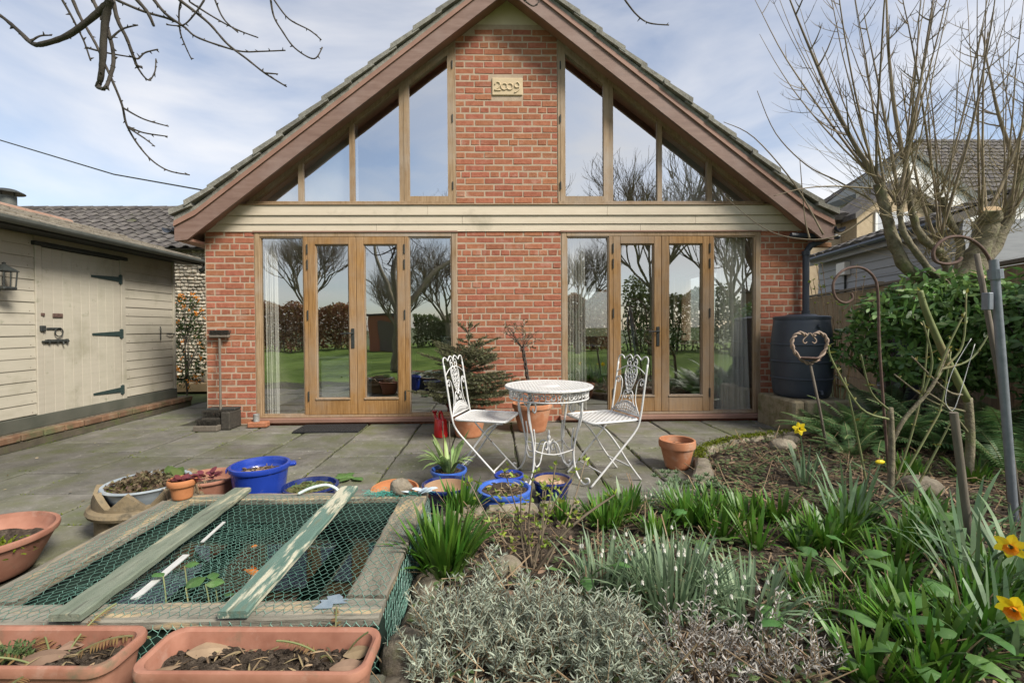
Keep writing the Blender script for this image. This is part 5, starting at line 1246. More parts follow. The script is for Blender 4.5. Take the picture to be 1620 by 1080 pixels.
# pond edge stones along the right side of the pond
for i, (x_, y_, z_, rx_, ry_, rz__, lb) in enumerate([(-.285,1.46,.06,.085,.095,.10,'squat rounded stone at the near right pond corner, above soil'),(-.27,1.64,.04,.07,.08,.08,'flat brown stone tucked beside the pond frame under bluebell leaves'),(-.275,1.85,.05,.07,.09,.09,'greenish stone beside the middle of the pond frame'),(-.285,2.13,.10,.055,.06,.085,'pale buff pointed stone beside the pond frame'),(-.25,2.36,.07,.06,.06,.08,'pitted stone at the far right corner of the pond'),(-.28,1.36,.02,.08,.07,.06,'low mossy stone in front of the near right pond corner')]):
    b = MB().ell((0,0,0), rx_, ry_, rz__, 16, 11, .05, random.Random(40+i)); b.v = [(x*(1+.2*mnoise.noise(Vector((x*9,y*9,z*9+i)))), y*(1+.2*mnoise.noise(Vector((x*9+5,y*9,z*9+i)))), max(-.07, z)) for x, y, z in b.v]
    o = b.build('stone', M_rock, smooth=True); o.location = (x_, y_, z_); tag(o, lb, 'stone', 'stones along the pond')
o = MB().tube([(-.235,2.20,.145),(-.20,2.33,.155)], .032, 12).build('log', M_bark, smooth=40); tag(o, 'short grey log end lying by the pond frame', 'log')
# ------------------------------------------------------------------ things along the house wall
def bistle(b, x0, x1, y0, y1, z0, z1, n, r, spread=.02):
    for _ in range(n):
        p = Vector((r.uniform(x0,x1), r.uniform(y0,y1), z0)); b.tube([p, p+Vector((r.uniform(-spread,spread), r.uniform(-spread,spread), z1-z0))], .0016, 3, cap=False)
br_ = thing('broom', 'upside-down broom leaning against the left brick pier', 'broom', (-3.10, 5.24, 0))
MB().tube([(-3.085,5.20,.16),(-3.16,5.325,1.03)], .0135, 10).build('handle', M_oldwood, br_, smooth=40)
MB().box(-3.275,-3.045,5.30,5.352,1.02,1.055,.012).build('head', M_oldwood, br_)
b = MB(); bistle(b, -3.27,-3.05,5.30,5.35,1.056,1.11,420,random.Random(3),.018); b.build('bristles', M_brush, br_, kind='stuff')
bs = thing('boot_scraper', 'boot brush with dark bristles and wooden base at the left brick pier', 'boot scraper', (-3.1, 5.15, 0))
MB().box(-3.29,-3.03,5.03,5.12,.002,.062,.006).build('base', M_oldwood, bs)
MB().box(-3.03,-2.93,5.10,5.34,.002,.20,.01).build('side_brush', M_brush, bs)
MB().box(-3.26,-3.035,5.125,5.33,.002,.13,.006).build('block', M_brush, bs)
MB().box(-3.26,-2.93,5.20,5.34,.201,.225,.006).build('top_bar', M_dark_iron, bs)
b = MB(); r = random.Random(8); bistle(b,-3.27,-3.05,5.05,5.12,.062,.125,300,r,.02); bistle(b,-3.25,-2.95,5.13,5.2,.13,.215,380,r,.03); b.build('bristles', M_brush, bs, kind='stuff')
o = MB().box(-.107,.107,-.05,.05,0,.062,.01).build('loose_brick', M_brick); o.location = (-2.68,5.235,.035); o.rotation_euler = (0,0,.06); tag(o, 'loose red brick lying at the foot of the left glass doors', 'brick')
tn = thing('tin_can', 'small dull tin can standing on the loose brick by the left doors', 'can', (-2.705,5.235,.066))
MB().lathe([(0,0),(.033,0),(.034,.004),(.033,.008),(.033,.075),(.0345,.08),(.033,.085),(.029,.083),(.029,.02),(0,.02)], 22, (-2.705,5.235,.067)).build('body', M_tin, tn, smooth=40)
mt_ = thing('door_mat', 'black rubber lattice mat outside the left glass doors', 'mat', (-1.8,5.09,0))
b = MB(); x0,x1,y0,y1 = -2.16,-1.47,4.93,5.27
for i in range(24): xx = lerp(x0,x1,i/23); b.box(xx-.005,xx+.005,y0,y1,.006,.019)
for i in range(12): yy = lerp(y0,y1,i/11); b.box(x0,x1,yy-.005,yy+.005,.0065,.0185)
b.build('lattice', M_rubber, mt_)
MB().box(x0-.01,x1+.01,y0-.01,y1+.01,.003,.0062).build('backing', M_rubber, mt_)
wc = thing('watering_can', 'red plastic watering can standing by the left doors beside the spruce', 'watering can', (0,0,0))
b = MB(); prof = [(0,0),(.074,0),(.078,.01),(.075,.10),(.070,.19),(.058,.215),(.03,.222),(0,.222)]; b.lathe(prof, 26, sx=1, sy=1.25); b.build('body', M_red, wc, smooth=45)
MB().tube(spline([(0,-.06,.205),(0,-.035,.285),(0,.03,.295),(0,.075,.22),(0,.10,.12),(0,.088,.07)],5), .013, 8).build('handle', M_red, wc, smooth=True)
MB().tube(spline([(0,-.09,.04),(0,-.16,.12),(0,-.22,.24)],5), [.02]*6+[.016]*4+[.014], 8).build('spout', M_red, wc, smooth=True)
MB().lathe([(0,0),(.014,0),(.034,.03),(.036,.036),(0,.036)], 16, (0,-.222,.236)).build('rose', M_red, wc, smooth=40)
MB().lathe([(.079,0),(.081,.004),(.079,.008)], 26, (0,0,.095), sx=1, sy=1.25).build('rib', M_red, wc)
place(wc, (-.545,4.70,.004), R(205)); wc.scale = (.9,.9,.85)
for i, (x_, lb) in enumerate([(-.465,'thin rusty cane'),]):
    pass
# ------------------------------------------------------------------ water butts
def butt(label, loc, r0, h, lid=True):
    t = thing('water_butt', label, 'water butt', (0,0,0)); pr = [(0,0),(r0*.82,0),(r0*.88,.015)]; n = 22
    for k in range(1, n):
        q = k/n; r_ = r0*(.86+.14*math.sin(math.pi*(q*.9+.06))**.7)
        z_ = .02+(h-.05)*q
        if k in (5, 10, 15): pr += [(r_, z_-.012), (r_+.008, z_-.006), (r_+.008, z_+.006), (r_, z_+.012)]
        else: pr.append((r_, z_))
    pr += [(r0*.90,h-.02),(r0*.86,h)]
    MB().lathe(pr, 48).build('barrel', M_black_p, t, smooth=35)
    MB().lathe([(r0*.87,h-.02),(r0*.92,h-.015),(r0*.92,h+.012),(r0*.86,h+.022),(r0*.5,h+.03),(r0*.45,h+.042),(0,h+.045)], 40).build('lid', M_black_p, t, smooth=35)
    MB().tube([(0,-r0*.9,h*.90),(0,-r0*1.0,h*.90)], .022, 10).build('overflow_cap', M_black_p, t)
    if lid:
        MB().tube(spline([(0,-r0*.97,.09),(0,-r0*1.08,.09),(0,-r0*1.12,.06)],3), .012, 8).build('tap', M_black_p, t)
    return place(t, loc)
butt('dark barrel water butt with moulded ribs on a stone block by the house corner', (3.42,4.98,.345), .298, .86)
butt('second dark water butt half hidden behind the shrub by the fence', (4.95,5.35,.15), .27, .98)
bl = thing('stone_block', 'mossy sandstone block under the water butt', 'stone block', (3.4,4.95,0))
for (x0,x1) in ((3.10,3.22),(3.225,3.72)):
    b = MB().box(x0,x1,4.62,5.28,-.02,.343,.02); b.v = [(x+.008*mnoise.noise(Vector((x*7,y*7,z*7))), y+.01*mnoise.noise(Vector((x*9,y*5,z*7))), z) for x,y,z in b.v]
    b.build('block', pm('sandstone', [(0.17,0.135,0.075),(0.26,0.215,0.135),(0.32,0.275,0.185)], scale=9, rough=.95, bump=.7, bscale=40, bdist=.012, spots=((0.12,0.12,0.04),5,.52,.7)), bl)
hz = MB().tube(spline([(3.70,4.85,1.075),(4.0,4.9,1.06),(4.35,5.05,1.075),(4.75,5.2,1.12)],5), .011, 8); tag(hz.build('hose', pm('grey_green_hose', [(0.16,0.20,0.15),(0.22,0.26,0.2)], scale=8, rough=.5), smooth=True), 'grey-green hose linking the two water butts', 'hose')
# ------------------------------------------------------------------ garden ironwork
bf = thing('heart_bird_feeder', 'rusty heart-shaped bird feeder with dish on a slanting stake in the bed', 'bird feeder', (2.72,3.62,.05))
hc = Vector((2.555,3.62,.93)); HP = lambda x, z: (hc.x+x, hc.y, hc.z+z)
MB().tube([(2.72,3.62,.02),(2.64,3.62,.45),(2.565,3.62,.80)], [.011,.010,.009], 8).build('stake', M_oldwood, bf, smooth=True)
def twist(b, pts, r, tw, rad):
    n = len(pts)
    for ph in (0, math.pi):
        out = []
        for i, p in enumerate(pts):
            d = (Vector(pts[min(i+1,n-1)])-Vector(pts[max(i-1,0)])).normalized(); u = Vector((0,1,0)); v = d.cross(u); a = tw*i+ph; out.append(Vector(p)+(u*math.cos(a)+v*math.sin(a))*r)
        b.tube(out, rad, 6)
ht = [(-.0,-.115),(-.06,-.085),(-.125,-.01),(-.145,.06),(-.12,.115),(-.07,.135),(-.03,.115)]
b = MB()
for s in (-1,1): twist(b, spline([HP(s*x, z) for x, z in ht],7), .008, .6, .0085)
M_palerust = pm('pale_rust', [(0.24,0.17,0.13),(0.34,0.26,0.20)], scale=30, rough=.85); b.build('heart', M_palerust, bf, smooth=True)
b = MB()
for s in (-1,1):
    b.tube(spline([HP(s*.005,.135),HP(s*.02,.115),HP(s*.055,.075),HP(s*.04,.05),HP(s*.022,.062)],5), .005, 6)
    b.tube(spline([HP(s*.02,.125),HP(s*.05,.13),HP(s*.08,.15)],4), .005, 6)
b.build('scroll', M_palerust, bf, smooth=True)
MB().lathe([(0,-.008),(.06,-.002),(.082,.012),(.079,.014),(.055,.003),(0,-.003)], 22, tuple(hc+Vector((0,0,-.075)))).build('dish', M_rust, bf, smooth=True)
MB().leaf(HP(.03,-.10),(1,0,.3),(0,1,0),.07,.04,.2,4,BROAD).build('leaf_ornament', M_rust, bf)
MB().leaf(HP(-.03,-.10),(-1,0,.3),(0,1,0),.07,.04,.2,4,BROAD).build('leaf_ornament', M_rust, bf)
c1 = MB().tube(spline([(2.50,2.80,.03),(2.455,2.80,.55),(2.42,2.80,1.0),(2.41,2.80,1.30),(2.385,2.80,1.42),(2.30,2.80,1.485),(2.19,2.80,1.47),(2.125,2.80,1.39),(2.14,2.80,1.30),(2.20,2.80,1.265),(2.245,2.80,1.29),(2.24,2.80,1.325)],6), .0078, 8)
tag(c1.build('plant_crook', M_rust, smooth=True), 'shorter rusty crook-topped plant support beside the rose', 'plant support')
c2 = MB().tube(spline([(2.92,2.5,.03),(2.88,2.5,.6),(2.85,2.5,1.05),(2.825,2.5,1.32),(2.78,2.5,1.50),(2.68,2.5,1.60),(2.56,2.5,1.615),(2.475,2.5,1.56),(2.47,2.5,1.49),(2.53,2.5,1.465),(2.60,2.5,1.475),(2.625,2.5,1.50)],6), .0088, 8)
tag(c2.build('plant_crook', M_rust, smooth=True), 'taller rusty crook-topped plant support at the right edge', 'plant support')
mp_ = thing('metal_pole', 'grey galvanised pole with clamp leaning at the right edge', 'pole', (2.72,2.3,0))
MB().tube([(2.72,2.3,.0),(2.585,2.3,1.46)], .019, 14).build('tube', M_gal, mp_, smooth=40)
MB().tube([(2.598,2.3,1.36),(2.592,2.3,1.41)], .030, 12).build('clamp', M_gal, mp_); MB().box(2.54,2.568,2.28,2.32,1.20,1.29,.004).build('bracket', M_gal, mp_)
tag(MB().tube([(2.82,2.36,.02),(2.70,2.36,.8),(2.56,2.36,1.50)], [.015,.014,.012], 8).build('wooden_stake', M_oldwood, smooth=True), 'slim pale wooden stake beside the galvanised pole', 'stake')
tag(MB().tube([(2.13,1.96,.02),(2.03,1.96,.74)], [.015,.016], 10).build('wooden_stake', M_oldwood, smooth=40), 'leaning grey wooden stake in the right of the bed', 'stake')
tag(MB().tube(spline([(2.60,2.42,1.05),(2.50,2.42,.88),(2.46,2.42,.72),(2.50,2.42,.66),(2.54,2.42,.75),(2.62,2.42,1.02)],6), .0016, 4).build('string', M_white, smooth=True), 'loop of white string hanging on the pole', 'string')
for i, x_ in enumerate((-.30, -.345)):
    tag(MB().tube([(x_,3.20,.08),(x_-.012,3.19,.47)], .0045, 6).build('garden_cane', M_rust if i else M_oldwood), ('pale' if i == 0 else 'dark')+' cane standing in the strap-leaved blue pot', 'cane')
# lantern on the shed
ln_ = thing('wall_lantern', 'dark carriage lantern on the shed wall at the left edge', 'lantern', (SX+.1,4.42,1.6))
lx, ly, lz = SX+.115, 4.33, 1.50
MB().box(lx-.062,lx+.062,ly-.062,ly+.062,lz,lz+.03,.008).build('base', M_dark_iron, ln_)
for sx_ in (-1,1):
    for sy_ in (-1,1): MB().tube([(lx+sx_*.052,ly+sy_*.052,lz+.03),(lx+sx_*.06,ly+sy_*.06,lz+.17)], .006, 6).build('bar', M_dark_iron, ln_)
for sx_, sy_ in ((-1,0),(1,0),(0,1),(0,-1)): MB().tube([(lx+sx_*.054,ly+sy_*.054,lz+.03),(lx+sx_*.062,ly+sy_*.062,lz+.17)], .005, 6).build('bar', M_dark_iron, ln_)
MB().lathe([(.05,0),(.055,.13),(0,.13)], 4, (lx,ly,lz+.035), ang=.785).build('pane', M_glass, ln_)
MB().lathe([(0,0),(.10,0),(.10,.008),(.03,.055),(.012,.07),(.016,.08),(0,.09)], 4, (lx,ly,lz+.171), ang=.785).build('roof', M_dark_iron, ln_)
MB().box(SX+.02,SX+.055,ly-.03,ly+.03,lz-.01,lz+.16,.005).build('bracket', M_dark_iron, ln_)
# sleeper and post beyond the shed
tag(MB().box(-6.0,-4.2,8.35,8.55,-.02,.138,.01).build('sleeper', pm('pale_sleeper', [(0.27,0.19,0.10),(0.36,0.27,0.16)], scale=5, rough=.9)), 'pale wooden sleeper edging between shed and house', 'sleeper')
MB().box(-6.0,-4.2,8.551,9.2,-.02,.137).build('raised_strip', M_soil)['kind'] = 'structure'
tag(MB().box(-5.05,-4.93,9.2,9.3,0,1.55,.01).build('gate_post', M_darkwood), 'dark post in the gap between shed and house', 'post')
# cable from the left to the roof
cb_ = [(-14+i*.75, 9.0-i*.18, 4.85-.0*i+((i-16)/16)**2*.0+0) for i in range(17)]
tag(MB().tube([(-13.5,9.0,6.0),(-9,8.0,4.55),(-5.6,6.9,3.42),(-3.05,5.6,2.72)], .010, 5).build('overhead_cable', M_dark_iron), 'thin dark overhead cable running to the left roof verge', 'cable')

# ================================================================== PLANTS
def rv(r, zlo=-1, zhi=1): return Vector((r.uniform(-1,1), r.uniform(-1,1), r.uniform(zlo,zhi)))
def strap_clump(b, c, n, L_, W_, spread, bend, r, up=1.0, foot=.06, seg=5, fold=.0):
    for _ in range(n):
        a = r.uniform(0, 2*math.pi); rr = foot*math.sqrt(r.random()); tl = r.random()**.7*spread
        d = Vector((math.cos(a)*tl, math.sin(a)*tl, up)); p = (c[0]+rr*math.cos(a), c[1]+rr*math.sin(a), c[2]-.01)
        s = Vector((-math.sin(a), math.cos(a), r.uniform(-.4,.4)))
        b.leaf(p, d, s, r.uniform(*L_), r.uniform(*W_), bend*r.choice((.2,.5,.8,1.1,1.6,2.6)), seg, fold=fold)
# ------------------------------------------------------------------ bluebell clumps
BB = [(-.21,1.93,150,.30,.075,'dense bluebell leaves beside the pond frame, nearest clump to the pond'),
      (-.19,2.56,75,.24,.05,'upright bluebell leaves in front of the wide dark blue pot'),
      (.58,2.33,85,.19,.06,'bluebell leaves in front of the navy pot at the patio edge'),
      (.80,2.20,40,.17,.04,'small bluebell tuft between the patio edge and the snowdrops'),
      (1.03,2.36,110,.20,.08,'bluebell leaves behind the snowdrops, below the lone terracotta pot'),
      (1.22,2.50,60,.17,.06,'bluebell tuft beside the pale rosettes at the stone edging'),
      (1.22,2.08,26,.20,.035,'sparse bluebell tuft in the bare middle of the bed'),
      (1.42,2.06,24,.20,.03,'thin bluebell tuft left of the large bluebell drift'),
      (1.58,2.10,120,.19,.09,'large bluebell drift left of the rose stem'),
      (1.80,2.26,90,.19,.08,'bluebell leaves in front of the rose stem, mixed with daffodil leaves'),
      (1.40,1.78,20,.15,.03,'bluebell tuft above the heart-shaped leaves'),
      (1.36,1.36,75,.22,.08,'bluebell leaves at the bottom right, left of the arum leaves'),
      (1.62,1.48,75,.22,.08,'bluebell leaves at the bottom right corner under the daffodils'),
      (1.08,1.28,45,.18,.05,'bluebell leaves at the bottom edge between grey sprigs and arum'),
      (.36,2.40,36,.15,.04,'bluebell tuft below the navy pot, left of the denser one'),
      (1.66,1.86,55,.19,.06,'bluebell leaves above the daffodils with orange trumpets'),
      (1.90,2.02,60,.2,.07,'bluebell leaves left of the leaning grey stake foot'),
      (1.20,1.74,26,.16,.04,'bluebell tuft right of the large snowdrop clump'),
      (1.48,1.62,40,.18,.05,'bluebell tuft between the arum and the lower daffodil'),
      (2.35,2.45,40,.18,.06,'bluebell leaves at the foot of the rose stem'),
      (1.12,2.22,60,.19,.07,'bluebell leaves just behind the right end of the snowdrops'),
      (1.32,2.34,50,.18,.06,'bluebell tuft in the middle of the bed below the rosettes'),
      (1.50,2.36,60,.18,.07,'bluebell tuft behind the large bluebell drift, towards the edging'),
      (1.96,2.44,50,.18,.06,'bluebell tuft just left of the rose stem foot'),
      (2.20,2.20,60,.18,.07,'bluebell leaves right of the daffodil leaves near the rose'),
      (1.80,1.62,70,.2,.07,'bluebell leaves beneath the upper orange-trumpet daffodil'),
      (2.05,1.80,60,.2,.07,'bluebell leaves at the right edge beneath the sprawling daffodil leaves'),
      (1.30,1.50,45,.18,.05,'bluebell leaves right of the chive-like grass'),
      (1.22,1.22,50,.18,.06,'bluebell leaves at the very bottom edge right of centre'),
      (.72,2.46,50,.2,.05,'bluebell tuft at the edging below the right chair foot'),
      (2.85,3.05,60,.18,.08,'dark strap leaves with a yellow bud, behind the leaning grey stake'),
      (3.2,2.95,50,.18,.08,'dark strap leaves at the far right below the ferns')]
for i, (x, y, n, l, ft, lb) in enumerate(BB):
    r = random.Random(100+i); b = MB(); strap_clump(b, (x, y, bedz(x, y)), n, (l*.6, l*1.08), (.012, .021), .75, .55, r, foot=ft)
    t = thing('bluebell_clump', lb, 'plant', (x, y, bedz(x, y)), 'bluebell clumps in the bed'); b.build('leaves', M_bluebell, t)
    b = MB(); strap_clump(b, (x, y, bedz(x, y)), max(4, n//9), (l*.5, l*.9), (.005, .010), 1.6, 2.2, r, foot=ft*1.4); b.build('dead_leaves', M_deadg, t, kind='stuff')
# ------------------------------------------------------------------ snowdrops and grey-green clumps
SN = [(.66,1.68,300,.25,.14,20,'large snowdrop clump behind the lilac-grey sprigs'),(.42,1.74,80,.24,.09,8,'snowdrop clump between the grey lavender and the large snowdrop clump'),(.90,1.58,120,.22,.11,10,'snowdrops right of the large snowdrop clump'),
      (1.05,2.62,90,.16,.10,3,'grey-green narrow leaves at the patio edge below the terracotta pot'),(.88,2.60,45,.15,.07,2,'thin grey leaves spilling over the edging by the right chair foot')]
for i, (x, y, n, l, ft, nf, lb) in enumerate(SN):
    r = random.Random(200+i); z = bedz(x, y); t = thing('snowdrop_clump', lb, 'plant', (x, y, z), 'snowdrop clumps in the bed')
    b = MB(); strap_clump(b, (x, y, z), n, (l*.6, l*1.15), (.007,.012), .8, .75, r, foot=ft); b.build('foliage', M_snow, t)
    for k in range(nf):
        a, rr = r.uniform(0,6.28), ft*r.uniform(.2,1.3); px, py = x+rr*math.cos(a), y+rr*math.sin(a); h = l*r.uniform(.7,1.0); dx, dy = r.uniform(-.04,.04), r.uniform(-.04,.04)
        tip = Vector((px+dx*1.6, py+dy*1.6, z+h-.02))
        st = MB().tube(spline([(px,py,z),(px+dx*.5,py+dy*.5,z+h*.7),(px+dx,py+dy,z+h),tuple(tip)],4), .0016, 4)
        f = st.build('flower_stalk', M_snow, t); q = MB()
        for m_ in range(5):
            aa = m_*1.257; q.leaf(tuple(tip), (math.cos(aa)*.45, math.sin(aa)*.45, -1), (-math.sin(aa), math.cos(aa), 0), .017, .009, 0, 3)
        q.build('flower', M_white_fl, f)
# ------------------------------------------------------------------ daffodils
def daffodil(t, base, tip, face, s, m_c=None, r=None):
    base, tip, face = Vector(base), Vector(tip), Vector(face).normalized()
    st = MB().tube(spline([base, base.lerp(tip,.5)+Vector((0,0,.05)), tip-Vector((0,0,.01)), tip],5), .0035, 6).build('stem', M_daffl, t, smooth=True)
    u = face.orthogonal().normalized(); v = face.cross(u); q = MB()
    for k in range(6):
        a = k*math.pi/3+r.uniform(-.1,.1); d = u*math.cos(a)+v*math.sin(a)
        q.leaf(tuple(tip+d*.006*s+face*(.002 if k % 2 else 0)), d+face*r.uniform(-.1,.25), face.cross(d), .038*s, .026*s, .15, 4, (.45,.95,1,.7,.05), fold=.15)
    fl_ = q.build('petals', M_yellow, st)
    q = MB(); n = 14
    for (rr, dd) in [(.007,.0),(.0105,.012),(.013,.022),(.0175,.027)]:
        for k in range(n): a = 2*math.pi*k/n; w = 1+(.12*(k % 2) if dd > .02 else 0); q.v.append(tuple(tip+(u*math.cos(a)+v*math.sin(a))*rr*s*w+face*dd*s))
    for j in range(3):
        for k in range(n): a_ = j*n+k; c_ = j*n+(k+1) % n; q.f.append((a_, c_, c_+n, a_+n))
    q.build('trumpet', m_c or M_orange, st)
DF = [((2.02,2.90),(1.935,2.83,.475),(-.2,-1,.1),1.0,M_yellow,26,.30,'daffodil in flower in front of the bird feeder, facing the patio'),
      ((1.80,1.66),(1.755,1.50,.375),(-.75,-.65,-.12),1.05,M_orange,30,.42,'daffodil with orange trumpet at the right edge, upper bloom of two'),
      ((1.60,1.36),(1.535,1.30,.29),(-.8,-.5,-.2),1.05,M_orange,24,.36,'daffodil with orange trumpet at the right edge, lower bloom of two')]
for i, (bx, tip, fc, s, mc, n, l, lb) in enumerate(DF):
    r = random.Random(300+i); z = bedz(*bx); t = thing('daffodil', lb, 'flower', (bx[0], bx[1], z), 'daffodils')
    b = MB(); strap_clump(b, (bx[0],bx[1],z), n, (l*.6,l*1.1), (.011,.017), .8, .6, r, foot=.05); b.build('foliage', M_daffl, t)
    daffodil(t, (bx[0],bx[1],z), tip, fc, s, mc, r)
DL = [(1.86,2.30,22,.36,.6,'tall grey-green daffodil leaves in front of the rose stem'),(2.12,2.00,34,.46,1.4,'sprawling daffodil leaves around the leaning grey stake'),(2.0,1.66,30,.42,1.5,'long arching daffodil leaves at the right edge above the blooms'),(1.72,2.2,14,.30,.8,'few blue-grey daffodil leaves amid the bluebell drift')]
for i, (x, y, n, l, sp, lb) in enumerate(DL):
    r = random.Random(330+i); z = bedz(x,y); t = thing('daffodil_clump', lb, 'plant', (x,y,z), 'daffodil leaves')
    b = MB(); strap_clump(b, (x,y,z), n, (l*.65,l*1.15), (.012,.019), sp, .55, r, foot=.05, seg=6); b.build('foliage', M_daffl, t)
    if i == 0:
        st = MB().tube([(x+.02,y,z),(x+.07,y-.02,z+.33),(x+.09,y-.03,z+.355)], .0035, 6).build('stem', M_daffl, t); MB().ell((x+.105,y-.035,z+.352),.026,.011,.011,8,6).build('bud', M_yellow, st, smooth=True)
# ------------------------------------------------------------------ arum leaves: every big leaf its own piece
AR = [(1.42,1.80,7,.13,'arum with broad pale green leaves in the middle right of the bed'),(2.00,2.10,6,.15,'broad arum leaves beside the leaning grey stake'),(1.26,1.30,6,.12,'arum leaves at the bottom edge right of the lilac-grey sprigs'),(1.48,1.37,7,.13,'arum leaves at the bottom right among bluebells'),(.96,2.10,3,.12,'pair of large round leaves behind the snowdrops'),(.34,1.78,4,.08,'low round leaves beside the twiggy shrub'),(.98,1.42,4,.12,'arrow leaves between the snowdrops and the lilac-grey sprigs')]
HEART = (.55,1.0,.95,.72,.42,.03)
for i, (x, y, n, l, lb) in enumerate(AR):
    r = random.Random(400+i); z = bedz(x,y); t = thing('arum_plant', lb, 'plant', (x,y,z))
    for k in range(n):
        a = 2*math.pi*k/n+r.uniform(-.4,.4); rr = r.uniform(.05,.13); h = r.uniform(.06,.14); p = Vector((x+rr*math.cos(a), y+rr*math.sin(a), z+h))
        s = MB().tube(spline([(x,y,z-.01),(x+rr*.5*math.cos(a),y+rr*.5*math.sin(a),z+h*.7),tuple(p)],3), .003, 5).build('stalk', M_arum, t)
        ll = l*r.uniform(.6,1.0); MB().leaf(tuple(p), (math.cos(a),math.sin(a),r.uniform(.0,.7)), (-math.sin(a),math.cos(a),r.uniform(-.4,.4)), ll, ll*r.uniform(.55,.72), 1.3, 5, HEART, fold=.32).build('leaf', M_arum, s, smooth=True)
# ------------------------------------------------------------------ grey lavender and lilac-grey sprigs
def lavender(lb, c, rx, ry, h, nsp, m, seed, ln=.034, lw=.0040, nl=26, lean=1.05, stemm=None):
    r = random.Random(seed); t = thing('lavender_bush', lb, 'shrub', (c[0],c[1],c[2]), 'grey aromatic bushes'); b = MB(); w = MB()
    for _ in range(nsp):
        a, rr = r.uniform(0,6.28), math.sqrt(r.random()); ox, oy = rr*math.cos(a), rr*math.sin(a)
        p0 = Vector((c[0]+ox*rx*.45, c[1]+oy*ry*.45, c[2])); hh = h*(1-.45*rr*rr)*r.choice((.45,.65,.8,.95,1.05,1.18))
        p1 = Vector((c[0]+ox*rx*1.0+r.uniform(-.02,.02), c[1]+oy*ry*1.0+r.uniform(-.02,.02), c[2]+hh)); pm_ = p0.lerp(p1,.55)+Vector((r.uniform(-.05,.05), r.uniform(-.05,.05), -.02)); p1 = p1+Vector((r.uniform(-.04,.04), r.uniform(-.04,.04), 0))
        w.tube([p0,pm_,p1], [.0026,.0018,.001], 3, cap=False)
        for k in range(nl):
            q = 1-(k/nl)*.62; p = pm_.lerp(p1,(q-.38)/.62) if q > .38 else p0.lerp(pm_,q/.38)
            aa = k*2.4+r.uniform(-.4,.4); d = (p1-pm_).normalized()*r.uniform(.45,1.1)+Vector((math.cos(aa),math.sin(aa),.1))*lean
            b.leaf(p, d, rv(r), ln*r.uniform(.55,1.15)*(.6+.4*(1-q)+.2), lw*r.uniform(.7,1.2), r.uniform(-1.2,1.0), 3, (.7,1,.8,.25))
    b.build('foliage', m, t); w.build('stems', stemm or M_stem_b, t, kind='stuff')
lavender('silvery lavender bush at the bottom beside the lower pond corner', (-.10,1.42,.05), .23, .22, .235, 175, M_santo, 1)
lavender('silvery lavender bush at the bottom centre below the twiggy shrub', (.16,1.44,.05), .24, .23, .225, 180, M_santo, 2)
lavender('small silvery lavender tuft at the bottom right of the other lavender bushes', (.36,1.36,.05), .17, .16, .22, 150, M_santo, 3)
lavender('leggy lilac-grey bush with rosette tips at the bottom, left of the chive-like grass', (.60,1.34,.05), .20, .15, .22, 85, M_santo_p, 4, ln=.022, lw=.004, nl=22, lean=1.0)
lavender('leggy lilac-grey sprigs at the bottom centre right, above bare stems', (.86,1.34,.05), .15, .13, .24, 46, M_santo_p, 5, ln=.022, lw=.004, nl=20, lean=1.0)
lavender('silvery sprig standing up among bluebells beside the pond', (-.02,1.72,.07), .07, .06, .20, 22, M_santo, 6)
# ------------------------------------------------------------------ grassy tufts, rosettes, weeds, litter
r = random.Random(51); b = MB(); strap_clump(b, (1.20,1.56,.08), 120, (.10,.19), (.003,.005), 1.1, 1.3, r, foot=.07); tag(b.build('chive_grass', M_bluebell), 'fine arching chive-like grass in the lower middle of the bed', 'plant')
b = MB(); strap_clump(b, (-1.72,2.32,.0), 26, (.05,.09), (.003,.005), 1.1, .8, r, foot=.02); 
o = b.build('grass_tuft', M_weed); o.location.x = -1.95; o.location.y = 2.30; tag(o, 'little grass tuft growing from a paving joint by the pond', 'grass')
t = thing('rosette_plant', 'pale grey-green rosettes beside the mossy stone edging and lone pot', 'plant', (1.30,2.86,.06)); b = MB()
for _ in range(46):
    cx, cy = 1.24+r.gauss(0,.10), 2.80+r.gauss(0,.07); cz = .10+r.uniform(0,.08)
    for k in range(14):
        a = k*2.4; el = .25+.9*k/14; b.leaf((cx,cy,cz), (math.cos(a)*math.cos(el), math.sin(a)*math.cos(el), math.sin(el)), (-math.sin(a),math.cos(a),0), .034, .012, .4, 3)
b.build('foliage', leafm('rosette_leaf', (0.10,0.16,0.075), (0.16,0.23,0.115)), t)
def scatter_bed(n, r, fn, x0=-.3, x1=4.3, y0=1.1, y1=5.0):
    k = 0
    while k < n:
        x, y = r.uniform(x0,x1), r.uniform(y0,y1)
        if inpoly(x,y,BED) and dpoly(x,y,BED) > .05 and mnoise.noise(Vector((x*2.7+n,y*2.7,n*.1))) > r.uniform(-.6,.35): fn(x, y, bedz(x,y)); k += 1
r = random.Random(61); b = MB()
def f_dead(x, y, z): b.leaf((x,y,z+.008), rv(r,-.05,.35), rv(r,.0,.5), r.choice((.015,.02,.03,.045,.07))*r.uniform(.7,1.2), r.uniform(.008,.026), r.uniform(0,1.6), 4, BROAD, fold=r.uniform(0,.7))
scatter_bed(2000, r, f_dead); o = b.build('leaf_litter', M_dead); tag(o, 'scattered brown dead leaves lying on the soil of the bed', 'leaves'); o['kind'] = 'stuff'
b = MB()
def f_tw(x, y, z):
    d = rv(r,-.1,.35).normalized()*r.choice((.04,.07,.11,.16,.26)); b.tube([(x,y,z+.006),(x+d.x*.5,y+d.y*.5,z+.014+abs(d.z)*.3),(x+d.x,y+d.y,z+.01+abs(d.z))], r.uniform(.0012,.003), 4, cap=False)
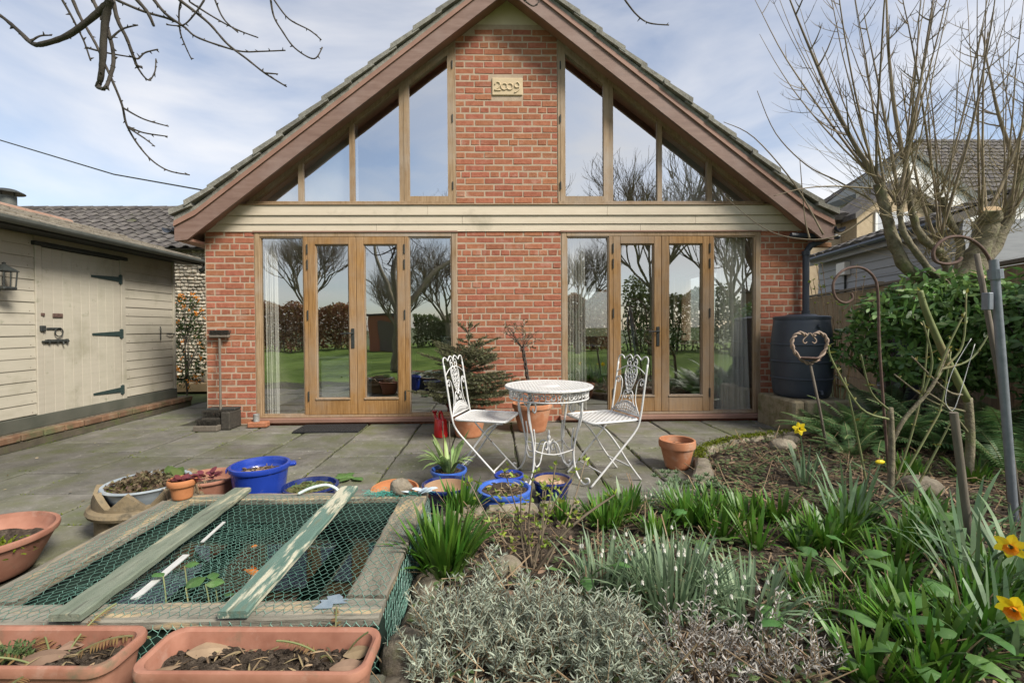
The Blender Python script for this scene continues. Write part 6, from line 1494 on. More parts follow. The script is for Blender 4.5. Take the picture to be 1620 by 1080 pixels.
scatter_bed(2600, r, f_tw); o = b.build('twig_litter', M_stem_b); tag(o, 'dry stalks and twigs strewn over the soil of the bed', 'twigs'); o['kind'] = 'stuff'
b = MB()
def f_wd(x, y, z):
    for _ in range(r.randrange(3,8)):
        a = r.uniform(0,6.28); q = r.uniform(.01,.04); b.leaf((x+q*math.cos(a),y+q*math.sin(a),z+r.uniform(.01,.035)), (math.cos(a),math.sin(a),r.uniform(-.1,.4)), (-math.sin(a),math.cos(a),.1), r.uniform(.015,.036), r.uniform(.012,.024), .5, 3, (.3,1,.85,.05))
scatter_bed(1500, r, f_wd); o = b.build('ground_weeds', M_weed); tag(o, 'low green weeds and ivy seedlings creeping over the bed', 'weeds'); o['kind'] = 'stuff'
b = MB()
def f_cl(x, y, z): s = r.choice((.004,.006,.009,.014,.024)); b.ell((x,y,z+.004), s*1.2, s, s*.8, 6, 4, .25, r)
scatter_bed(3200, r, f_cl, y0=1.1, y1=4.4); o = b.build('soil_clods', M_soil); tag(o, 'crumbly clods of dark soil over the bed', 'soil'); o['kind'] = 'stuff'
for (x, y, s, lb) in [(.05,1.92,.06,'round brown stone below the twiggy shrub'),(.38,1.86,.05,'dull reddish stone right of the twiggy shrub'),(2.42,3.75,.09,'grey stone behind the nearest daffodil bloom'),(2.62,3.95,.07,'white-flecked stone near the bird feeder'),(2.65,2.75,.10,'dark stone behind the rose stem')]:
    q = MB().ell((0,0,0), s*1.2, s, s*.7, 14, 9, .06, random.Random(int(s*999))); o = q.build('stone', M_rock, smooth=True); o.location = (x,y,bedz(x,y)+s*.3); tag(o, lb, 'stone')
# moss and grit along the paving joints
b = MB(); r = random.Random(72)
for (x0, y0, x1, y1) in slab_edges:
    for k in range(60):
        t_ = r.random(); x, y = (x0, lerp(y0,y1,t_)) if r.random() < .5 else (lerp(x0,x1,t_), y0)
        if mnoise.noise(Vector((x*1.9,y*1.9,4))) < .02 or x > 3.2 or y < 2.2: continue
        x += r.gauss(0,.005); y += r.gauss(0,.005)
        b.leaf((x,y,-.006), rv(r,.3,1), rv(r), r.uniform(.006,.018), r.uniform(.003,.007), .3, 2)
o = b.build('joint_moss', M_moss); tag(o, 'thin moss growing in the joints between the paving slabs', 'moss'); o['kind'] = 'stuff'
# fallen bits on the patio
b = MB(); r = random.Random(71)
for _ in range(150):
    x, y = r.uniform(-4,3.2), r.uniform(2.6,5.3)
    if inpoly(x,y,BED) or (PX0-.1 < x < PX1+.1 and y < PY1+.1): continue
    b.leaf((x,y,.007), rv(r,0,.12), rv(r,0,.1), r.uniform(.012,.035), r.uniform(.006,.016), .1, 3, (.3,1,.8,.05))
o = b.build('fallen_leaves', leafm('pale_fallen_leaf', (0.20,0.15,0.09), (0.36,0.30,0.20), rand=.3)); tag(o, 'small pale fallen leaves dotted over the patio', 'leaves'); o['kind'] = 'stuff'
t = thing('leafy_weed', 'green leaf weed growing from the paving behind the big blue pot', 'plant', (-1.12,3.42,0))
for k in range(6):
    a = k*1.1; MB().leaf((-1.15+.02*k,3.40,.012), (math.cos(a),math.sin(a)*.8,.35), (-math.sin(a),math.cos(a),0), .12, .075, .9, 4, BROAD, fold=.2).build('leaf', M_arum, t)
# ------------------------------------------------------------------ stone edging of the bed
ed = thing('stone_edging', 'low mossy stone edging along the curve of the flower bed', 'edging', (1.6,3.2,0))
path = spline([(p[0],p[1],0) for p in BED[1:12]], 8); r = random.Random(81); acc = 0; lens = [0]
for a, c in zip(path[:-1], path[1:]): lens.append(lens[-1]+(c-a).length)
s = .05
while s < lens[-1]-.1:
    l = r.uniform(.18,.34); mid = s+l/2; k = max(i for i in range(len(lens)) if lens[i] <= mid); k = min(k, len(path)-2)
    p = path[k].lerp(path[k+1], (mid-lens[k])/max(1e-6, lens[k+1]-lens[k])); d = (path[k+1]-path[k]).normalized(); nn = Vector((-d.y,d.x,0))
    q = MB().obox(p+Vector((0,0,.035)), d*(l/2-.006), nn*r.uniform(.05,.065), Vector((0,0,r.uniform(.055,.075))), .02)
    q.v = [(x+.012*mnoise.noise(Vector((x*8,y*8,z*8))), y+.012*mnoise.noise(Vector((x*8+3,y*8,z*8))), z+.01*mnoise.noise(Vector((x*6,y*6,5)))) for x,y,z in q.v]
    st = q.build('edging_stone', M_rock, ed, smooth=50)
    if p.x > 1.6 or r.random() < .25:
        q = MB()
        for _ in range(420):
            u, v = r.uniform(-.5,.5), r.gauss(0,.028); c = p+d*u*l+nn*v+Vector((0,0,.10+r.uniform(-.01,.012))); q.leaf(c, rv(r,.1,1), rv(r), .016, .007, .2, 2)
        q.build('moss', M_moss, st, kind='stuff')
    s += l
# ------------------------------------------------------------------ twiggy pruned shrub with green buds
def twiggy(lb, c, stems, seed, m, bud=.8, name='twiggy_shrub'):
    r = random.Random(seed); t = thing(name, lb, 'shrub', c)
    for (dx, dy, h, r0) in stems:
        r0 *= .72; p0 = Vector(c)+Vector((r.uniform(-.03,.03), r.uniform(-.03,.03), -.02)); p2 = Vector(c)+Vector((dx,dy,h)); pm_ = p0.lerp(p2,.5)+Vector((r.uniform(-.03,.03),r.uniform(-.03,.03),r.uniform(-.02,.03)))
        pts = spline([p0,pm_,p2],5); st = MB().tube(pts, [lerp(r0,r0*.6,i/(len(pts)-1)) for i in range(len(pts))], 6).build('stem', m, t, smooth=40)
        q = MB(); w = MB()
        for k in range(int(h*34)):
            i = r.randrange(3,len(pts)); d = rv(r,.2,1).normalized()*r.uniform(.02,.07)
            if r.random() < .35: w.tube([pts[i],pts[i]+d], [r0*.45,r0*.25], 4)
            if r.random() < bud:
                e = pts[i]+d*.6
                for _ in range(3): q.leaf(tuple(e), rv(r,.1,1), rv(r), r.uniform(.012,.03), r.uniform(.006,.014), .2, 3)
        for _ in range(4): q.leaf(tuple(p2), rv(r,.3,1), rv(r), r.uniform(.015,.035), .012, .2, 3)
        if w.v: w.build('spur', m, st, kind='stuff')
        if q.v: q.build('buds', M_lime, st, kind='stuff')
twiggy('twiggy pruned shrub with lime green buds in front of the bright blue bowl', (.17,1.92,.08), [(.0,.02,.42,.007),(.05,.0,.36,.006),(.10,.05,.45,.006),(.34,-.02,.34,.010),(-.12,.1,.40,.006),(-.20,.15,.30,.006),(.2,.12,.40,.006),(-.05,.08,.34,.006),(-.28,.10,.36,.005),(.26,.2,.42,.006),(.06,.2,.30,.005)], 9, M_shoot)
b = MB(); r = random.Random(91)
for _ in range(420):
    x, y = -.02+r.gauss(0,.12), 2.33+r.gauss(0,.07); b.leaf((x,y,.05+r.uniform(0,.03)), rv(r,.1,.7), rv(r), r.uniform(.06,.15), r.uniform(.002,.004), 1.0, 4)
tag(b.build('dead_grass_tuft', M_deadg), 'straw-coloured dead grass tuft in front of the bright blue bowl', 'grass')
# ------------------------------------------------------------------ strap-leaved plant, purple plant, bowl moss
b = MB(); r = random.Random(95)
for _ in range(26):
    a = r.uniform(0,6.28); b.leaf((-.32+.03*math.cos(a),3.22+.03*math.sin(a),.10), (math.cos(a)*.45,math.sin(a)*.45,1), (-math.sin(a),math.cos(a),0), r.uniform(.20,.34), r.uniform(.026,.04), r.uniform(.7,2.4), 6, (.5,.8,1,1,.8,.5,.04), fold=.2)
tag(b.build('strap_leaved_plant', M_leek), 'pale green strap-leaved plant growing in the blue pot', 'plant')
b = MB()
for _ in range(34):
    a = r.uniform(0,6.28); b.leaf((-1.665+.02*math.cos(a),2.455+.02*math.sin(a),.31+r.uniform(0,.02)), (math.cos(a),math.sin(a),r.uniform(.2,.9)), (-math.sin(a),math.cos(a),0), r.uniform(.03,.055), r.uniform(.025,.04), .5, 4, (.3,1,.95,.8,.2))
for _ in range(26):
    a = r.uniform(0,6.28); b.leaf((-1.56+.04*math.cos(a),2.50+.03*math.sin(a),.31+r.uniform(0,.03)), (math.cos(a),math.sin(a),r.uniform(.2,.9)), (-math.sin(a),math.cos(a),0), r.uniform(.03,.05), r.uniform(.025,.035), .5, 4, (.3,1,.95,.8,.2))
tag(b.build('purple_leaved_plant', M_heuch), 'purple-leaved plant in the small terracotta pot on the pond corner', 'plant')
b = MB()
for _ in range(420): b.leaf((-2.28+r.gauss(0,.07),2.07+r.gauss(0,.05),.135+r.uniform(0,.02)), rv(r,.1,1), rv(r), .02, .008, .3, 2)
tag(b.build('moss_patch', M_moss), 'bright moss in the large terracotta bowl at the left edge', 'moss')
# ------------------------------------------------------------------ ferns
def frond(b, p0, d, L_, r, w=.19, n=28, stem=None, droop=1.0, gap=.03):
    d = Vector(d).normalized(); p = Vector(p0); st = L_/n; pts = [p.copy()]
    side = d.cross(Vector((0,0,1)));
    if side.length < .05: side = Vector((1,0,0))
    side.normalize()
    for k in range(n):
        q = k/n; p = p+d*st; pts.append(p.copy()); d = (d+Vector((0,0,-1))*droop*1.3/n).normalized()
        if k < 3: continue
        wl = w*L_*(math.sin(math.pi*min(1,.18+q*.82))**.8)*(1-q*.35)
        for s in (-1,1):
            if r.random() < gap: continue
            e = side*s+d*.35+Vector((0,0,-.10)); b.leaf(p, e, d, wl*r.uniform(.85,1.1), st*.72, .35, 3, (.8,1,.75,.1))
    if stem is not None: stem.tube(pts, .0028, 4, cap=False)
def fern(lb, c, n, L_, seed, m=M_fern, up=(.7,2.4), **k):
    r = random.Random(seed); t = thing('fern', lb, 'fern', c, 'ferns under the shrub'); b = MB(); s = MB()
    for i in range(n):
        a = 2*math.pi*i/n+r.uniform(-.3,.3); e = r.uniform(*up); frond(b, Vector(c)+Vector((.03*math.cos(a),.03*math.sin(a),0)), (math.cos(a),math.sin(a),e), L_*r.uniform(.7,1.1), r, stem=s, **k)
    b.build('fronds', m, t); s.build('stalks', M_stem_g, t, kind='stuff')
FN = [((3.05,3.75,.06),12,.50,'fern in the middle of the fern bank, right of the feeder'),((3.55,3.55,.06),13,.62,'fern behind the taller rose canes'),((3.3,4.45,.06),11,.5,'fern against the right end of the stone block'),((3.02,4.05,.06),13,.55,'fern nearest the water butt stone block'),((3.42,4.15,.08),13,.62,'fern right of the stone block, under the fence end'),((3.25,3.70,.08),12,.60,'fern in front of the fence, behind the rose stem'),((3.75,3.75,.08),14,.70,'large fern below the second water butt'),((3.80,3.25,.08),13,.66,'fern at the far right behind the wooden stakes'),((4.25,3.85,.1),12,.7,'dark fern deep under the evergreen shrub'),((2.80,3.50,.07),8,.38,'small low fern beside the bird feeder stake'),((3.45,2.95,.08),10,.5,'fern at the right edge below the galvanised pole'),((4.0,4.5,.1),12,.7,'fern at the back by the second water butt foot')]
for i, (c, n, l, lb) in enumerate(FN): fern(lb, (c[0],c[1],bedz(c[0],c[1])), n, l, 500+i)
fern('withered golden fern in the left trough', (-1.27,1.32,.17), 5, .21, 520, M_fernb, up=(.7,1.6), droop=.9, gap=.42); fern('yellowing fern sprig in the right end of the bare trough', (-.47,1.33,.165), 4, .15, 521, M_fernb, up=(1.0,2.0), droop=.6, gap=.35)
o = [q for q in bpy.data.objects if q.get('label') == 'withered golden fern in the left trough'][0]; o['group'] = 'ferns in the troughs'
o = [q for q in bpy.data.objects if q.get('label') == 'yellowing fern sprig in the right end of the bare trough'][0]; o['group'] = 'ferns in the troughs'
# ------------------------------------------------------------------ evergreen shrubs on the right
def leafy(lb, name, blobs, n, m, seed, ls=(.04,.075), ratio=.42, tri=True, trunk=None, cat='shrub', extra=None, shell=.55):
    r = random.Random(seed); base = trunk or (blobs[0][0],blobs[0][1],.05); t = thing(name, lb, cat, base); b = MB(); w = MB()
    tot = sum(q[3]*q[4]*q[5] for q in blobs)
    for (x,y,z,rx,ry,rz_) in blobs:
        for _ in range(int(n*rx*ry*rz_/tot)):
            v = rv(r); 
            while v.length > 1 or v.length < .1: v = rv(r)
            v = v.normalized()*(shell+(1-shell)*r.random())*(1+.18*mnoise.noise(v*2.3+Vector((x,y,z)))); p = Vector((x+v.x*rx, y+v.y*ry, z+v.z*rz_)); o = v.normalized()
            ax = (o+rv(r)*.7+Vector((0,0,.3))).normalized()
            if tri:
                s = ax.orthogonal().normalized(); s2 = ax.cross(s)
                for k in range(3):
                    a = k*2.09+r.uniform(-.3,.3); l = r.uniform(*ls); b.leaf(p, (s*math.cos(a)+s2*math.sin(a))*1.0+ax*.5, ax.cross(s*math.cos(a)+s2*math.sin(a)), l, l*ratio, .35, 4, BROAD)
            else:
                l = r.uniform(*ls); b.leaf(p, ax, rv(r), l, l*ratio, .3, 4, BROAD)
        for _ in range(7):
            v = rv(r,-.2,1).normalized()*.8; w.tube(spline([base,(lerp(base[0],x,.7),lerp(base[1],y,.7),lerp(base[2],z,.6)),(x+v.x*rx,y+v.y*ry,z+v.z*rz_)],4), [.012-.0011*i for i in range(9)], 5)
    b.build('foliage', m, t); w.build('branches', M_bark_d, t); return t
leafy('glossy evergreen shrub with whorled leaves in front of the fence', 'evergreen_shrub', [(3.80,4.35,1.22,.28,.32,.22),(4.1,4.25,1.30,.40,.36,.32),(4.35,4.0,1.22,.4,.36,.40),(4.05,4.35,.85,.42,.3,.3),(4.5,4.3,.75,.4,.35,.35),(3.75,4.65,.9,.22,.25,.25)], 1750, M_choisya, 31, ls=(.055,.11), ratio=.36, trunk=(4.2,4.7,.1))
leafy('dark laurel-like shrub at the right edge behind the pole', 'evergreen_shrub', [(4.35,3.5,1.10,.45,.4,.45),(4.7,3.6,1.35,.35,.4,.3),(4.45,3.5,.7,.3,.35,.3)], 760, leafm('laurel_leaf', (0.035,0.085,0.025), (0.10,0.18,0.05), rough=.36), 32, ls=(.05,.085), ratio=.45, trunk=(4.5,3.8,.1))
leafy('dark glossy shrub with orange berries beyond the shed corner', 'berry_shrub', [(-5.12,7.75,.75,.26,.3,.62),(-5.18,7.75,1.35,.22,.25,.35)], 1500, M_pyra, 33, ls=(.03,.06), ratio=.45, tri=False, trunk=(-5.15,7.75,0))
b = MB(); r = random.Random(34); t = [q for q in bpy.data.objects if q.name.startswith('berry_shrub')][0]
for _ in range(70):
    v = rv(r).normalized(); c = Vector((-5.12+v.x*.27, 7.75+v.y*.3, .95+v.z*.8))
    for k in range(5): b.ell(c+rv(r)*.025, .011,.011,.011, 6, 4)
b.build('berries', M_berry, t, kind='stuff')
t = thing('potted_weed', 'straggly yellow-green plant in the tall pot beyond the shed', 'plant', (-4.9,8.75,.4)); b = MB(); q = MB()
for _ in range(34):
    p = Vector((-4.85+r.uniform(-.2,.2),8.75,.42)); e = p+Vector((r.uniform(-.18,.18),r.uniform(-.1,.1),r.uniform(.2,.5))); q.tube([p,p.lerp(e,.5)+rv(r)*.02,e], .003, 4)
    for k in range(6): b.leaf(tuple(p.lerp(e,r.random())), rv(r,0,1), rv(r), .035, .016, .3, 3)
b.build('foliage', M_lime, t); q.build('stems', M_stem_g, t, kind='stuff')
# ------------------------------------------------------------------ spruce and standard tree in pots
sp = thing('spruce_tree', 'small potted spruce with sparse leader behind the left chair', 'tree', (-.26,4.72,.22)); r = random.Random(41)
MB().tube([(-.26,4.72,.22),(-.255,4.72,.7),(-.24,4.72,1.24)], [.022,.014,.004], 8).build('trunk', M_bark, sp, smooth=True)
nb_ = MB(); tw = MB()
def needle_twig(p, e, nn, ln):
    p, e = Vector(p), Vector(e); tw.tube([p,p.lerp(e,.5)+Vector((0,0,-.008)),e], [.004,.003,.0015], 4, cap=False); d = (e-p).normalized()
    u = d.orthogonal().normalized(); v = d.cross(u)
    for k in range(nn):
        q = (k+.5)/nn; c = p.lerp(e,q)+Vector((0,0,-.008*(1-abs(2*q-1)))); a = r.uniform(0,6.28); w = d*.75+(u*math.cos(a)+v*math.sin(a))
        nb_.leaf(c, w, d.cross(w), ln*r.uniform(.7,1.1), .0048, 0, 2, (.9,1,.3))
lev = [(.34,.50,12),(.40,.52,12),(.46,.50,11),(.52,.50,11),(.58,.47,10),(.64,.46,10),(.70,.43,9),(.76,.40,8),(.82,.36,7),(.88,.30,6),(.98,.17,5),(1.09,.13,5)]
for z, L_, n in lev:
    for k in range(n):
        a = 2*math.pi*k/n+r.uniform(-.3,.3); l = L_*r.uniform(.6,1.25); el = .12 if z < .7 else (.35 if z < 1.0 else .75); z0 = z+r.uniform(-.03,.03)
        p = Vector((-.257,4.72,z0)); e = p+Vector((math.cos(a)*l, math.sin(a)*l, l*el)); needle_twig(p, e, int(l*420), .024)
        for s_ in (-1,1):
            for q in ((.35,.5,.65,.8) if l > .22 else (.5,.75)):
                c = p.lerp(e,q); l2 = l*.48*(1.15-q); aa = a+s_*.85; needle_twig(c, c+Vector((math.cos(aa)*l2, math.sin(aa)*l2, l2*(el-.1))), int(l2*460), .022)
nb_.build('needles', M_spruce, sp); tw.build('branches', M_bark_d, sp, kind='stuff')
sd = thing('standard_tree', 'little bare standard tree with braided stem behind the table', 'tree', (.40,4.93,.26)); r = random.Random(43)
for ph in (0,2.1,4.2):
    MB().tube([(.42-.10*q+.014*math.cos(ph+q*14), 4.93+.014*math.sin(ph+q*14), .27+.64*q) for q in [i/24 for i in range(25)]], .008, 6).build('stem', M_bark_d, sd, smooth=True)
tw = MB(); lv = MB()
def twig(p, d, l, r0, dep):
    p = Vector(p); d = Vector(d).normalized(); pts = [p]
    for k in range(4): d = (d+rv(r)*.22+Vector((0,0,.05))).normalized(); p = p+d*l/4; pts.append(p)
    tw.tube(pts, [r0*(1-.15*i) for i in range(5)], 4, cap=False)
    if dep:
        for k in range(3): twig(pts[r.randrange(1,5)], d+rv(r)*.9, l*.62, r0*.55, dep-1)
    else:
        for q in pts[1:]:
            if r.random() < .55: lv.leaf(tuple(q), rv(r,-.3,1), rv(r), r.uniform(.018,.035), r.uniform(.008,.014), .3, 3)
for k in range(9): a = k*.7; twig((.32,4.93,.90), (math.cos(a),math.sin(a)*.7,.45+.35*(k%3)), .19, .006, 2)
tw.build('twigs', M_bark_d, sd); lv.build('leaves', leafm('small_brownish_leaf', (0.07,0.06,0.025), (0.14,0.12,0.05), rand=.4), sd, kind='stuff')
# ------------------------------------------------------------------ pollarded tree on the right
pt = thing('pollarded_tree', 'pollarded tree with sawn stubs and many thin upright shoots at right', 'tree', (4.35,4.35,0)); r = random.Random(47)
def limb(pts, r0, r1, nm='limb', m=M_bark):
    P_ = spline(pts,9); b = MB().tube(P_, [lerp(r0,r1,i/(len(P_)-1))*(1+.14*mnoise.noise(Vector((i*.45,r0*50,0)))) for i in range(len(P_))], 14)
    b.v = [tuple(Vector(v)+Vector((mnoise.noise(Vector(v)*11), mnoise.noise(Vector(v)*11+Vector((7,0,0))), mnoise.noise(Vector(v)*9+Vector((0,5,0)))))*r0*.22) for v in b.v]
    return b.build(nm, m, pt, smooth=50)
limb([(4.35,4.35,0),(4.33,4.33,.6),(4.38,4.3,1.1),(4.42,4.28,1.5)], .14, .13, 'trunk')
limb([(4.40,4.3,1.25),(4.2,4.3,1.52),(3.95,4.28,1.68),(3.78,4.25,1.98),(3.68,4.22,2.25),(3.62,4.2,2.45)], .056, .042)
limb([(4.42,4.28,1.45),(4.15,4.22,1.62),(3.98,4.2,1.80),(3.80,4.15,2.0),(3.77,4.15,2.22)], .034, .022)
limb([(4.42,4.28,1.45),(4.28,4.25,1.78),(4.05,4.22,1.95),(3.93,4.2,2.2),(3.86,4.2,2.7)], .042, .022)
limb([(4.42,4.28,1.4),(4.6,4.25,1.75),(4.66,4.2,2.05),(4.63,4.15,2.18)], .10, .072, 'stub')
MB().tube([(4.63,4.15,2.181),(4.626,4.145,2.19)], .068, 14).build('sawn_face', M_cut, pt)
limb([(4.38,4.3,1.1),(4.42,4.15,1.35),(4.43,4.05,1.56)], .10, .075, 'stub')
MB().tube([(4.43,4.05,1.561),(4.431,4.045,1.57)], .073, 14).build('sawn_face', M_cut, pt)
limb([(4.45,4.28,1.45),(4.75,4.3,1.75),(4.95,4.3,2.1),(5.1,4.3,2.6)], .07, .035)
limb([(4.45,4.28,1.5),(4.5,4.3,1.9),(4.38,4.3,2.15),(4.33,4.3,2.35)], .04, .024)
heads = [((3.62,4.2,2.45),11,(-.55,.0,1),1.5,2.3),((3.77,4.15,2.22),5,(-.15,-.05,1),1.5,2.2),((3.86,4.2,2.7),7,(-.05,.05,1),1.4,2.0),((4.33,4.3,2.35),6,(.0,.1,1),1.5,2.1),((4.63,4.2,2.05),5,(.1,.1,1),1.5,2.2),((4.95,4.3,2.1),6,(.1,.0,1),1.4,2.0),((5.1,4.3,2.6),5,(.05,0,1),1.2,1.8),((4.25,4.25,1.8),5,(.0,-.1,1),1.4,2.3)]
nshoot = 0; sht = MB()
def side_twigs(b, pts, r0, L_, dens, dep):
    n = len(pts)
    for k in range(int(dens)):
        i = r.randrange(int(n*.25), n-1); d0 = (pts[min(i+1,n-1)]-pts[i-1]).normalized(); o = rv(r,-.1,.5); o = (o-d0*o.dot(d0)).normalized()
        q = 1-i/n; l = L_*(.25+.5*q)*r.uniform(.5,1.2); d = (d0*.55+o*.9).normalized(); p = pts[i].copy(); tp = [p.copy()]
        for _ in range(5): d = (d+Vector((0,0,.16))+rv(r)*.05).normalized(); p = p+d*l/5; tp.append(p.copy())
        b.tube(tp, [r0*.42*(1-.15*j) for j in range(6)], 3, cap=False)
        if dep and l > .2 and r.random() < .6: side_twigs(b, tp, r0*.5, l*.6, 3, 0)
for c, n, dr, l0, l1 in heads:
    for k in range(n):
        c_ = Vector(c)+rv(r)*.03; d = (Vector(dr)+Vector((r.uniform(-.42,.42),r.uniform(-.35,.35),0))).normalized(); l = r.uniform(l0,l1)*1.15; p = c_.copy(); pts = [p.copy()]; ns = 12
        for _ in range(ns): d = (d+Vector((0,0,.055))+rv(r)*.03).normalized(); p = p+d*l/ns; pts.append(p.copy())
        r0 = r.uniform(.006,.012)*(2.1 if k == 0 else (1.5 if k == 1 else 1)); b = MB(); b.tube(pts, [lerp(r0,r0*.22,i/ns) for i in range(ns+1)], 5, cap=False)
        s_ = b.build('shoot', M_shoot, pt, smooth=True); q = MB(); side_twigs(q, pts, r0, .74, 7, 1)
        if q.v: q.build('twigs', M_shoot, s_, kind='stuff')
# long low shoots that reach over towards the house
for pts in ([(3.55,4.2,2.4),(3.2,4.2,2.42),(2.9,4.2,2.40),(2.62,4.2,2.33)],[(3.6,4.25,2.3),(3.3,4.3,2.5),(3.0,4.3,2.65),(2.7,4.3,2.95),(2.52,4.3,3.35)],[(3.6,4.2,2.2),(3.3,4.3,1.98),(3.0,4.4,1.97),(2.7,4.5,2.10),(2.3,4.5,2.42)],[(3.1,4.4,1.97),(3.05,4.4,2.2),(3.0,4.4,2.75)],[(3.2,4.35,2.0),(2.95,4.4,2.5),(2.55,4.4,2.95),(2.25,4.4,3.1)]):
    P_ = spline(pts,5); MB().tube(P_, [lerp(.009,.003,i/(len(P_)-1)) for i in range(len(P_))], 5).build('shoot', M_shoot, pt, smooth=True)
q = MB()
for k in range(430):
    c = Vector(r.choice([h_[0] for h_ in heads]))+rv(r)*.12; d = rv(r,-.15,1).normalized(); l = r.uniform(.15,1.0); p = c.copy(); pts = [p.copy()]
    for _ in range(6): d = (d+Vector((0,0,.12))+rv(r)*.14).normalized(); p = p+d*l/6; pts.append(p.copy())
    q.tube(pts, [.0034*(1-.12*i) for i in range(7)], 3, cap=False)
q.build('fine_twigs', pm('pale_twig', [(0.22,0.18,0.10),(0.34,0.28,0.16)], scale=3, rough=.85, rand=.25), pt, kind='stuff')
# dry twiggy bush against the fence
twiggy('dry brown twiggy bush in front of the fence behind the shorter crook', (3.82,4.95,.1), [(r.uniform(-.35,.3),r.uniform(-.1,.1),r.uniform(1.2,1.75),.007) for _ in range(14)], 48, M_stem_b, bud=.15, name='dry_bush')
# ------------------------------------------------------------------ rose
rs = thing('rose_bush', 'leggy rose with brown stem and green shoots in the right of the bed', 'rose', (2.46,2.78,.05)); r = random.Random(49)
def cane(pts, r0, r1, m, nm='cane', buds=True, parent=None):
    P_ = spline(pts,5); c = MB().tube(P_, [lerp(r0,r1,i/(len(P_)-1)) for i in range(len(P_))], 7).build(nm, m, parent or rs, smooth=True)
    if buds:
        q = MB()
        for i in range(3,len(P_),3):
            for _ in range(3): q.leaf(tuple(P_[i]), rv(r,.1,1), rv(r), r.uniform(.015,.04), r.uniform(.008,.014), .3, 3)
        q.build('young_leaves', leafm('rose_leaf', (0.16,0.20,0.04), (0.28,0.22,0.06), rand=.3), c)
    return c
cane([(2.44,2.74,.04),(2.45,2.74,.35),(2.43,2.73,.62)], .020, .016, M_bark, 'stem', False)
cane([(2.45,2.74,.40),(2.52,2.73,.55),(2.68,2.72,.75),(2.78,2.72,.98)], .014, .008, M_bark)
for pts in ([(2.43,2.73,.6),(2.30,2.72,.72),(2.22,2.7,.95)],[(2.66,2.72,.72),(2.78,2.75,.85),(2.90,2.75,1.0),(2.92,2.75,1.32)],[(2.62,2.72,.7),(2.66,2.7,.9),(2.60,2.7,1.15)],[(2.72,2.72,.85),(2.95,2.74,.92),(3.1,2.74,1.15)],[(2.42,2.73,.55),(2.25,2.74,.62),(2.08,2.74,.90),(2.05,2.74,1.0)],[(2.60,2.9,.05),(2.72,2.9,.4),(2.80,2.9,.75),(2.83,2.9,1.1)],[(2.62,2.9,.05),(2.85,2.9,.45),(2.92,2.9,.6),(2.98,2.9,.95)],[(2.36,2.8,.05),(2.28,2.8,.45),(2.20,2.8,.8)],[(2.52,2.7,.05),(2.66,2.68,.35),(2.74,2.66,.55)],[(2.7,2.72,.80),(2.76,2.7,1.0),(2.86,2.7,1.2)]):
    cane(pts, .0075, .0045, M_stem_g)
cane([(3.15,2.95,.62),(2.98,2.95,.95),(2.86,2.95,1.22),(2.82,2.95,1.35)], .024, .017, M_stem_g, 'cane', True)
cane([(3.15,2.95,.0),(3.17,2.95,.35),(3.15,2.95,.64)], .026, .024, M_bark, 'stem', False)
for pts in ([(3.12,2.95,.66),(2.95,2.9,.70),(2.72,2.9,.92)],[(3.13,2.95,.55),(2.9,2.95,.62),(2.65,2.95,.80)],[(3.16,2.95,.4),(2.95,2.9,.6),(2.8,2.9,.7)]): cane(pts, .008, .005, M_bark)
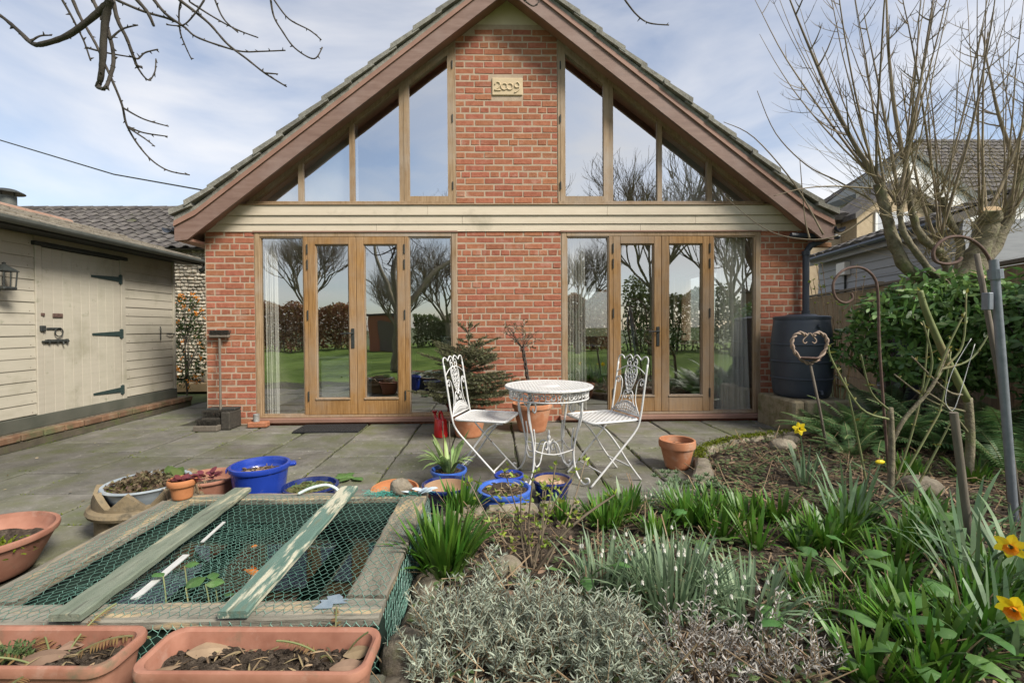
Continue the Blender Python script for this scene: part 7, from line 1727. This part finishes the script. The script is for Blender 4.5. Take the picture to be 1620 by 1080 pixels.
# ------------------------------------------------------------------ apple tree whose branches hang in at the top left
APPLE = {'A': [(-1.785, 2.2, 2.675), (-1.831, 2.213, 2.645), (-1.932, 2.227, 2.579), (-2.034, 2.24, 2.527), (-2.156, 2.253, 2.499), (-2.218, 2.267, 2.512), (-2.29, 2.28, 2.576), (-2.392, 2.293, 2.66), (-2.526, 2.307, 2.734)], 'B': [(-1.785, 2.2, 2.675), (-1.823, 2.22, 2.62), (-1.854, 2.24, 2.523), (-1.877, 2.26, 2.435), (-1.905, 2.28, 2.355), (-1.939, 2.3, 2.319)], 'B2': [(-1.939, 2.3, 2.319), (-1.868, 2.255, 2.291), (-1.857, 2.27, 2.339), (-1.847, 2.285, 2.429), (-1.864, 2.3, 2.52), (-1.902, 2.315, 2.632), (-1.939, 2.33, 2.683), (-1.991, 2.345, 2.776)], 'C': [(-1.856, 2.3, 2.745), (-1.849, 2.32, 2.656), (-1.825, 2.34, 2.586), (-1.811, 2.36, 2.515), (-1.806, 2.38, 2.473), (-1.798, 2.4, 2.476)], 'C2': [(-1.809, 2.36, 2.506), (-1.791, 2.367, 2.498), (-1.759, 2.375, 2.534), (-1.7, 2.382, 2.555)], 'C3': [(-1.816, 2.38, 2.484), (-1.793, 2.404, 2.433), (-1.779, 2.428, 2.425), (-1.768, 2.452, 2.482), (-1.779, 2.476, 2.561)], 'D': [(-2.183, 2.45, 2.849), (-2.156, 2.46, 2.769), (-2.122, 2.47, 2.699), (-2.089, 2.48, 2.628), (-2.055, 2.49, 2.534), (-2.021, 2.5, 2.44), (-1.987, 2.51, 2.333), (-1.974, 2.52, 2.236), (-1.927, 2.53, 2.138), (-1.858, 2.54, 2.051), (-1.775, 2.55, 1.997), (-1.668, 2.56, 1.977)], 'D1': [(-1.979, 2.5, 2.317), (-1.876, 2.51, 2.26), (-1.75, 2.52, 2.225)], 'D2': [(-1.961, 2.51, 2.22), (-1.885, 2.52, 2.191), (-1.763, 2.53, 2.175)], 'D3': [(-1.953, 2.51, 2.211), (-1.875, 2.52, 2.157), (-1.832, 2.53, 2.121)], 'E': [(-2.282, 2.5, 2.883), (-2.256, 2.524, 2.811), (-2.245, 2.548, 2.759), (-2.234, 2.572, 2.706), (-2.222, 2.596, 2.617)], 'F': [(-2.081, 2.6, 2.956), (-1.943, 2.613, 2.903), (-1.813, 2.627, 2.872), (-1.741, 2.64, 2.84), (-1.68, 2.653, 2.79), (-1.546, 2.667, 2.746), (-1.435, 2.68, 2.724), (-1.333, 2.693, 2.733), (-1.2, 2.707, 2.748)], 'G': [(-1.669, 2.5, 2.889), (-1.592, 2.517, 2.834), (-1.524, 2.534, 2.778), (-1.445, 2.551, 2.687), (-1.352, 2.569, 2.618), (-1.258, 2.586, 2.547), (-1.15, 2.603, 2.484)], 'G1': [(-1.261, 2.58, 2.547), (-1.193, 2.595, 2.55)], 'H': [(-1.535, 2.5, 2.89), (-1.585, 2.507, 2.828), (-1.659, 2.515, 2.765), (-1.753, 2.522, 2.771)], 'I': [(-1.724, 2.6, 2.959), (-1.753, 2.624, 2.906), (-1.765, 2.648, 2.816), (-1.752, 2.672, 2.747), (-1.733, 2.696, 2.684)], 'J': [(-1.42, 2.4, 2.82), (-1.384, 2.41, 2.731), (-1.316, 2.42, 2.667)], 'K': [(-1.645, 2.55, 2.913), (-1.526, 2.557, 2.839), (-1.406, 2.565, 2.777), (-1.289, 2.572, 2.736)], 'L': [(-1.278, 2.7, 3.034), (-1.27, 2.72, 2.951), (-1.231, 2.74, 2.879), (-1.167, 2.76, 2.793), (-1.064, 2.78, 2.743), (-1.02, 2.8, 2.824)], 'M': [(-1.259, 2.7, 3.034), (-1.179, 2.708, 2.931), (-1.061, 2.715, 2.87), (-0.997, 2.723, 2.82)], 'N': [(-1.664, 2.2, 2.676), (-1.623, 2.21, 2.624), (-1.602, 2.22, 2.567)], 'O': [(-1.874, 2.6, 2.958), (-1.813, 2.61, 2.884), (-1.728, 2.62, 2.827)], 'P': [(-2.036, 2.35, 2.544), (-1.946, 2.36, 2.524), (-1.808, 2.37, 2.505)], 'Q': [(-2.202, 2.25, 2.512), (-2.171, 2.26, 2.542), (-2.126, 2.27, 2.552)], 'R': [(0.761, 2.6, 2.981), (0.829, 2.607, 2.904), (0.904, 2.615, 2.862), (1.023, 2.623, 2.856)], 'S': [(0.185, 2.6, 2.976), (0.24, 2.61, 2.948), (0.277, 2.62, 2.982)], 'T': [(-1.835, 2.25, 2.52), (-1.782, 2.26, 2.577), (-1.714, 2.27, 2.604)]}
ap = thing('apple_tree', 'bare knobbly apple tree whose branches hang in at the top left', 'tree', (-2.6,-1.6,0)); r = random.Random(53)
def abr(pts, r0, r1, nm='branch', m=M_bark_d, knob=True):
    P_ = spline(pts,6); n = len(P_); b = MB().tube(P_, [lerp(r0,r1,i/(n-1))*(1+.18*mnoise.noise(Vector((i*1.3,r0*90,2)))) for i in range(n)], 6)
    o = b.build(nm, m, ap, smooth=True)
    if knob:
        q = MB()
        for i in range(2,n,3):
            d = rv(r).normalized(); q.tube([P_[i], P_[i]+d*r.uniform(.01,.022)], [r1*1.2+.001,.0012], 4)
        q.build('spur', m, o, kind='stuff')
    return o
abr([(-2.6,-1.6,0),(-2.55,-1.5,.8),(-2.5,-1.35,1.5)], .17, .14, 'trunk', M_bark, False)
abr([(-2.5,-1.35,1.45),(-2.3,-.6,2.3),(-2.1,.6,3.0),(-1.95,1.7,3.25),(-1.75,2.5,3.35)], .09, .022, 'limb', M_bark, False)
abr([(-2.1,.6,3.0),(-1.2,1.5,3.4),(-.3,2.2,3.45),(.6,2.6,3.30),(.75,2.6,2.99)], .045, .006, 'limb', M_bark, False)
abr([(-2.5,-1.35,1.45),(-2.9,-1.8,2.3),(-3.4,-2.6,3.2),(-3.6,-3.4,4.2)], .09, .03, 'limb', M_bark, False)
abr([(-2.5,-1.35,1.45),(-1.9,-2.0,2.4),(-1.2,-2.8,3.2),(-.6,-3.3,4.0)], .09, .03, 'limb', M_bark, False)
abr([(-2.45,-1.3,1.5),(-2.6,-1.2,2.6),(-2.4,-1.6,3.6),(-2.3,-2.0,4.6)], .08, .02, 'limb', M_bark, False)
RAD = dict(A=(.017,.007),B=(.0165,.011),B2=(.008,.009),C=(.010,.0055),D=(.008,.0035),F=(.007,.0035),G=(.008,.004),E=(.006,.004),L=(.006,.0035),N=(.010,.006),O=(.010,.006))
for k, pts in APPLE.items():
    a, c = RAD.get(k, (.0048,.0032)); abr(pts, a, c)
for k, tgt in (('A',(-1.95,1.7,3.25)),('C',(-1.95,1.7,3.25)),('D',(-2.05,1.2,3.15)),('E',(-2.05,1.2,3.15)),('F',(-1.75,2.5,3.35)),('G',(-1.75,2.5,3.35)),('I',(-1.75,2.5,3.35)),('L',(-1.0,1.65,3.42)),('M',(-1.0,1.65,3.42)),('J',(-1.2,1.5,3.4)),('K',(-1.75,2.5,3.35)),('H',(-1.75,2.5,3.35)),('N',(-1.95,1.7,3.25)),('O',(-1.75,2.5,3.35)),('B2',(-1.95,1.7,3.25)),('R',(.6,2.6,3.30)),('S',(-.3,2.2,3.45))):
    p = APPLE[k][-1] if k == 'B2' else APPLE[k][0]
    abr([tgt, tuple(Vector(tgt).lerp(Vector(p),.55)+Vector((0,0,.05))), p], RAD.get(k,(.005,.003))[0]*1.4, RAD.get(k,(.005,.003))[0], knob=False)
# ------------------------------------------------------------------ garden behind the camera, mirrored in the glass
def bare_tree(lb, base, h, spread, seed, r0=.16, dep=5, m=M_bark_d, tilt=(0,0), name='bare_tree', n1=5, thick=1.0):
    r = random.Random(seed); t = thing(name, lb, 'tree', base, 'trees at the far end of the garden'); lb_ = MB(); tw_ = MB()
    def grow(p, d, l, rad, k):
        pts = [p.copy()]; dd = d.copy()
        for _ in range(4): dd = (dd+rv(r)*.16+Vector((0,0,.06))).normalized(); p = p+dd*l/4; pts.append(p.copy())
        (lb_ if k > dep-3 else tw_).tube(pts, [lerp(rad,rad*.62,i/4) for i in range(5)], 6 if k > dep-3 else 3, cap=False)
        if k == 0: return
        for _ in range(n1 if k > 1 else 3):
            o = rv(r,-.25,.7); nd = (dd*1.0+o*spread).normalized(); grow(pts[r.randrange(2,5)], nd, l*r.uniform(.58,.78), rad*.55, k-1)
    tr = MB(); p0 = Vector(base); p1 = p0+Vector((tilt[0],tilt[1],h*.28)); tr.tube(spline([p0,p0.lerp(p1,.5)+Vector((.03,.02,0)),p1],4), [r0*1.25,r0*1.05,r0,r0,r0*.95,r0*.95,r0*.92,r0*.9,r0*.9][:9], 9); tr.build('trunk', M_bark, t, smooth=True)
    for k in range(5):
        a = k*1.257+r.uniform(-.3,.3); grow(p1, Vector((math.cos(a)*spread,math.sin(a)*spread,.9)).normalized(), h*.27, r0*.6, dep-1)
    lb_.build('limbs', M_bark, t, smooth=True); tw_.build('crown', m, t, kind='stuff')
bare_tree('dense twiggy old apple tree on the lawn, reflected in the left doors', (-1.6,-4.8,0), 4.6, .95, 71, .075, 5, m=M_shoot)
bare_tree('tall bare tree at the end of the garden, reflected left', (-9.5,-12.5,0), 7.5, .7, 72, .10, 5, m=M_shoot)
bare_tree('pruned bare fruit tree by the red brick store, reflected in the doors', (-4.1,-8.5,0), 4.2, .8, 73, .07, 5, m=M_shoot)
bare_tree('round-headed bare tree reflected in the right doors', (3.6,-9.0,0), 5.6, .85, 74, .085, 5, m=M_shoot)
bare_tree('tall bare tree with twin trunk reflected in the right doors', (6.6,-8.0,0), 9.5, .6, 75, .11, 5, m=M_shoot)
bare_tree('bare tree at the garden boundary, reflected at far right', (9.3,-7.0,0), 8.0, .65, 76, .10, 5, m=M_shoot)
bare_tree('bare tree behind the hedge reflected in the gable glass', (1.2,-14.5,0), 10.5, .6, 77, .11, 5, m=M_shoot)
bare_tree('slender bare tree behind the copper hedge on the right', (12.5,-11.5,0), 9.0, .6, 78, .10, 5, m=M_shoot)
def hedge(lb, x0, x1, y, d, h, n, m, seed):
    r = random.Random(seed); t = thing('hedge', lb, 'hedge', ((x0+x1)/2,y,0), 'hedges round the lawn'); b = MB()
    w = MB()
    for k in range(int((x1-x0)*5)): xx = r.uniform(x0,x1); w.tube([(xx,y,-.03),(xx+r.uniform(-.2,.2),y+r.uniform(-.2,.2),h*.5),(xx+r.uniform(-.4,.4),y+r.uniform(-.3,.3),h*.95)], [.03,.02,.008], 4)
    w.build('branches', M_bark_d, t, kind='stuff')
    for _ in range(n):
        x = r.uniform(x0,x1); q = mnoise.noise(Vector((x*.8,seed,0))); hh = h*(1+.5*q); z = hh*r.random()**.7; yy = y+r.uniform(-.5,.5)*d*(1 if z < hh*.8 else .7); b.leaf((x,yy,z), rv(r), rv(r), r.uniform(.09,.18), r.uniform(.07,.12), .3, 3, (.3,1,.8,.05))
    b.build('foliage', m, t)
hedge('copper brown beech hedge behind the lawn, reflected left', -13,-6.8,-13.5,1.4,2.3,9000,M_hedge,1)
hedge('evergreen hedge behind the lawn beside the brick store', -4.6,1.5,-15.0,1.2,1.9,8000,M_hedge_g,2)
hedge('tall copper beech hedge reflected in the right doors', 3.0,6.2,-13.0,1.3,2.6,7000,M_hedge,3)
hedge('dark evergreen hedge reflected in the right doors', 6.5,14,-11.0,1.5,2.8,10000,M_hedge_g,4)
hedge('long evergreen boundary hedge on the left of the lawn', -15.5,-13.2,-9,1.5,2.6,1800,M_hedge_g,5)
bsx = thing('brick_store', 'small red brick garden store with flat roof behind the lawn', 'outbuilding', (-5.7,-13.2,0))
MB().box(-6.5,-4.9,-14.4,-13.2,-.03,1.85).build('wall', M_redbrick_bg, bsx); MB().box(-6.6,-4.8,-14.5,-13.08,1.852,1.95).build('roof', M_slate, bsx); MB().box(-5.95,-5.25,-13.198,-13.15,0,1.6).build('door', M_oldwood, bsx)
# ------------------------------------------------------------------ things inside the rooms
def curtain(lb, x0, x1, y, z0, z1, flare, seed):
    t = thing('curtain', lb, 'curtain', ((x0+x1)/2,y,z0), 'curtains behind the glass'); b = MB(); n = 46; r = random.Random(seed); ph = r.uniform(0,6); nz2 = 8
    for j in range(nz2+1):
        q = j/nz2; w = 1+flare*(1-q)
        for i in range(n+1):
            u = i/n; x = (x0+x1)/2+(x1-x0)*(u-.5)*w; b.v.append((x, y+.03*math.sin(u*7*2*math.pi+ph+.6*math.sin(q*3))+.01*math.sin(u*31+q*4), lerp(z0,z1,q)))
    for j in range(nz2):
        for i in range(n): a = j*(n+1)+i; b.f.append((a,a+1,a+n+2,a+n+1))
    b.build('drape', M_curtain, t, smooth=True)
curtain('cream curtain at the left side of the right glass doors', .89,1.12,5.50,.06,2.3,.15,1)
curtain('full cream curtain at the far right side of the right glass doors', 2.74,3.06,5.49,.06,2.3,.45,2)
curtain('pale curtain at the far left side of the left glass doors', -2.70,-2.58,5.50,.06,2.3,.1,3)
for i, (s_, lb) in enumerate(((-1,'white sloping blind behind the left gable panes'),(1,'white sloping blind behind the right gable panes'))):
    xa, xb = AX+s_*1.78, AX+s_*2.95; p = [(xa,GZ0+.02),(xb,GZ0+.02),(xb,soff(xb)-.02),(xa,soff(xa)-.02)]
    tag(MB().prism(p if s_ > 0 else p[::-1], 5.475, 5.482).build('window_blind', M_white), lb, 'blind', 'gable blinds')
def cabinet(lb, x0,x1,y0,y1,h,m,name='cabinet'):
    t = thing(name, lb, 'cabinet', ((x0+x1)/2,y0,.05)); MB().box(x0,x1,y0+.02,y1,.05,h-.03).build('carcass', m, t); MB().box(x0-.02,x1+.02,y0-.01,y1,h-.029,h,.005).build('top', m, t)
    n = max(1,int((x1-x0)/.4))
    for i in range(n): a = lerp(x0,x1,i/n)+.012; c = lerp(x0,x1,(i+1)/n)-.012; d = MB().box(a,c,y0-.002,y0+.0195,.10,h-.06,.004).build('cabinet_door', m, t); MB().ell(((a+c)/2,y0-.012,h*.6),.012,.012,.012,8,6).build('knob', M_dark_iron, d)
cabinet('pale blue-green painted cabinet inside the left room', -2.45,-1.85,6.5,6.95,.72,M_paleblue)
cabinet('dark low sideboard at the back of the left room', -1.6,-.7,9.4,9.9,.9,M_darkwood)
cabinet('tall pale dresser inside the left room by the brick pillar', -.75,-.40,6.6,7.0,1.0,M_paleblue)
tb = thing('dining_table', 'dark wooden table inside the middle of the house', 'table', (.9,8.2,.05)); MB().box(.2,1.9,7.6,8.6,.74,.79,.01).build('top', M_darkwood, tb)
for x_ in (.28,1.82):
    for y_ in (7.68,8.52): MB().box(x_-.035,x_+.035,y_-.035,y_+.035,.05,.739).build('leg', M_darkwood, tb)
pl = thing('pendant_lamp', 'pale blue conical pendant lamp inside the left room', 'lamp', (-.55,6.9,2.4)); MB().lathe([(.03,.16),(.05,.15),(.17,0),(.165,0),(.045,.145)], 24, (-.55,6.9,1.5)).build('shade', M_paleblue, pl, smooth=40); MB().tube([(-.55,6.9,1.65),(-.55,6.9,2.415)], .006, 6).build('cord', M_dark_iron, pl)
pl = thing('pendant_lamp', 'dark dish pendant lamp inside behind the leftmost pane', 'lamp', (-2.75,6.6,2.4)); MB().lathe([(.03,.09),(.08,.085),(.2,0),(.195,0),(.07,.078)], 24, (-2.6,6.6,1.62)).build('shade', M_dark_iron, pl, smooth=40); MB().tube([(-2.6,6.6,1.7),(-2.6,6.6,2.415)], .006, 6).build('cord', M_dark_iron, pl)
pot('house_plant_pot', 'terracotta pot of the leafy house plant behind the right doors', (2.12,6.3,.055), .14, .10, .22, M_terra, 'band', .012, soil=.18, rimh=.04)
leafy('bushy green house plant inside behind the right doors', 'house_plant', [(2.0,6.3,.75,.36,.3,.38),(2.35,6.35,1.0,.3,.25,.3)], 700, M_choisya, 35, ls=(.06,.10), ratio=.4, trunk=(2.12,6.3,.25), cat='plant')
b = MB(); r = random.Random(36)
for _ in range(30): a = r.uniform(0,6.28); b.leaf((2.45,6.55,1.2), (math.cos(a),math.sin(a),r.uniform(.2,1.2)), (-math.sin(a),math.cos(a),0), r.uniform(.3,.5), .03, .8, 5)
t = thing('yucca_plant', 'spiky-leaved tall house plant inside the right room', 'plant', (2.45,6.55,.05)); b.build('leaves', M_choisya, t); MB().tube([(2.45,6.55,.05),(2.45,6.55,1.22)], .03, 8).build('stem', M_bark, t)
pc = thing('picture_frame', 'framed picture on the back wall seen through the right doors', 'picture', (.85,9.98,1.4)); MB().box(.6,1.1,9.96,9.998,1.2,1.85,.01).build('frame', M_darkwood, pc); MB().box(.64,1.06,9.955,9.9595,1.24,1.81).build('print', M_white, pc)
